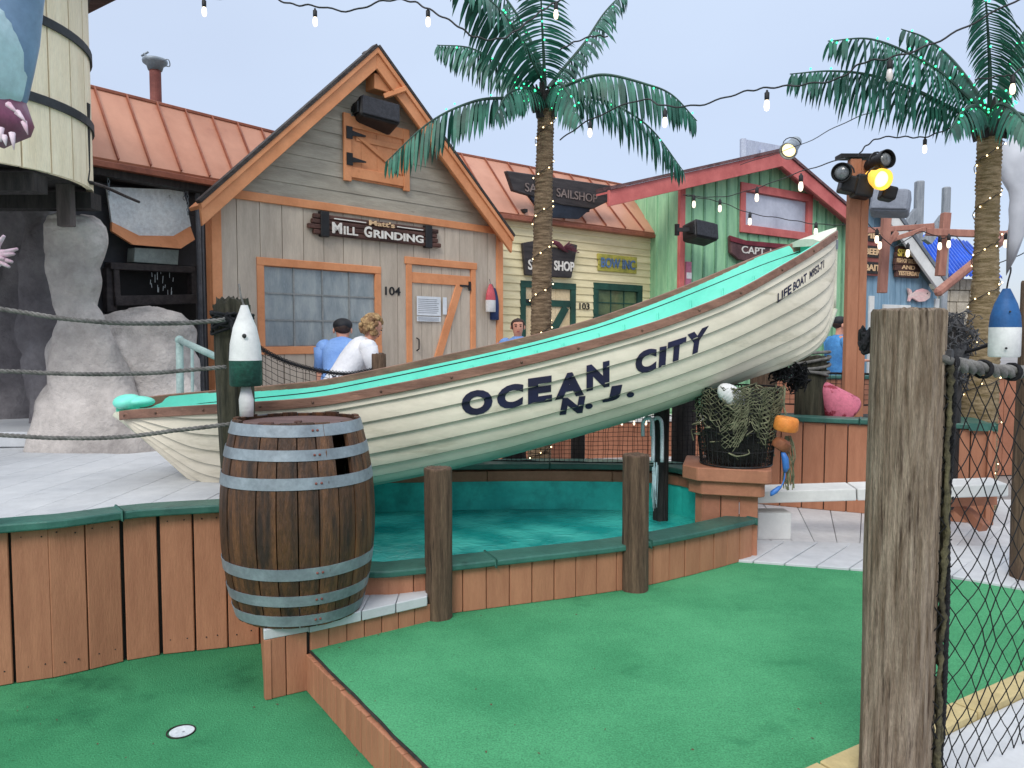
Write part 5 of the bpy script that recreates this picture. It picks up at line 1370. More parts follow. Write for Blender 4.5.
# boat shaped sign on the roof
def sg_poly(W,pts,y): return [W.uz(px,py,y) for px,py in pts]
sy=-.20
sg=thing('sail_shop_sign','long dark hull shaped sign reading Sailshop across the copper roof','sign',tuple(W3.world(W3.uz(560,205,sy)[0],sy,W3.uz(560,215,sy)[1])),W3.rz)
mb=LMB(W3); mb.slab(list(reversed(sg_poly(W3,[(505,171),(617,187),(610,200),(592,209),(560,205),(512,191)],sy))),sy-.04,sy+.04); obj(mb,'board',m_signd,sg,world=True,bevel=.01)
mb=LMB(W3); mb.slab(list(reversed(sg_poly(W3,[(528,195),(590,209),(578,219),(545,217)],sy))),sy-.02,sy+.035); obj(mb,'lower_board',mat('navy_board',C(40,50,64),C(26,32,44)),sg,world=True)
xa,za=W3.uz(525,190,sy-.045); xb,zb=W3.uz(597,199,sy-.045)
zt_=W3.uz(560,189,sy)[1]; lettering(sg,W3,"SAM'S  SAILSHOP",(xa,xb,zt_-.13,zt_+.0),sy-.045,m_ltrg,bold=0.005)
mb=LMB(W3)
for px in (528,590):
    x,z=W3.uz(px,205,sy); mb.box(x-.03,x+.03,sy+.04,sy+.45,z-.1,z-.05)
obj(mb,'bracket',m_dark,sg,world=True)
# black crab sign
sy=-.08
sg=thing('black_shop_sign','black battered sign ending in SHOP above the green framed door','sign',tuple(W3.world(W3.uz(550,277,sy)[0],sy,W3.uz(550,277,sy)[1])),W3.rz)
mb=LMB(W3); mb.slab(list(reversed(sg_poly(W3,[(522,243),(533,241),(534,246),(566,249),(568,243),(577,245),(574,262),(571,278),(548,277),(525,275)],sy))),sy-.02,sy+.04); obj(mb,'board',m_signd,sg,world=True,bevel=.012)
za=W3.uz(548,270,sy)[1]; lettering(sg,W3,'SEW',(W3.uz(527,268,sy)[0],W3.uz(548,268,sy)[0],za-.02,za+.13),sy-.022,m_ltr,bold=.02)
lettering(sg,W3,'SHOP',(W3.uz(553,268,sy)[0],W3.uz(573,268,sy)[0],za-.0,za+.15),sy-.022,m_ltr,bold=.03)
mb=LMB(W3); c1_=[W3.uz(x,y,sy-.05) for x,y in [(549,242),(556,243),(562,248),(568,252)]]; mb.tube(crom([(x,sy-.05,z) for x,z in c1_],5),[.03,.03,.03,.035,.035,.035,.04,.04,.04,.04,.03,.03,.025,.02,.015,.01][:16],7)
for k in range(6): x,z=c1_[2]; mb.tube([(x,sy-.06,z),(x+.12+.04*k,sy-.1,z+.1-.03*k)],.008,4)
obj(mb,'ornament',mat('maroon_ornament',C(110,50,66),C(80,34,46)),sg,world=True)
sg=thing('yellow_plank_sign','yellow weathered plank sign with blue letters above the shop window','sign',tuple(W3.world(W3.uz(614,272,-.05)[0],-.05,W3.uz(614,272)[1])),W3.rz)
x0_=W3.uz(594,260)[0]; x1_=W3.uz(635,260)[0]; zt_=W3.uz(614,255.5)[1]; zb_=W3.uz(614,272.5)[1]
mb=LMB(W3)
for k in range(3): mb.box(x0_+random.uniform(0,.05),x1_-random.uniform(0,.05),-.06-.004*k,-.036,zb_+(zt_-zb_)*k/3+.002,zb_+(zt_-zb_)*(k+1)/3)
obj(mb,'planks',m_signy,sg,world=True,bevel=.01,seg=2); lettering(sg,W3,'BOW INC',(x0_+.09,x1_-.08,zb_+.06,zt_-.06),-.07,m_ltrb,bold=.02)
# ---------------------------------------------------------------- green building
W4=Wall(678,13.0,860,16.2)
t=thing('chandlery_building','sage green board and batten shop with coral trim behind the bow','building',tuple(W4.A),W4.rz)
xp4,zp4=W4.uz(782,151,-.3); xl4,zl4=W4.uz(609,190,-.3); xr4,zr4=W4.uz(846,206,-.3); k4_=(zr4-zp4)/(xr4-xp4); xr4+=1.1; zr4+=1.1*k4_
def top4(x): return (zp4-.12+(zl4-zp4)/(xl4-xp4)*(x-xp4)) if x<xp4 else (zp4-.12+(zr4-zp4)/(xr4-xp4)*(x-xp4))
a4=W4.uz(738,200)[0]; b4=W4.uz(810,200)[0]; c4=W4.uz(775,189)[1]; d4=W4.uz(775,237)[1]
mb=MB(); vboards(mb,0,xr4-.15,.30,0,top4,[(a4+.07,b4-.07,d4+.07,c4-.07)],gap=.003); obj(mb,'wall',m_green,t)
mb=MB(); n=round((xr4-.15)/.30)
for i in range(n+1):
    x=(xr4-.15)*i/n
    zt=top4(x)
    if a4-.02<x<b4+.02: mb.box(x-.022,x+.022,-.04,-.021,0,d4-.005); mb.box(x-.022,x+.022,-.04,-.021,c4+.005,zt)
    else: mb.box(x-.022,x+.022,-.04,-.021,0,zt)
obj(mb,'battens',mat('sage_batten',C(120,166,132),C(100,144,114)),t)
mb=MB(); xm=xr4-.2; mb.slab([(0,0),(xm,0),(xm,top4(xm)-.03),(xp4,top4(xp4)-.03),(0,top4(0)-.03)],.0015,.12)
obj(mb,'backing',m_green,t)
mb=MB()
for i in range(4):
    y=.01+i*.25; mb.box(-.001,.04,y,y+.245,0,top4(0)); mb.box(-.018,-.0015,y+.225,y+.262,0,top4(0))
obj(mb,'side_wall',m_green,t)
mb=MB(); mb.box(-.03,.09,-.06,0.005,0,top4(0)-.02); obj(mb,'corner_trim',m_red,t,bevel=.005)
mb=MB(); slope(mb,xl4,zl4,xp4,zp4,-.34,-.02,.05); slope(mb,xp4,zp4,xr4,zr4,-.34,.3,.05); obj(mb,'roof',mat('weathered_shingle',C(120,84,84),C(86,62,64),scale=8,bump=1,bdist=.03),t)
mb=MB(); mb.slab([(xl4,zl4-.002),(xl4,zl4-.24),(xp4,zp4-.27),(xp4,zp4-.002)],-.31,-.26); mb.slab([(xr4,zr4-.002),(xp4,zp4-.002),(xp4,zp4-.27),(xr4,zr4-.24)],-.3105,-.2605); obj(mb,'rake_board',m_red,t,bevel=.006)
mb=MB(); mb.slab([(xl4,zl4-.02),(xl4,zl4-.05),(xp4,zp4-.06),(xp4,zp4-.02)],-.258,-.02); mb.slab([(xr4,zr4-.02),(xp4,zp4-.02),(xp4,zp4-.06),(xr4,zr4-.05)],-.2585,.28); obj(mb,'soffit',m_red,t)
window(W4,t,a4,b4,d4,c4,.14,m_red,m_glass2,rec=-.0025,proud=.07)
# upper thin horizontal trim between board tiers
mb=MB(); xs4=W3.L
# red corner post where the yellow shop ends
e=thing('corner_post','narrow coral corner board where the yellow shop meets the green one','corner board',tuple(W3.world(W3.L+.05,-.08,0)),W3.rz)
mb=LMB(W3); mb.box(W3.L+.0,W3.L+.13,-.1,.1,0,ze_-.1); obj(mb,'board',m_red,e,world=True,bevel=.004)
P=at(706,230,12.55); speaker('black loudspeaker on the sage green wall left of the coral window',P,W4.rz-.12,.48,.3,.3,armdir=(-.42,.2,0))
# boat sign CAPT JOHN
sy=-.09
sg=thing('captain_sign','dark red hull shaped sign reading CAPT JOHN, half hidden by the bow','sign',tuple(W4.world(W4.uz(760,262,sy)[0],sy,W4.uz(760,262,sy)[1])),W4.rz)
mb=LMB(W4); mb.slab(list(reversed(sg_poly(W4,[(729,236),(745,241),(798,246),(800,262),(762,263),(738,260),(730,253)],sy))),sy-.03,sy+.04); obj(mb,'board',mat('maroon_board',C(104,72,72),C(76,50,52),scale=4),sg,world=True,bevel=.01)
mb=LMB(W4); mb.slab(list(reversed(sg_poly(W4,[(729,235.5),(745,240.5),(798,245.5),(798,250),(745,245),(730,241)],sy-.03))),sy-.05,sy-.031); obj(mb,'top_stripe',m_signr,sg,world=True)
z1_=W4.uz(752,248,sy)[1]; lettering(sg,W4,"CAPT. JOHN'S",(W4.uz(740,252,sy)[0],W4.uz(796,252,sy)[0],z1_-.15,z1_+.02),sy-.032,m_ltr,bold=.01)
for px,lab in ((685.5,'pink and white banded marker board at the left corner of the green shop'),(850,'pink and white banded marker board beside the bow')):
    x,_=W4.uz(px,280); zt=W4.uz(px,262 if px<700 else 279)[1]
    mt=thing('marker_board',lab,'marker',tuple(W4.world(x,-.06,zt-1.4)),W4.rz)
    mb=LMB(W4); mb.box(x-.06,x+.06,-.075,-.043,.2,zt); obj(mb,'board',m_pink if False else mat('dusty_pink',C(188,118,140),C(168,100,124)),mt,world=True)
    mb=LMB(W4)
    for k in range(3): mb.box(x-.062,x+.062,-.079,-.0755,zt-.28-k*.22,zt-.18-k*.22)
    obj(mb,'bands',m_buoyw,mt,world=True)
# billboard far behind the green roof
bb_=thing('rooftop_panel','pale grey panel standing behind the ridge of the green shop','panel',tuple(at(763,160,19)))
mb=MB(); a,b,c,d=at(744,170,18.6),at(782,170,19.6),at(782,146,19.6),at(744,139,18.6); mb.add([a,b,c,d,a+Vector((0,.1,0)),b+Vector((0,.1,0)),c+Vector((0,.1,0)),d+Vector((0,.1,0))],[(0,1,2,3),(7,6,5,4),(4,5,1,0),(3,2,6,7),(4,0,3,7),(1,5,6,2)])
mb.beam(at(743,170,18.5),at(743,139,18.5),.12,.12); mb.beam(at(762,176,19),at(762,150,19),.1,.1); obj(mb,'panel',m_greyp if False else mat('pale_panel',C(190,196,212),C(172,178,198),bump=0),bb_,world=True)
# ---------------------------------------------------------------- blue shop on the right
W5=Wall(852,12.2,938,13.3)
t=thing('fish_shop_building','dusty blue boarded shop with white rakes behind the tall lamp post','building',tuple(W5.A),W5.rz)
xpk,zpk=W5.uz(872,183,-.2); xrk,zrk=W5.uz(943,283,-.2)
sl5=(zrk-zpk)/(xrk-xpk)
xlk=W5.uz(846,206,-.2)[0]-.3
def top5(x): return zpk-.12+sl5*(x-xpk) if x>xpk else zpk-.12+.35*(x-xpk)
wx=W5.uz(936,300)[0]
q0,q1=W5.uz(881,310)[0],W5.uz(908,310)[0]; qz=W5.uz(895,305)[1]
xc5=W5.uz(861,250)[0]
mb=MB(); vboards(mb,xc5,wx,.14,0,top5,[(q0+.05,q1-.05,qz-.9,qz-.05)],gap=.008); obj(mb,'wall',m_blue,t)
mb=MB(); mb.slab([(xc5,0),(wx,0),(wx,top5(wx)-.02),(xpk,top5(xpk)-.02),(xc5,top5(xc5)-.02)],.0015,.1); mb.box(wx-.05,wx,.1,1.5,0,top5(wx)-.05); obj(mb,'backing',m_blue,t)
mb=MB(); slope(mb,xpk,zpk,xrk,zrk,-.26,.25,.06); slope(mb,xc5,zpk+.35*(xc5-xpk),xpk,zpk,-.26,.2,.06); obj(mb,'roof',mat('grey_roof',C(120,126,134),C(96,102,110)),t)
mb=MB(); mb.slab([(xrk,zrk),(xpk,zpk),(xpk-.0,zpk-.26),(xrk-.04,zrk-.22)],-.24,-.19); mb.slab([(xc5,zpk+.35*(xc5-xpk)),(xc5,zpk+.35*(xc5-xpk)-.16),(xpk,zpk-.2),(xpk,zpk-.0)],-.2405,-.1905); obj(mb,'rake_board',m_wtrim,t,bevel=.006)
mb=MB(); mb.box(wx-.09,wx+.02,-.05,.02,0,top5(wx)-.02); obj(mb,'corner_trim',m_wtrim,t); mb=MB(); x=W5.uz(869,310)[0]; mb.box(x-.05,x+.06,-.05,0,0,W5.uz(869,296)[1]); obj(mb,'corner_trim',m_wtrim,t)
window(W5,t,q0,q1,qz-.95,qz,.09,m_wtrim,mat('dark_glass',C(70,84,98),C(44,54,64),rough=.1,spec=.8,bump=0),rec=-.0025,proud=.05)
sy=-.07
sg=thing('special_sign','dark red wooden sign board with yellow word SPECIAL on the blue wall','sign',tuple(W5.world(W5.uz(903,278,sy)[0],sy,W5.uz(903,278,sy)[1])),W5.rz)
ox0=W5.uz(889.5,262)[0]; ox1=W5.uz(916,262)[0]; oz1=W5.uz(903,247)[1]; oz0=W5.uz(903,278)[1]; oh=oz1-oz0
mb=LMB(W5)
for k in range(5): mb.box(ox0+(.05 if k in(0,4) else random.uniform(0,.03)),ox1-(.05 if k in(0,4) else random.uniform(0,.03)),sy-.025,sy+.025,oz0+oh*k/5,oz0+oh*(k+1)/5-.003)
obj(mb,'planks',m_signb,sg,world=True,bevel=.01,seg=2)
lettering(sg,W5,'SPECIAL',(ox0+.06,ox1-.06,oz1-oh*.34,oz1-oh*.1),sy-.028,m_ltry,bold=.025)
lettering(sg,W5,'FISH OF THE DAY',(ox0+.04,ox1-.04,oz1-oh*.54,oz1-oh*.4),sy-.028,m_ltrc,bold=.02)
lettering(sg,W5,'AND',(ox0+.17,ox1-.18,oz1-oh*.74,oz1-oh*.61),sy-.028,m_ltrc,bold=.02)
lettering(sg,W5,'YESTERDAY',(ox0+.08,ox1-.05,oz1-oh*.94,oz1-oh*.8),sy-.028,m_ltrc,bold=.02)
words_=['PIES','BEER','BAIT']
rx0=W5.uz(857,250)[0]; rx1=W5.uz(876.5,250)[0]; rz1=W5.uz(868,228)[1]; rz0=W5.uz(868,276)[1]
sg=thing('menu_sign','stack of small dark red menu boards half hidden by the lamp post','sign',tuple(W5.world(rx0,sy,rz0)),W5.rz)
mb=LMB(W5); mb.box(rx0,rx1,sy-.02,sy+.02,rz0,rz1); obj(mb,'board',m_signr if False else mat('brick_board',C(150,84,74),C(120,64,58)),sg,world=True)
for k in range(3):
    zt=rz1-.04-k*(rz1-rz0)/3; mb=LMB(W5); mb.box(rx0+.03,rx1-.03,sy-.035,sy-.0205,zt-(rz1-rz0)/3+.07,zt); pl=obj(mb,'panel',m_dark,sg,world=True)
    lettering(sg,W5,words_[k],(rx0+.05,rx1-.05,zt-(rz1-rz0)/3+.11,zt-.04),sy-.037,m_ltrc,bold=.03)
# fish plaque
sy=-.06
fp=thing('fish_plaque','flat pink and cream fish plaque on the blue wall above the posts','plaque',tuple(W5.world(W5.uz(920,302,sy)[0],sy,W5.uz(920,302,sy)[1])),W5.rz)
mb=LMB(W5); pl=[(907.5,288),(910.5,290),(912,294),(917,290),(922,288.5),(927,290),(930,293),(929,298),(924,301.5),(918,302),(913,299),(911,298),(909,302),(908,301),(909,295)]
mb.slab(list(reversed(sg_poly(W5,pl,sy))),sy-.02,sy+.02); obj(mb,'body',m_fishp,fp,world=True,bevel=.006)
x,z=W5.uz(926,293.5,sy); mb=LMB(W5); mb.ball((x,sy-.021,z),.012,8,6); obj(mb,'eye',m_black,fp,world=True)
# ---------------------------------------------------------------- stone hut with blue roof
t=thing('blue_roofed_hut','small cream stone hut with bright blue ribbed metal roof','building',tuple(at(965,320,16)))
A_=[at(916,235,17.2),at(968,243,17.6),at(1003,279,15.6),at(938,275,15.2)]
mb=MB(); r0_,r1_,e1_,e0_=A_; r0_=at(913,234,17.5)
nR=16; vs=[];fs=[]; upv=(r1_-r0_).cross(e0_-r0_).normalized()
if upv.z<0: upv=-upv
for i in range(nR*4+1):
    k=i/(nR*4); h=.05 if (i%4) in (1,2) else 0
    vs+= [r0_.lerp(r1_,k)+upv*h, e0_.lerp(e1_,k)+upv*h]
for i in range(nR*4): fs.append((2*i,2*i+1,2*i+3,2*i+2))
mb.add(vs,fs)
b_=at(1000,300,19.5); mb.add([r0_,r1_,Vector((e1_.x+1.5,e1_.y+4,e1_.z)),Vector((e0_.x+1.5,e0_.y+4.5,e0_.z))],[(0,1,2,3)])
obj(mb,'roof',m_bluer,t,world=True)
mb=MB(); f0=at(934,300,15.6); f1=at(990,300,15.9)
zw=e0_.z-.02
nrow=12
for r in range(nrow):
    za=zw*r/nrow; zb=zw*(r+1)/nrow-.012; x=0; 
    while x<1:
        w_=random.uniform(.10,.2); a=f0.lerp(f1,x); b=f0.lerp(f1,min(1,x+w_)-.006)
        j=random.uniform(0,.03); mb.prism([(a.x,a.y-j),(b.x,b.y-j),(b.x,b.y+.3),(a.x,a.y+.3)],za,zb); x+=w_
obj(mb,'stone_wall',m_stone,t,world=True,bevel=.01)
mb=MB(); mb.prism([(f0.x,f0.y+.2),(f1.x,f1.y+.2),(f1.x,f1.y+3),(f0.x,f0.y+3)],0,zw-.01); obj(mb,'core',m_stone,t,world=True)
# ---------------------------------------------------------------- pergola
t=thing('pergola','reddish brown timber pergola with diagonal braces beside the palm trunk','pergola',tuple(at(930,330,9.5)))
mb=MB()
def pbm(a,b,wd,ht): mb.beam(at(*a),at(*b),wd,ht)
pbm((866,231,10.5),(934,226,10.3),.07,.07); pbm((882,243,10.2),(925,229,10.2),.06,.06); pbm((926,232,10.3),(1012,235,10.0),.08,.09)
pbm((887,207,10),(882,293,10),.09,.10); pbm((946,213,10.4),(940,276,10.4),.10,.10); pbm((888,244,10.1),(897,232,10.1),.05,.06)
obj(mb,'frame',m_perg,t,world=True,bevel=.006)
mb=MB(); mb.beam(at(1012,232,9.6),at(936,294,9.2),.10,.10); mb.beam(at(922,268,9.3),at(922,400,9.3),.13,.13)if False else None; obj(mb,'diagonal_log',m_perg,t,world=True,bevel=.03)
for (a,b,w_,lab) in (((919.5,270,15),(919.5,181,15),.145,'tall grey timber post behind the blue shop, left of the other'),((946.5,285,14.5),(946.5,187,14.5),.125,'tall grey timber post behind the blue shop, nearer the palm')):
    pt_=thing('timber_post',lab,'post',tuple(at(a[0],a[1],a[2])))
    mb=MB(); A2_=at(*a); B2_=at(*b); A2_.x=B2_.x; mb.beam(Vector((A2_.x,A2_.y,0)),B2_,w_,w_); obj(mb,'post',m_greyp,pt_,world=True,bevel=.02)
    mb=MB(); c=at(b[0]-2,b[1]+30,b[2]); d=at(b[0]-20,b[1]+55,b[2]); mb.beam(c,d,.15,.15); obj(mb,'brace',m_greyp,pt_,world=True)
# ---------------------------------------------------------------- tall lamp post with spotlights
LPY=7.35
P0=at(859,300,LPY)
t=thing('lamp_post','tall reddish brown boxed timber post carrying the spotlight cluster','post',(P0.x,P0.y,0))
zt=at(857,160,LPY).z
mb=MB(); mb.box(-.135,-.03,-.06,.02,0,zt); mb.box(-.026,.05,-.045,.03,0,zt-.01); o=obj(mb,'boards',m_brown,t,bevel=.006); t.rotation_euler=(0,0,0)
def spot(label,P,dirv,r,L_,lens_m,can_m,visor=True):
    t=thing('spotlight',label,'spotlight',tuple(P))
    d=Vector(dirv).normalized()
    mb=MB(); mb.lathe([(r*.45,-L_),(r*.7,-L_*.85),(r*.8,-L_*.4),(r,0),(r*1.06,.0),(r*1.06,.05),(r*.97,.05),(r*.95,.005),(.001,.004)],n=28,axis=d); obj(mb,'housing',can_m,t,smooth=True).data.set_sharp_from_angle(angle=R(40))
    mb=MB(); mb.lathe([(r*.80,.008),(r*.74,.022),(r*.45,.034),(.001,.038)],n=24,axis=d); obj(mb,'lens',lens_m,t,smooth=True)
    mb=MB()
    q=d.to_track_quat('Z','Y'); pts=[q@Vector((r*1.15*math.cos(a),r*1.15*math.sin(a),-L_*.35)) for a in [math.pi*i/8 for i in range(9)]]; mb.tube(pts,.008,5); obj(mb,'yoke',m_black,t)
    return t
m_lensoff=mat('grey_lens',C(150,154,156),C(96,100,104),rough=.15,scale=12,spec=.8,bump=.1)
spot('unlit black spotlight on the left of the tall post',at(842,173,LPY-.25),(-.5,-.85,-.05),.082,.2,m_lensoff,m_black)
spot('unlit black spotlight at the top right of the tall post',at(884,160,LPY-.25),(.25,-.95,.05),.08,.22,m_lensoff,m_black)
spot('lit amber spotlight on the right of the tall post',at(880,179,LPY-.3),(.2,-.93,-.3),.088,.17,m_lampw,m_lampy)
spot('lit white floodlight on the peak of the green shop gable',at(789,150,12.3),(-.62,-.62,-.62),.13,.34,m_lampw,m_hoop)
c=at(862,182,LPY)
t=thing('light_bracket','black control boxes and bar bolted near the top of the tall post','bracket',tuple(c))
for (dx,dz,a,b) in ((-.2,-.04,.13,.15),(-.06,-.06,.16,.2),(.17,-.12,.12,.12)):
    mb=MB(); mb.beam(c+Vector((dx-a/2,-.14,dz)),c+Vector((dx+a/2,-.16,dz-.03)),.18,b); obj(mb,'control_box',m_black,t,world=True,bevel=.02,seg=2)
mb=MB(); mb.beam(at(838,157,LPY),at(874,157,LPY),.14,.035); obj(mb,'bar',m_black,t,world=True)
P=at(890,200,9.2); speaker('grey loudspeaker on the pergola right of the lamp post',P,-.5,.42,.28,.25,armdir=(-.1,.3,-.02),m_=mat('grey_cabinet',C(136,142,154),C(112,118,130),bump=.1))
# ---------------------------------------------------------------- low planters behind the pool
def lowwall(a,b,z,lab,m=m_brown2,capm=m_wtrim,th=.3):
    t=thing('planter_wall',lab,'retaining wall',((a[0]+b[0])/2,(a[1]+b[1])/2,0)); A=Vector((a[0],a[1],0)); B=Vector((b[0],b[1],0))
    mb=MB(); boards(mb,[A,B],.16,.03,0,z-.04,gap=.006,inset=.02); boards(mb,[A,B],5,.2,0,z-.06,inset=.06); obj(mb,'plank_facing',m,t,world=True)
    mb=MB(); ribbon(mb,[A,B],0,th,z-.04,z); obj(mb,'cap',capm,t,world=True,bevel=.006)
mb=MB(); mb.prism([(-3.4,6.75),(-.9,6.75),(-.8,7.7),(3.1,8.3),(4.0,12.3),(3.2,14.6),(-.2,12.2),(-4.5,8.2)],0,.36)
structure(obj(mb,'boardwalk',m_shade))
lowwall((-1.2,7.9),(3.2,8.6),.78,'brown planter wall with white cap seen through the mesh below the boat')
lowwall((3.0,9.0),(6.5,9.3),1.2,'brown planter wall beyond the net heap on the right',capm=m_cap)
# ================================================================== WATER TOWER
TC=Vector((-4.18,5.61,0)); TR=1.07
ez_=math.sqrt(TC.x**2+TC.y**2)
t=thing('water_tower','pale yellow round wooden tank with black iron hoops on a raised platform','tank',(TC.x,TC.y,2.6))
zb_=2.76-.0; zt_=4.6
mb=MB(); n=30
for i in range(n):
    a0=2*math.pi*i/n+.006; a1=2*math.pi*(i+1)/n-.006; am=(a0+a1)/2
    ps=[(TR*math.cos(a),TR*math.sin(a)) for a in (a0,am,a1)]; pi_=[((TR-.04)*math.cos(a),(TR-.04)*math.sin(a)) for a in (a1,am,a0)]
    mb.prism([(TC.x+x,TC.y+y) for x,y in ps+pi_],zb_,zt_)
obj(mb,'staves',m_tower,t,world=True)
for z,h in ((3.23,.03),(3.76,.03),(4.26,.03)):
    mb=MB(); vs=[];fs=[]; N_=72
    for (rr,dz) in ((TR+.004,-h),(TR+.018,-h),(TR+.018,h),(TR+.004,h)):
        for j in range(N_): a=2*math.pi*j/N_; vs.append((TC.x+rr*math.cos(a),TC.y+rr*math.sin(a),z+dz))
    for e in range(4):
        for j in range(N_): fs.append((e*N_+j,e*N_+(j+1)%N_,((e+1)%4)*N_+(j+1)%N_,((e+1)%4)*N_+j))
    mb.add(vs,fs); obj(mb,'hoop',mat('iron_hoop',C(60,62,66),C(40,42,46)),t,world=True)
mb=MB(); mb.lathe([(TR-.05,zb_+.02),(TR-.05,zb_+.06),(.01,zb_+.06),(.01,zb_+.02)],c=(TC.x,TC.y,0),n=40); mb.box(TC.x-1.3,TC.x+1.0,TC.y-.35,TC.y-.2,zb_-.14,zb_-.02); mb.box(TC.x-1.3,TC.x+1.0,TC.y+.35,TC.y+.5,zb_-.14,zb_-.02)
obj(mb,'floor',m_dark,t,world=True)
mb=MB(); mb.lathe([(1.45,4.45),(1.47,4.53),(.05,5.4)],c=(TC.x,TC.y,0),n=10); obj(mb,'roof',m_signd,t,world=True)
p=at(65,190,5.88); mb=MB(); mb.box(p.x-.055,p.x+.055,p.y-.03,p.y+.04,2.47,zb_+.05); obj(mb,'leg',mat('grey_brown_post',C(100,90,88),C(76,68,66),stretch=V6),t,world=True,bevel=.006)
p=at(88,150,5.95); mb=MB(); mb.tube([at(84,103,5.9),at(88,104,5.9),at(88,170,5.9),at(87,181,5.85),at(92,183,5.9)],.016,7); mb.tube(crom([at(92,183,5.9),at(105,187,6.6),at(125,196,7.2),at(139,202,7.7)],6),.013,6)
single(mb,'conduit',m_dark,'grey conduit with a black hose running off the tank towards the basin','pipe',smooth=True)
# ================================================================== ROCKS
def rock(name,label,rings,Y,m,depth=.8,n=40,amp=.07,cat='rock',seed=0,sub=4):
    # rings: (py, pxL, pxR) at distance Y
    R_=[]
    for (py,l,r) in rings:
        a=at(l,py,Y); b=at(r,py,Y); R_.append((a.z,(a.x+b.x)/2,(b.x-a.x)/2))
    R_.sort(); full=[]
    for (a,b) in zip(R_,R_[1:]):
        for k in range(sub): t_=k/sub; t_=t_; full.append(tuple(a[i]+(b[i]-a[i])*t_ for i in range(3)))
    full.append(R_[-1])
    vs=[];fs=[]
    for (z,cx,rx) in full:
        ry=max(.12,rx*depth)
        for j in range(n):
            a=2*math.pi*j/n; ca,sa=math.cos(a),math.sin(a)
            e=.75; x=cx+rx*math.copysign(abs(ca)**e,ca); y=Y+ry*math.copysign(abs(sa)**e,sa)
            d=(abs(noise.noise(Vector((x*3.6+seed,y*3.6,z*3.1))))-.25)*amp*2.2+noise.noise(Vector((x*1.7+seed,y*1.7,z*1.7)))*amp+noise.noise(Vector((x*4.5,y*4.5+seed,z*4.5)))*amp*.5+noise.noise(Vector((x*11,y*11+seed,z*11)))*amp*.2
            rd_=.016*math.sin(z*14+noise.noise(Vector((x*2,y*2,z*2+seed)))*5)*amp/.06
            vs.append((x+ca*(d+rd_*.5),y+sa*(d+rd_),z+.3*d))
    k=len(full)
    for i in range(k-1):
        for j in range(n): fs.append((i*n+j,i*n+(j+1)%n,(i+1)*n+(j+1)%n,(i+1)*n+j))
    prev=(k-1)*n; z,cx,rx=full[-1]
    for q in (.75,.4):
        b=len(vs)
        for j in range(n):
            x,y,zz=vs[prev+j]; vs.append((cx+(x-cx)*q,Y+(y-Y)*q,zz+.012+.03*noise.noise(Vector((x*6*q,y*6,seed)))))
        for j in range(n): fs.append((prev+j,prev+(j+1)%n,b+(j+1)%n,b+j))
        prev=b
    fs.append(tuple(prev+j for j in range(n)))
    mb=MB(); mb.add(vs,fs); return single(mb,name,m,label,cat,smooth=True)
rock('rock_pillar','tall grey sculpted rock pillar with a narrow neck carrying the tank leg',[(219,50,98),(226,42,104),(243,45,104),(262,48,100),(285,50,98),(305,53,97),(322,56,101),(338,57,108),(352,54,116),(375,50,124),(392,44,134),(410,40,146),(430,33,168),(450,29,184),(470,28,190)],6.15,m_rock,depth=.55,amp=.035)
rock('boulder','smooth grey sculpted boulder to the right of the rock pillar',[(309,132,172),(313,116,184),(321,90,189),(330,62,191),(345,54,192),(365,52,193),(388,52,197),(410,50,205),(460,44,210)],6.55,m_rock,depth=.5,amp=.05,seed=3)
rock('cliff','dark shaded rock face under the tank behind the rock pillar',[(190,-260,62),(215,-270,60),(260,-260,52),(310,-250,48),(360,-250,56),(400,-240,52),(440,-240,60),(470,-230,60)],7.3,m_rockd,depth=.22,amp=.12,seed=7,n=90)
rock('boulder','rounded rock in shade tone between the cliff and the rock pillar',[(205,22,58),(235,20,60),(290,20,62),(330,17,66),(360,20,70),(400,28,75),(445,30,80)],6.8,m_rockd,depth=.5,amp=.06,seed=9)
# dark wall behind cliff and tank
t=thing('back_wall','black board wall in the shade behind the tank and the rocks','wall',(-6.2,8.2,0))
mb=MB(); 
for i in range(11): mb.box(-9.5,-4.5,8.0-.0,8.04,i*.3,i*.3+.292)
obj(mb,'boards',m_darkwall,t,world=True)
# pipe rail
t=thing('pipe_rail','pale blue green pipe handrail beside the rock and the dark post','handrail',tuple(at(179,400,5.2)))
mb=MB(); mb.tube([at(179.5,410,5.2)-Vector((0,0,.5)),at(179.5,341,5.2)],.024,10); mb.tube([at(179.5,340,5.2),at(210,354,4.9),at(232,364,4.7)],.022,10); mb.ball(at(179.5,340,5.2),.03,10,8)
mb.tube([at(192,410,5.6)-Vector((0,0,.4)),at(192,343,5.6)],.012,8)
obj(mb,'pipe',m_ltblue,t,world=True,smooth=True)
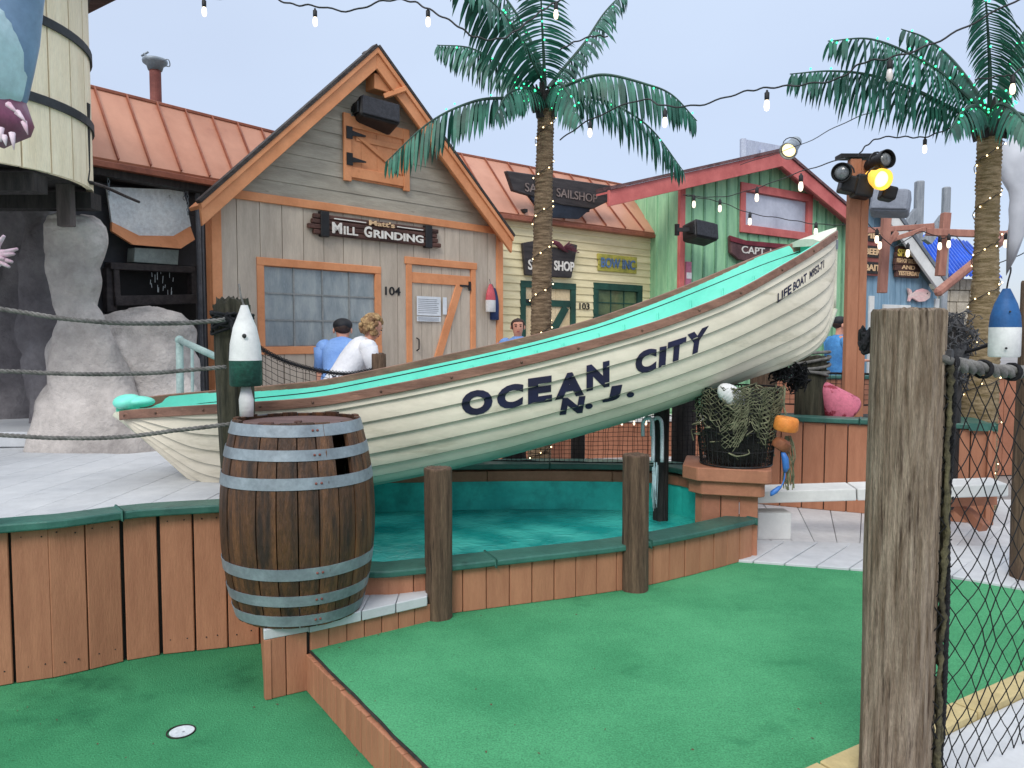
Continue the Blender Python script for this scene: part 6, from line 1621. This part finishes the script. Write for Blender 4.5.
# ================================================================== SEA CREATURE SCULPTURES AT THE LEFT EDGE
t=thing('whale_sculpture','blue hanging sea creature sculpture with pleated pale belly and pink mouth','sculpture',tuple(at(-10,60,3.0)))
Yw=3.0
def pr(px,py,dY=0): return at(px,py,Yw+dY)
rings=[]
prof=[(-140,-62,60),(-90,-70,56),(-40,-74,45),(0,-78,39),(40,-84,35),(70,-90,29),(95,-98,23),(112,-102,14),(120,-104,2)]
mb=MB()
for (py,l,r) in prof: a=pr(l,py); b=pr(r,py); c=(a+b)/2; rx=(b-a).length/2; rings.append((c,(rx,0,0),(0,rx*.7,0)))
mb.loft(rings,48); obj(mb,'body',m_whale,t,world=True,smooth=True)
mb=MB(); rings=[]
vs=[];fs=[]; rowsw=26; N_=60
for i in range(rowsw):
    k=i/(rowsw-1); py=8+ (108-8)*k; l=lerp_tab([(a,b) for a,b,_ in prof],py); r=lerp_tab([(a,c) for a,_,c in prof],py)-9+9*k
    a=pr(l,py); b=pr(r,py); c=(a+b)/2; rx=(b-a).length/2
    for j in range(N_):
        th=math.pi+math.pi*j/(N_-1); g=.007*math.sin(th*40+k*5)*math.sin(th)**2; gg=.09*min(1,i/6)
        vs.append(c+Vector(((rx+g+.004)*math.cos(th)*1.0,(rx*.7+g+gg+.03)*math.sin(th),.18*(1-abs(math.cos(th)))*(1-k)*1-.09*math.cos(th)*(1-k))))
for i in range(rowsw-1):
    for j in range(N_-1): fs.append((i*N_+j,i*N_+j+1,(i+1)*N_+j+1,(i+1)*N_+j))
mb.add(vs,fs); obj(mb,'belly',m_whaleb,t,world=True,smooth=True)
mb=MB(); mb.loft([(pr(-55,82),(.28,0,-.06),(0,.2,0)),(pr(-46,96),(.27,0,-.10),(0,.22,0)),(pr(-38,112),(.23,0,-.08),(0,.19,0)),(pr(-30,128),(.15,0,-.05),(0,.12,0)),(pr(-14,140),(.06,0,-.03),(0,.05,0))],24); obj(mb,'mouth',m_mouth,t,world=True,smooth=True)
mb=MB()
for (x,y,dx,dy) in ((24,122,4,13),(17,112,9,10),(12,133,2,17),(4,136,2,10),(8,104,10,10),(1,128,0,14)):
    a=pr(x,y,-.24); b=pr(x+dx,y+dy,-.25); mb.tube([a,a.lerp(b,.5),b],[.011,.007,.0012],6)
obj(mb,'teeth',m_coral,t,world=True,smooth=True)
t=thing('coral_sculpture','white and pink spiky coral tips poking in at the left edge','sculpture',tuple(at(-8,265,3.4)))
mb=MB(); c=at(-10,256,3.4)
for (x,y) in ((17,249),(14,254),(4,236),(9,267),(4,259),(12,262),(-4,230),(-14,228),(-6,276)):
    b=at(x,y,3.35); mb.tube([c,c.lerp(b,.55),b],[.03,.012,.007],7)
mb.ball(c,.055,12,8,(1,1,1),.4); obj(mb,'tips',m_coral,t,world=True,smooth=True)
# grey fin at the right edge
t=thing('fin_sculpture','large pale grey tail fin sculpture behind the right palm','sculpture',tuple(at(1020,270,8.5)))
mb=MB(); out_=[(997,150),(998,170),(1009,188),(1011,202),(1009,218),(1010,237),(1006,276),(1016,258),(1025,234),(1045,200),(1080,170),(1085,140),(1040,120),(1012,138)]
fa=[at(x,y,8.5+abs(x-1010)*.004) for x,y in out_]; n=len(fa); c=sum(fa,Vector())/n
inn=[c.lerp(p,.6)+Vector((0,-.10,0)) for p in fa]; bk2=[c.lerp(p,.6)+Vector((0,.12,0)) for p in fa]
vs=fa+inn+bk2+[c+Vector((0,-.12,0)),c+Vector((0,.14,0))]; fs=[]
for i in range(n):
    j=(i+1)%n; fs+=[(i,j,n+j,n+i),(j,i,2*n+i,2*n+j),(n+i,n+j,3*n),(2*n+j,2*n+i,3*n+1)]
mb.add(vs,fs); obj(mb,'fin',m_fin,t,world=True,smooth=True)
# ================================================================== PALMS
def frond(mb,mbs,pts,L0,droop,spread=.8,n=56,w=.03,gap0=.1,leds=None,asym=(1,1),fwd=.35):
    c=crom([at(*p) for p in pts],10); LL=path_len(c)
    mbs.tube(c,[.022*(1-.8*i/(len(c)-1)) for i in range(len(c))],5)
    n=int(n*.72)
    for i in range(n):
        k=gap0+(1-gap0)*(i+.5*random.random())/n; p,tg=along(c,LL*k)
        sd=tg.cross(Vector((0,0,1)))
        if sd.length<.25: sd=tg.cross(Vector((0,1,0)))
        sd.normalize()
        for si,sg_ in enumerate((-1,1)):
            if random.random()<(.04 if sg_>0 else .12): continue
            Ln=L0*asym[si]*(math.sin(min(1,k*1.25+.12)*math.pi*.5)**.8)*(1-.62*max(0,(k-.55)/.45)**1.6)*random.uniform(.85,1.1)
            d=(sd*sg_*spread+tg*fwd+Vector((0,0,-droop*.55))+Vector((random.uniform(-.11,.11),random.uniform(-.09,.09),random.uniform(-.05,.05)))).normalized()
            q=p.copy(); ww=w*random.uniform(.62,.98); vs=[];m=5
            wv=(tg-d*tg.dot(d)).normalized()
            for s_ in range(m):
                f=s_/(m-1); hw=ww*.5*(1-f**5)*(.5+.5*min(1,f*4)); vs+=[q-wv*hw,q+wv*hw]
                d=(d+Vector((0,0,-droop*.35))).normalized(); q=q+d*(Ln/(m-1)); wv=(wv-d*wv.dot(d)).normalized()
            mb.add(vs,[(2*s_,2*s_+1,2*s_+3,2*s_+2) for s_ in range(m-1)])
        if leds is not None and random.random()<.3: leds.append(p+Vector((random.uniform(-.02,.02),random.uniform(-.02,.02),random.uniform(-.03,.03))))
LEDM=None
def led_mesh(name,m,r):
    mb=MB(); mb.ball((0,0,0),r,6,4); me=bpy.data.meshes.new(name); me.from_pydata([tuple(v) for v in mb.v],[],mb.f); me.materials.append(m); return me
me_g=led_mesh('green_light',m_gled,.009); me_w=led_mesh('warm_light',m_wled,.007)
def palm(label,llabel,trunk,rad,fronds,Y,mtr,L0,seed):
    random.seed(seed); b=at(*trunk[0]); b.z=0
    t=thing('palm_tree',label,'palm tree',tuple(b))
    c=crom([b]+[at(*p) for p in trunk],12); n=26; N_=len(c)
    c=resample(c,.016); N_=len(c); vs=[];fs=[]
    for i,p in enumerate(c):
        k=i/(N_-1); r=lerp_tab(rad,k)+.006*math.sin(p.z*210)+.0
        for j in range(n):
            a=2*math.pi*j/n; rr=r+.007*noise.noise(Vector((math.cos(a)*3,math.sin(a)*3,p.z*14))); vs.append(p+Vector((rr*math.cos(a),rr*math.sin(a),.008*noise.noise(Vector((a,p.z*4,1))))))
    for i in range(N_-1):
        for j in range(n): fs.append((i*n+j,i*n+(j+1)%n,(i+1)*n+(j+1)%n,(i+1)*n+j))
    fs.append(tuple((N_-1)*n+j for j in range(n)))
    mb=MB(); mb.add(vs,fs); obj(mb,'trunk',mtr,t,world=True,smooth=True)
    mb=MB(); top=c[-1]
    for k in range(26):
        a=random.uniform(0,6.28); q=top+Vector((.1*math.cos(a),.1*math.sin(a),random.uniform(-.16,.06))); mb.tube([q,q+Vector((.05*math.cos(a),.05*math.sin(a),.12))],[.03,.008],5)
    mb.ball(top,.13,14,10,(1,1,1),.5); obj(mb,'crown_base',m_dark,t,world=True)
    leds=[]
    for f in fronds:
        mb=MB(); ms=MB(); frond(mb,ms,f['p'],f.get('L',L0),f.get('d',1),f.get('s',.8),f.get('n',56),f.get('w',.032),f.get('g',.1),leds,f.get('a',(1,1)),f.get('f',.35))
        fo=obj(mb,'frond',m_frond,t,world=True); obj(ms,'stem',m_fronds,fo,world=True)
    # fairy lights
    ft=thing('fairy_lights',llabel,'fairy lights',tuple(b),group=None)
    mb=MB(); pts=[]; turns=9 if Y>7 else 8
    m_=240
    for i in range(m_):
        k=.08+.9*i/m_; p=c[int(k*(N_-1))]; a=2*math.pi*turns*i/m_+1; r=lerp_tab(rad,k)+.014; pts.append(p+Vector((r*math.cos(a),r*math.sin(a),0)))
    mb.tube(pts,.0035,5); obj(mb,'cable',m_dark,ft,world=True)
    inv=ROOTM[ft.name].inverted()
    def put(me,p):
        o=bpy.data.objects.new(me.name,me); COL.objects.link(o); o.parent=ft; o.location=inv@p
    for i in range(0,m_,4):
        p=pts[i]+Vector((random.uniform(-.01,.01),-.012,random.uniform(-.02,.02))); put(me_w,p)
    random.shuffle(leds)
    for k in range(24): leds.append(None)
    cnt=0
    for k in range(44): put(me_g,top+Vector((random.gauss(0,.13),random.gauss(-.06,.1),random.uniform(-.08,.2)))); 
    for p in [q for q in leds if q is not None][:50]: put(me_g,p+Vector((0,-.02,0)))
    return t
YL=7.6
palm('tall artificial palm with a straight slim trunk standing behind the middle of the boat','warm and green fairy lights wound round the middle palm',
  [(539,470,YL),(541,330,YL),(543,220,YL),(546,104,YL)],[(0,.12),(.35,.105),(.7,.09),(.95,.078),(1,.078)],
  [dict(p=[(546,98,YL),(512,98,YL-.1),(475,101,YL-.25),(430,122,YL-.35),(385,163,YL-.45)],d=1.5,s=.45,L=.44,n=52,w=.042),
   dict(p=[(546,94,YL),(525,84,YL+.1),(500,64,YL+.2),(470,48,YL+.3),(437,45,YL+.35)],d=1.0,s=.55,L=.40,n=52,w=.036),
   dict(p=[(545,88,YL),(535,66,YL-.2),(518,35,YL-.4),(495,5,YL-.55),(455,-25,YL-.7)],d=.9,s=.7,L=.52,n=56,w=.04),
   dict(p=[(545,86,YL),(534,50,YL+.1),(517,15,YL+.25),(490,-20,YL+.3),(465,-35,YL+.35)],d=.9,s=.7,L=.4,n=56),
   dict(p=[(545,88,YL),(544,60,YL-.12),(542,20,YL-.3),(540,-30,YL-.5)],d=.5,s=1,L=.36,n=60,f=.25,w=.026),
   dict(p=[(548,88,YL),(562,70,YL+.1),(585,42,YL+.15),(605,12,YL+.2),(628,-12,YL+.2)],d=.75,s=.8,L=.42,n=56,w=.032),
   dict(p=[(549,95,YL),(575,82,YL-.1),(605,75,YL-.2),(645,84,YL-.3),(672,95,YL-.35),(697,121,YL-.4)],d=1.4,s=.5,L=.42,n=56,w=.04),
   dict(p=[(549,98,YL),(578,96,YL+.2),(612,104,YL+.35),(650,128,YL+.4),(684,172,YL+.45)],d=1.3,s=.6,L=.42,n=56,w=.036),
   dict(p=[(547,97,YL),(556,84,YL-.3),(566,90,YL-.6),(580,120,YL-.9)],d=1.2,s=.8,L=.34,n=34),
   dict(p=[(545,98,YL),(528,88,YL-.35),(508,94,YL-.6),(495,116,YL-.8)],d=1.2,s=.8,L=.34,n=34)],YL,m_barkp,.42,3)
YR=6.6
palm('artificial palm with a thick mossy wrapped trunk at the right of the photo','warm and green fairy lights wound round the right palm',
  [(974,430,YR),(981,350,YR),(985,290,YR),(987,220,YR),(990,122,YR)],[(0,.19),(.3,.17),(.45,.14),(.58,.105),(.72,.09),(1,.092)],
  [dict(p=[(987,122,YR),(955,110,YR-.1),(915,90,YR-.2),(870,75,YR-.3),(830,71,YR-.35),(790,74,YR-.4)],d=1.3,s=.5,L=.42,n=66,w=.034),
   dict(p=[(987,116,YR),(965,96,YR-.15),(940,72,YR-.3),(910,54,YR-.4),(870,39,YR-.5),(828,41,YR-.55)],d=1.2,s=.55,L=.40,n=66,w=.034),
   dict(p=[(988,112,YR),(972,86,YR+.1),(950,58,YR+.2),(925,38,YR+.25),(901,29,YR+.3)],d=1.1,s=.6,L=.30,n=50),
   dict(p=[(990,108,YR),(990,70,YR-.15),(988,30,YR-.35),(984,-25,YR-.6)],d=.9,s=1,L=.40,n=60,f=.3,a=(1.15,.55),w=.026),
   dict(p=[(993,108,YR),(1003,85,YR+.05),(1013,55,YR+.1),(1030,25,YR+.1),(1060,10,YR)],d=1.2,s=.6,L=.30,n=54),
   dict(p=[(992,115,YR),(1010,112,YR-.1),(1030,118,YR-.2),(1060,140,YR-.3)],d=1.3,s=.6,L=.38,n=44,w=.036),
   dict(p=[(990,114,YR),(1000,104,YR-.35),(1016,112,YR-.7),(1036,140,YR-.9)],d=1.2,s=.8,L=.3,n=30),
   dict(p=[(988,116,YR),(976,106,YR-.3),(962,112,YR-.6),(950,130,YR-.75)],d=1.2,s=.8,L=.3,n=34)],YR,m_barkm,.4,5)
# ================================================================== STRING LIGHTS
def bulb_protos():
    g=MB(); g.lathe([(.004,-.125),(.016,-.118),(.0215,-.095),(.019,-.07),(.012,-.05),(.011,-.045)],n=14)
    s=MB(); s.lathe([(.014,-.05),(.0165,-.04),(.0165,-.005),(.009,.0),(.006,.012)],n=12)
    def me(mb,nm,m):
        q=bpy.data.meshes.new(nm); q.from_pydata([tuple(v) for v in mb.v],[],mb.f); q.materials.append(m)
        for p in q.polygons: p.use_smooth=True
        return q
    return me(s,'socket',m_black),me(g,'bulb_lit',m_bulb),me(g,'bulb_off',m_bulbo)
ms_,ml_,mo_=bulb_protos()
def strand(label,pts,bulbs,r=.006,k=1.0,group=None):
    c=crom([at(*p) for p in pts],8); t=thing('string_light',label,'string lights',tuple(c[0]))
    mb=MB(); mb.tube([p+Vector((0,0,.006*math.sin(i*1.1))) for i,p in enumerate(c)],r,5); obj(mb,'cable',m_black,t,world=True)
    inv=ROOTM[t.name].inverted()
    for (px,py,Y,lit) in bulbs:
        # nearest cable point
        q=min(c,key=lambda p:abs(( (p.x)/(p.y) )-((px-512)/F)))
        top=at(px,py,q.y)
        s=bpy.data.objects.new('socket',ms_); COL.objects.link(s); s.parent=t; s.location=inv@top; s.scale=(k*.85,k*.85,k*.9)
        b=bpy.data.objects.new('bulb',ml_ if lit else mo_); COL.objects.link(b); b.parent=t; b.location=inv@top; b.scale=(k*.75,k*.75,k*.85)
        if (q-top).length>.02:
            pass
    return t
strand('string of hanging bulbs crossing the top left of the sky over the mill roof',[(140,-30,5.2),(204,-3,5.2),(262,-5,5.2),(290,4,5.2),(315,6,5.2),(350,11,5.2),(383,1,5.2),(410,1,5.2),(430,10,5.1),(455,24,5),(475,37,5),(500,39,5),(520,28,5.1),(540,12,5.2),(556,2,5.3),(580,-12,5.4)],
  [(204,0,5.2,1),(315,10,5.2,1),(428,10,5.1,1),(556,3,5.3,1)],k=1.0)
strand('string of bulbs from the middle palm across the sky to the right palm',[(560,50,7),(575,42,7),(595,36,7),(608,37,7)],[],r=.007)
strand('string of clear bulbs sagging between the two palm crowns',[(560,140,6.8),(590,120,6.4),(640,100,6),(665,106,5.6),(700,105,5.4),(740,93,5.3),(767,88,5.2),(800,85,5.0),(838,79,4.8),(862,63,4.7),(890,58,4.6),(930,45,4.6),(975,22,4.6),(1040,-12,4.6)],
  [(590,122,6.4,1),(665,110,5.6,1),(767,92,5.2,1),(890,60,4.2,0)],k=1.15)
strand('thin slack cable with one bulb between the lamp post and the right palm',[(858,156,6.5),(866,146,6.5),(880,138,6.5),(905,137,6.5),(925,137,6.5),(950,128,6.5),(985,112,6.5)],[(925,139,6.5,1)],k=1.1)
strand('upper string of bulbs from the green wall to the lamp post',[(683,195,11.5),(720,197,11),(757,188,10),(800,172,8.5),(846,158,6.8)],[(757,188,10,1),(801,175,8.5,1)],k=1.6)
strand('lower string of bulbs sagging across the green shop wall',[(683,195,11.5),(694,197,11.4),(720,202,11.2),(750,213,11),(785,219,10.8),(816,224,10.6),(850,225,10.4)],[(694,196,11.5,1),(720,200,11.2,1),(750,213,11,1),(816,223,10.6,1)],k=1.6)
strand('thin wire rising from the green roof to the right palm',[(740,165,12),(800,145,10),(846,122,8),(895,105,7)],[],r=.005)
strand('string of bulbs draped along the pergola beams',[(866,222,9.5),(877,232,9.4),(895,246,9.4),(920,232,9.5),(942,238,9.6),(955,236,9.6),(975,258,9.4),(1000,262,9.2),(1030,250,9)],
  [(877,230,9.5,1),(880,236,9.4,1),(908,244,9.4,1),(940,237,9.6,1),(949,235,9.6,1),(975,257,9.4,1),(1006,234,9.2,1)],k=1.5)
strand('dark cable with one lit bulb crossing behind the right palm crown',[(975,80,6),(1000,76,6),(1013,74,6),(1040,55,6)],[(1013,76,6,1)],k=1.3)
strand('warm string of small bulbs low behind the black mesh under the boat',[(560,428,7.6),(600,420,7.7),(630,418,7.8),(660,415,7.9),(700,418,8)],[(x,417,7.8,1) for x in (585,597,609,622,634,646,700)],k=.8)
# ================================================================== NET HEAP
random.seed(12)
mb=MB()
c0_=at(950,350,6.1)
for k in range(230):
    zz=random.uniform(-.38,.28); w_=.17*(1-(abs(zz+.02)/.42)**2)**.5
    if zz<-.08: w_*=.75
    c=c0_+Vector((random.uniform(-w_,w_),random.uniform(-w_,w_)*.7,zz)); ax_=Vector((random.gauss(0,1),random.gauss(0,1),random.gauss(0,1))).normalized(); u_=ax_.orthogonal().normalized(); v_=ax_.cross(u_)
    ra=random.uniform(.035,.10); rb=random.uniform(.025,.07); a0=random.uniform(0,6.28); sp_=random.uniform(3,7); pts=[]
    for i in range(18):
        a=a0+sp_*i/17; pts.append(c+u_*ra*math.cos(a)+v_*rb*math.sin(a)+Vector((noise.noise(Vector((k,i*.4,0))),noise.noise(Vector((k,i*.4,5))),noise.noise(Vector((k,i*.4,9)))))*.04)
    mb.tube(pts,random.uniform(.003,.0055),4,cap=False)
mb.ball(c0_+Vector((0,.02,-.05)),.13,12,10,(1,.8,2.2),.5)
single(mb,'net_heap',m_rope if False else mat('grey_net_twine',C(88,88,90),C(44,44,48),scale=20,bump=0,fine=.4),'tangled heap of dark grey fishing net piled on a post behind the foreground post','fishing net')
piling('piling',c0_.x,c0_.y+.02,.3,c0_.z+.2,.10,m_dark,'dark post hidden inside the tangled net heap',amp=.01,seed=91,rows=30,n=24)
mb=MB(); rope_mesh(mb,crom([at(966,352,6.0),at(985,346,5.6),at(1004,336,4.9),at(1016,325,4.62)],10),.014); single(mb,'tie_rope',m_ropeb,'dark rope from the net heap to the right rear post','rope',smooth=True)
# ================================================================== PEOPLE
def skinmesh(name,verts,edges,rad,m,parent,sub=2):
    me=bpy.data.meshes.new(name); me.from_pydata([tuple(v) for v in verts],edges,[]); o=bpy.data.objects.new(name,me); COL.objects.link(o)
    o.modifiers.new('s','SKIN'); sb_=o.modifiers.new('u','SUBSURF'); sb_.levels=sub; sb_.render_levels=sub
    for i,sv in enumerate(me.skin_vertices[0].data):
        sv.radius=(rad[i],rad[i]) if not isinstance(rad[i],tuple) else rad[i]; sv.use_root=(i==0)
    dg=bpy.context.evaluated_depsgraph_get(); ne=bpy.data.meshes.new_from_object(o.evaluated_get(dg))
    bpy.data.objects.remove(o); ne.name=name
    ne.materials.clear(); ne.materials.append(m)
    for p in ne.polygons: p.use_smooth=True
    o=bpy.data.objects.new(name,ne); COL.objects.link(o); o.parent=parent; return o
def person(label,loc,rz,H=1.7,bend=0,lat=0,shirt=None,pants=None,hair='short',hairm=None,cap=None,headyaw=0,headpitch=0,armL=None,armR=None,shoulder=.19,skirtless=True):
    t=thing('person',label,'person',loc,rz)
    k=H/1.7; V=lambda x,y,z: Vector((x,y,z))*k
    hip=V(0,0,.90)
    Rb=Matrix.Rotation(-bend,3,'X')@Matrix.Rotation(lat,3,'Y')
    T=lambda x,y,z: hip+Rb@V(x,y,z)
    chest=T(0,0,.36); neck=T(0,0,.53); hb=neck+Rb@V(0,.01,.035)
    Rh=Matrix.Rotation(headyaw,3,'Z')@Matrix.Rotation(-headpitch,3,'X')
    hd=lambda x,y,z: hb+Rh@V(x,y,z)
    vs=[hip,T(0,0,.14),chest,T(0,0,.46),neck,hb,hd(0,.015,.05),hd(0,.01,.12),hd(0,0,.17),hd(0,0,.20)]
    rd=[.125*k,.115*k,.13*k,.10*k,.052*k,.052*k,.066*k,.083*k,.08*k,.045*k]
    ed=[(0,1),(1,2),(2,3),(3,4),(4,5),(5,6),(6,7),(7,8),(8,9)]
    def chain(root,pts,rs):
        p=root
        for q,r in zip(pts,rs): vs.append(q); rd.append(r*k); ed.append((p,len(vs)-1)); p=len(vs)-1
        return p
    arms=[]
    for s_,arm in ((-1,armL),(1,armR)):
        sh=T(s_*shoulder,0,.45); 
        if arm is None: el=sh+V(s_*.05,-.01,-.29); wr=el+V(0,.06,-.24)
        else: el=sh+V(*arm[0]); wr=el+V(*arm[1])
        p=chain(3,[sh,sh.lerp(el,.5),el,el.lerp(wr,.5),wr],[.055,.048,.04,.036,.026])
        fd=(wr-el).normalized(); palm_=wr+fd*.05*k; p2=chain(p,[palm_],[.03])
        sx_=fd.cross(Vector((0,0,1))); 
        if sx_.length<.2: sx_=Vector((1,0,0))
        sx_.normalize(); up_=sx_.cross(fd)
        for q,(off,ln) in enumerate(((-.024,.068),(-.008,.078),(.008,.074),(.024,.058))):
            a=palm_+fd*.035*k+sx_*off*k; chain(p2,[a,a+fd*ln*.5*k-up_*.008*k,a+fd*ln*.85*k-up_*.03*k],[.0095,.009,.008])
        a=palm_+sx_*-.03*k; chain(p2,[a,a-sx_*.02*k+fd*.03*k],[.011,.009])
        arms.append((sh,el,wr))
    legs=[]
    for s_ in (-1,1):
        h_=V(s_*.095,0,.84); kn=V(s_*.1,.02,.47); an=V(s_*.1,-.02,.08); toe=V(s_*.11,.14,.04)
        chain(0,[h_,kn,an,toe],[.092,.062,.042,.035]); legs.append((h_,kn,an,toe))
    bd=skinmesh('body',vs,ed,rd,m_skin,t)
    # nose, brows
    for v in bd.data.vertices:
        q=Rh.transposed()@(v.co-hb)/k
        if q.y>.05 and abs(q.x)<.022 and .055<q.z<.105: v.co+=Rh@V(0,.020*(1-abs(q.x)/.022),0)
    mb=MB()
    for s_ in (-1,1): mb=MB(); mb.ball(hd(s_*.031,.083,.112),.0095*k,8,6,(1.3,.5,.7)); obj(mb,'eye',m_dot,bd,smooth=True)
    mb=MB(); mb.ball(hd(0,.078,.047),.015*k,8,6,(1.4,.45,.45)); obj(mb,'lips',m_lips,bd,smooth=True)
    mb=MB()
    for s_ in (-1,1): mb.tube([hd(s_*.015,.088,.132),hd(s_*.032,.089,.137),hd(s_*.05,.078,.131)],.004*k,5); 
    obj(mb,'brows',hairm or m_haird,bd)
    mb=MB()
    for s_ in (-1,1): mb=MB(); mb.ball(hd(s_*.086,-.005,.10),.026*k,10,8,(.45,.8,1.15)); obj(mb,'ear',m_skin,bd,smooth=True)
    # shirt
    X=Rb@Vector((1,0,0)); Yv=Rb@Vector((0,1,0))
    mb=MB(); prof=[(-.08,.165,.125),(0,.17,.13),(.14,.155,.125),(.28,.175,.135),(.38,.19,.135),(.45,.19,.12),(.495,.15,.105),(.53,.085,.08),(.545,.062,.066)]
    mb.loft([(T(0,0,z),X*rx*k*(shoulder/.19),Yv*ry*k) for z,rx,ry in prof],24)
    for (sh,el,wr) in arms:
        e2=sh.lerp(el,.78); ax_=(el-sh).normalized(); u=ax_.orthogonal().normalized(); v=ax_.cross(u); c_=T(0,0,.42)
        mb.loft([(sh.lerp(c_,.35),u*.075*k,v*.075*k),(sh,u*.086*k,v*.086*k),(sh.lerp(e2,.5),u*.074*k,v*.074*k),(e2,u*.07*k,v*.07*k)],14); mb.ball(sh.lerp(c_,.12),.088*k,16,10)
    for i,v in enumerate(mb.v):
        v=Vector(v); d=noise.noise(v*9)*.010*k; mb.v[i]=tuple(v+(v-T(0,0,.25)).normalized()*d)
    obj(mb,'shirt',shirt,t,smooth=True)
    mb=MB(); mb.loft([(V(0,0,.78),V(.16,0,0),V(0,.12,0)),(V(0,0,.9),V(.17,0,0),V(0,.13,0)),(T(0,0,.06),X*.165*k,Yv*.125*k)],20)
    for (h_,kn,an,toe) in legs: mb.loft([(h_,V(.1,0,0),V(0,.11,0)),(kn,V(.075,0,0),V(0,.08,0)),(an,V(.06,0,0),V(0,.065,0))],14)
    obj(mb,'trousers',pants or m_pants,t,smooth=True)
    mb=MB()
    for (h_,kn,an,toe) in legs: mb.loft([(an+V(0,-.05,-.04),V(.04,0,0),V(0,0,.035)),(an+V(0,.02,-.03),V(.045,0,0),V(0,0,.05)),(toe+V(0,.0,-.0),V(.045,0,0),V(0,0,.032)),(toe+V(0,.05,-.01),V(.02,0,0),V(0,0,.02))],12)
    obj(mb,'shoes',m_shoe,t,smooth=True)
    # hair
    mb=MB()
    if hair=='curly':
        for q in range(110):
            a=random.uniform(0,6.28); ph=random.uniform(-.55,1.5); d=Vector((math.cos(a)*math.cos(ph),math.sin(a)*math.cos(ph),math.sin(ph)))
            if d.y>.35 and d.z<.55: continue
            mb.ball(hd(0,-.012,.11)+Rh@Vector((d.x*.092,d.y*.098,d.z*.115))*k,.030*k,8,6,(1,1,1),.6)
    elif hair=='tied':
        mb.ball(hd(0,-.014,.132),.098*k,20,14,(.95,1.02,.92),.1); mb.ball(hd(0,-.11,.12),.04*k,12,8)
        mb.tube([hd(0,-.11,.11),hd(.01,-.13,.02),hd(.02,-.1,-.08)],[.03,.026,.008],8)
    else:
        mb.ball(hd(0,-.012,.135),.094*k,20,14,(.95,1.02,.88),.1)
    hv_=[]
    if hair in('tied','short'):
        for i,v in enumerate(mb.v):
            q=Rh.transposed()@(Vector(v)-hb)/k
            if q.y>.055 and q.z<.155 and abs(q.x)<.075: mb.v[i]=tuple(hb+Rh@Vector((q.x,.045,max(q.z,.10)))*k)
    obj(mb,'hair',hairm or m_haird,t,smooth=True)
    if cap:
        mb=MB(); mb.ball(hd(0,-.008,.155),.101*k,20,12,(.97,1.03,.72)); mb.loft([(hd(0,.07,.155),Rh@V(.07,0,0),Rh@V(0,.02,.008)),(hd(0,.12,.148),Rh@V(.062,0,0),Rh@V(0,.02,.005)),(hd(0,.155,.14),Rh@V(.03,0,0),Rh@V(0,.008,.003))],14)
        obj(mb,'cap',cap,t,smooth=True)
    return t
P=at(352,380,7.7); person('person in a light blue shirt and black cap bending forward beside the mill window',(P.x-.08,P.y-.25,.33),R(6),1.70,bend=R(46),shirt=m_tblue,hairm=m_haird,cap=m_cap2,headpitch=R(12),armL=((-.02,-.02,-.29),(.0,.05,-.24)),armR=((.05,.05,-.27),(0,.15,-.2)))
P=at(362,380,7.1); person('person with curly blonde hair and white shirt leaning forward next to the blue shirt',(P.x-.24,P.y,.33),R(-58),1.64,bend=R(36),shirt=m_twhite,hair='curly',hairm=m_hairb,headpitch=R(18),armL=((-.02,.1,-.27),(.05,.2,-.12)),armR=((.05,.06,-.27),(-.02,.02,-.25)),shoulder=.165)
P=at(518,340,9.6); person('person with tied back brown hair whose face shows above the far boat rail',(P.x,P.y,.27),R(165),1.63,shirt=m_tblue,hair='tied',hairm=m_haird,headyaw=R(18))
P=at(838,340,10.8); person('person in a blue shirt and dark cap standing by the lamp post beyond the bow',(P.x+.01,P.y,.19),R(-78),1.76,shirt=m_tblue2,hairm=m_haird,cap=m_cap2,headyaw=R(-6),armL=((-.03,.02,-.27),(.06,.23,-.04)),armR=((.05,.03,-.27),(-.06,.2,.02)))
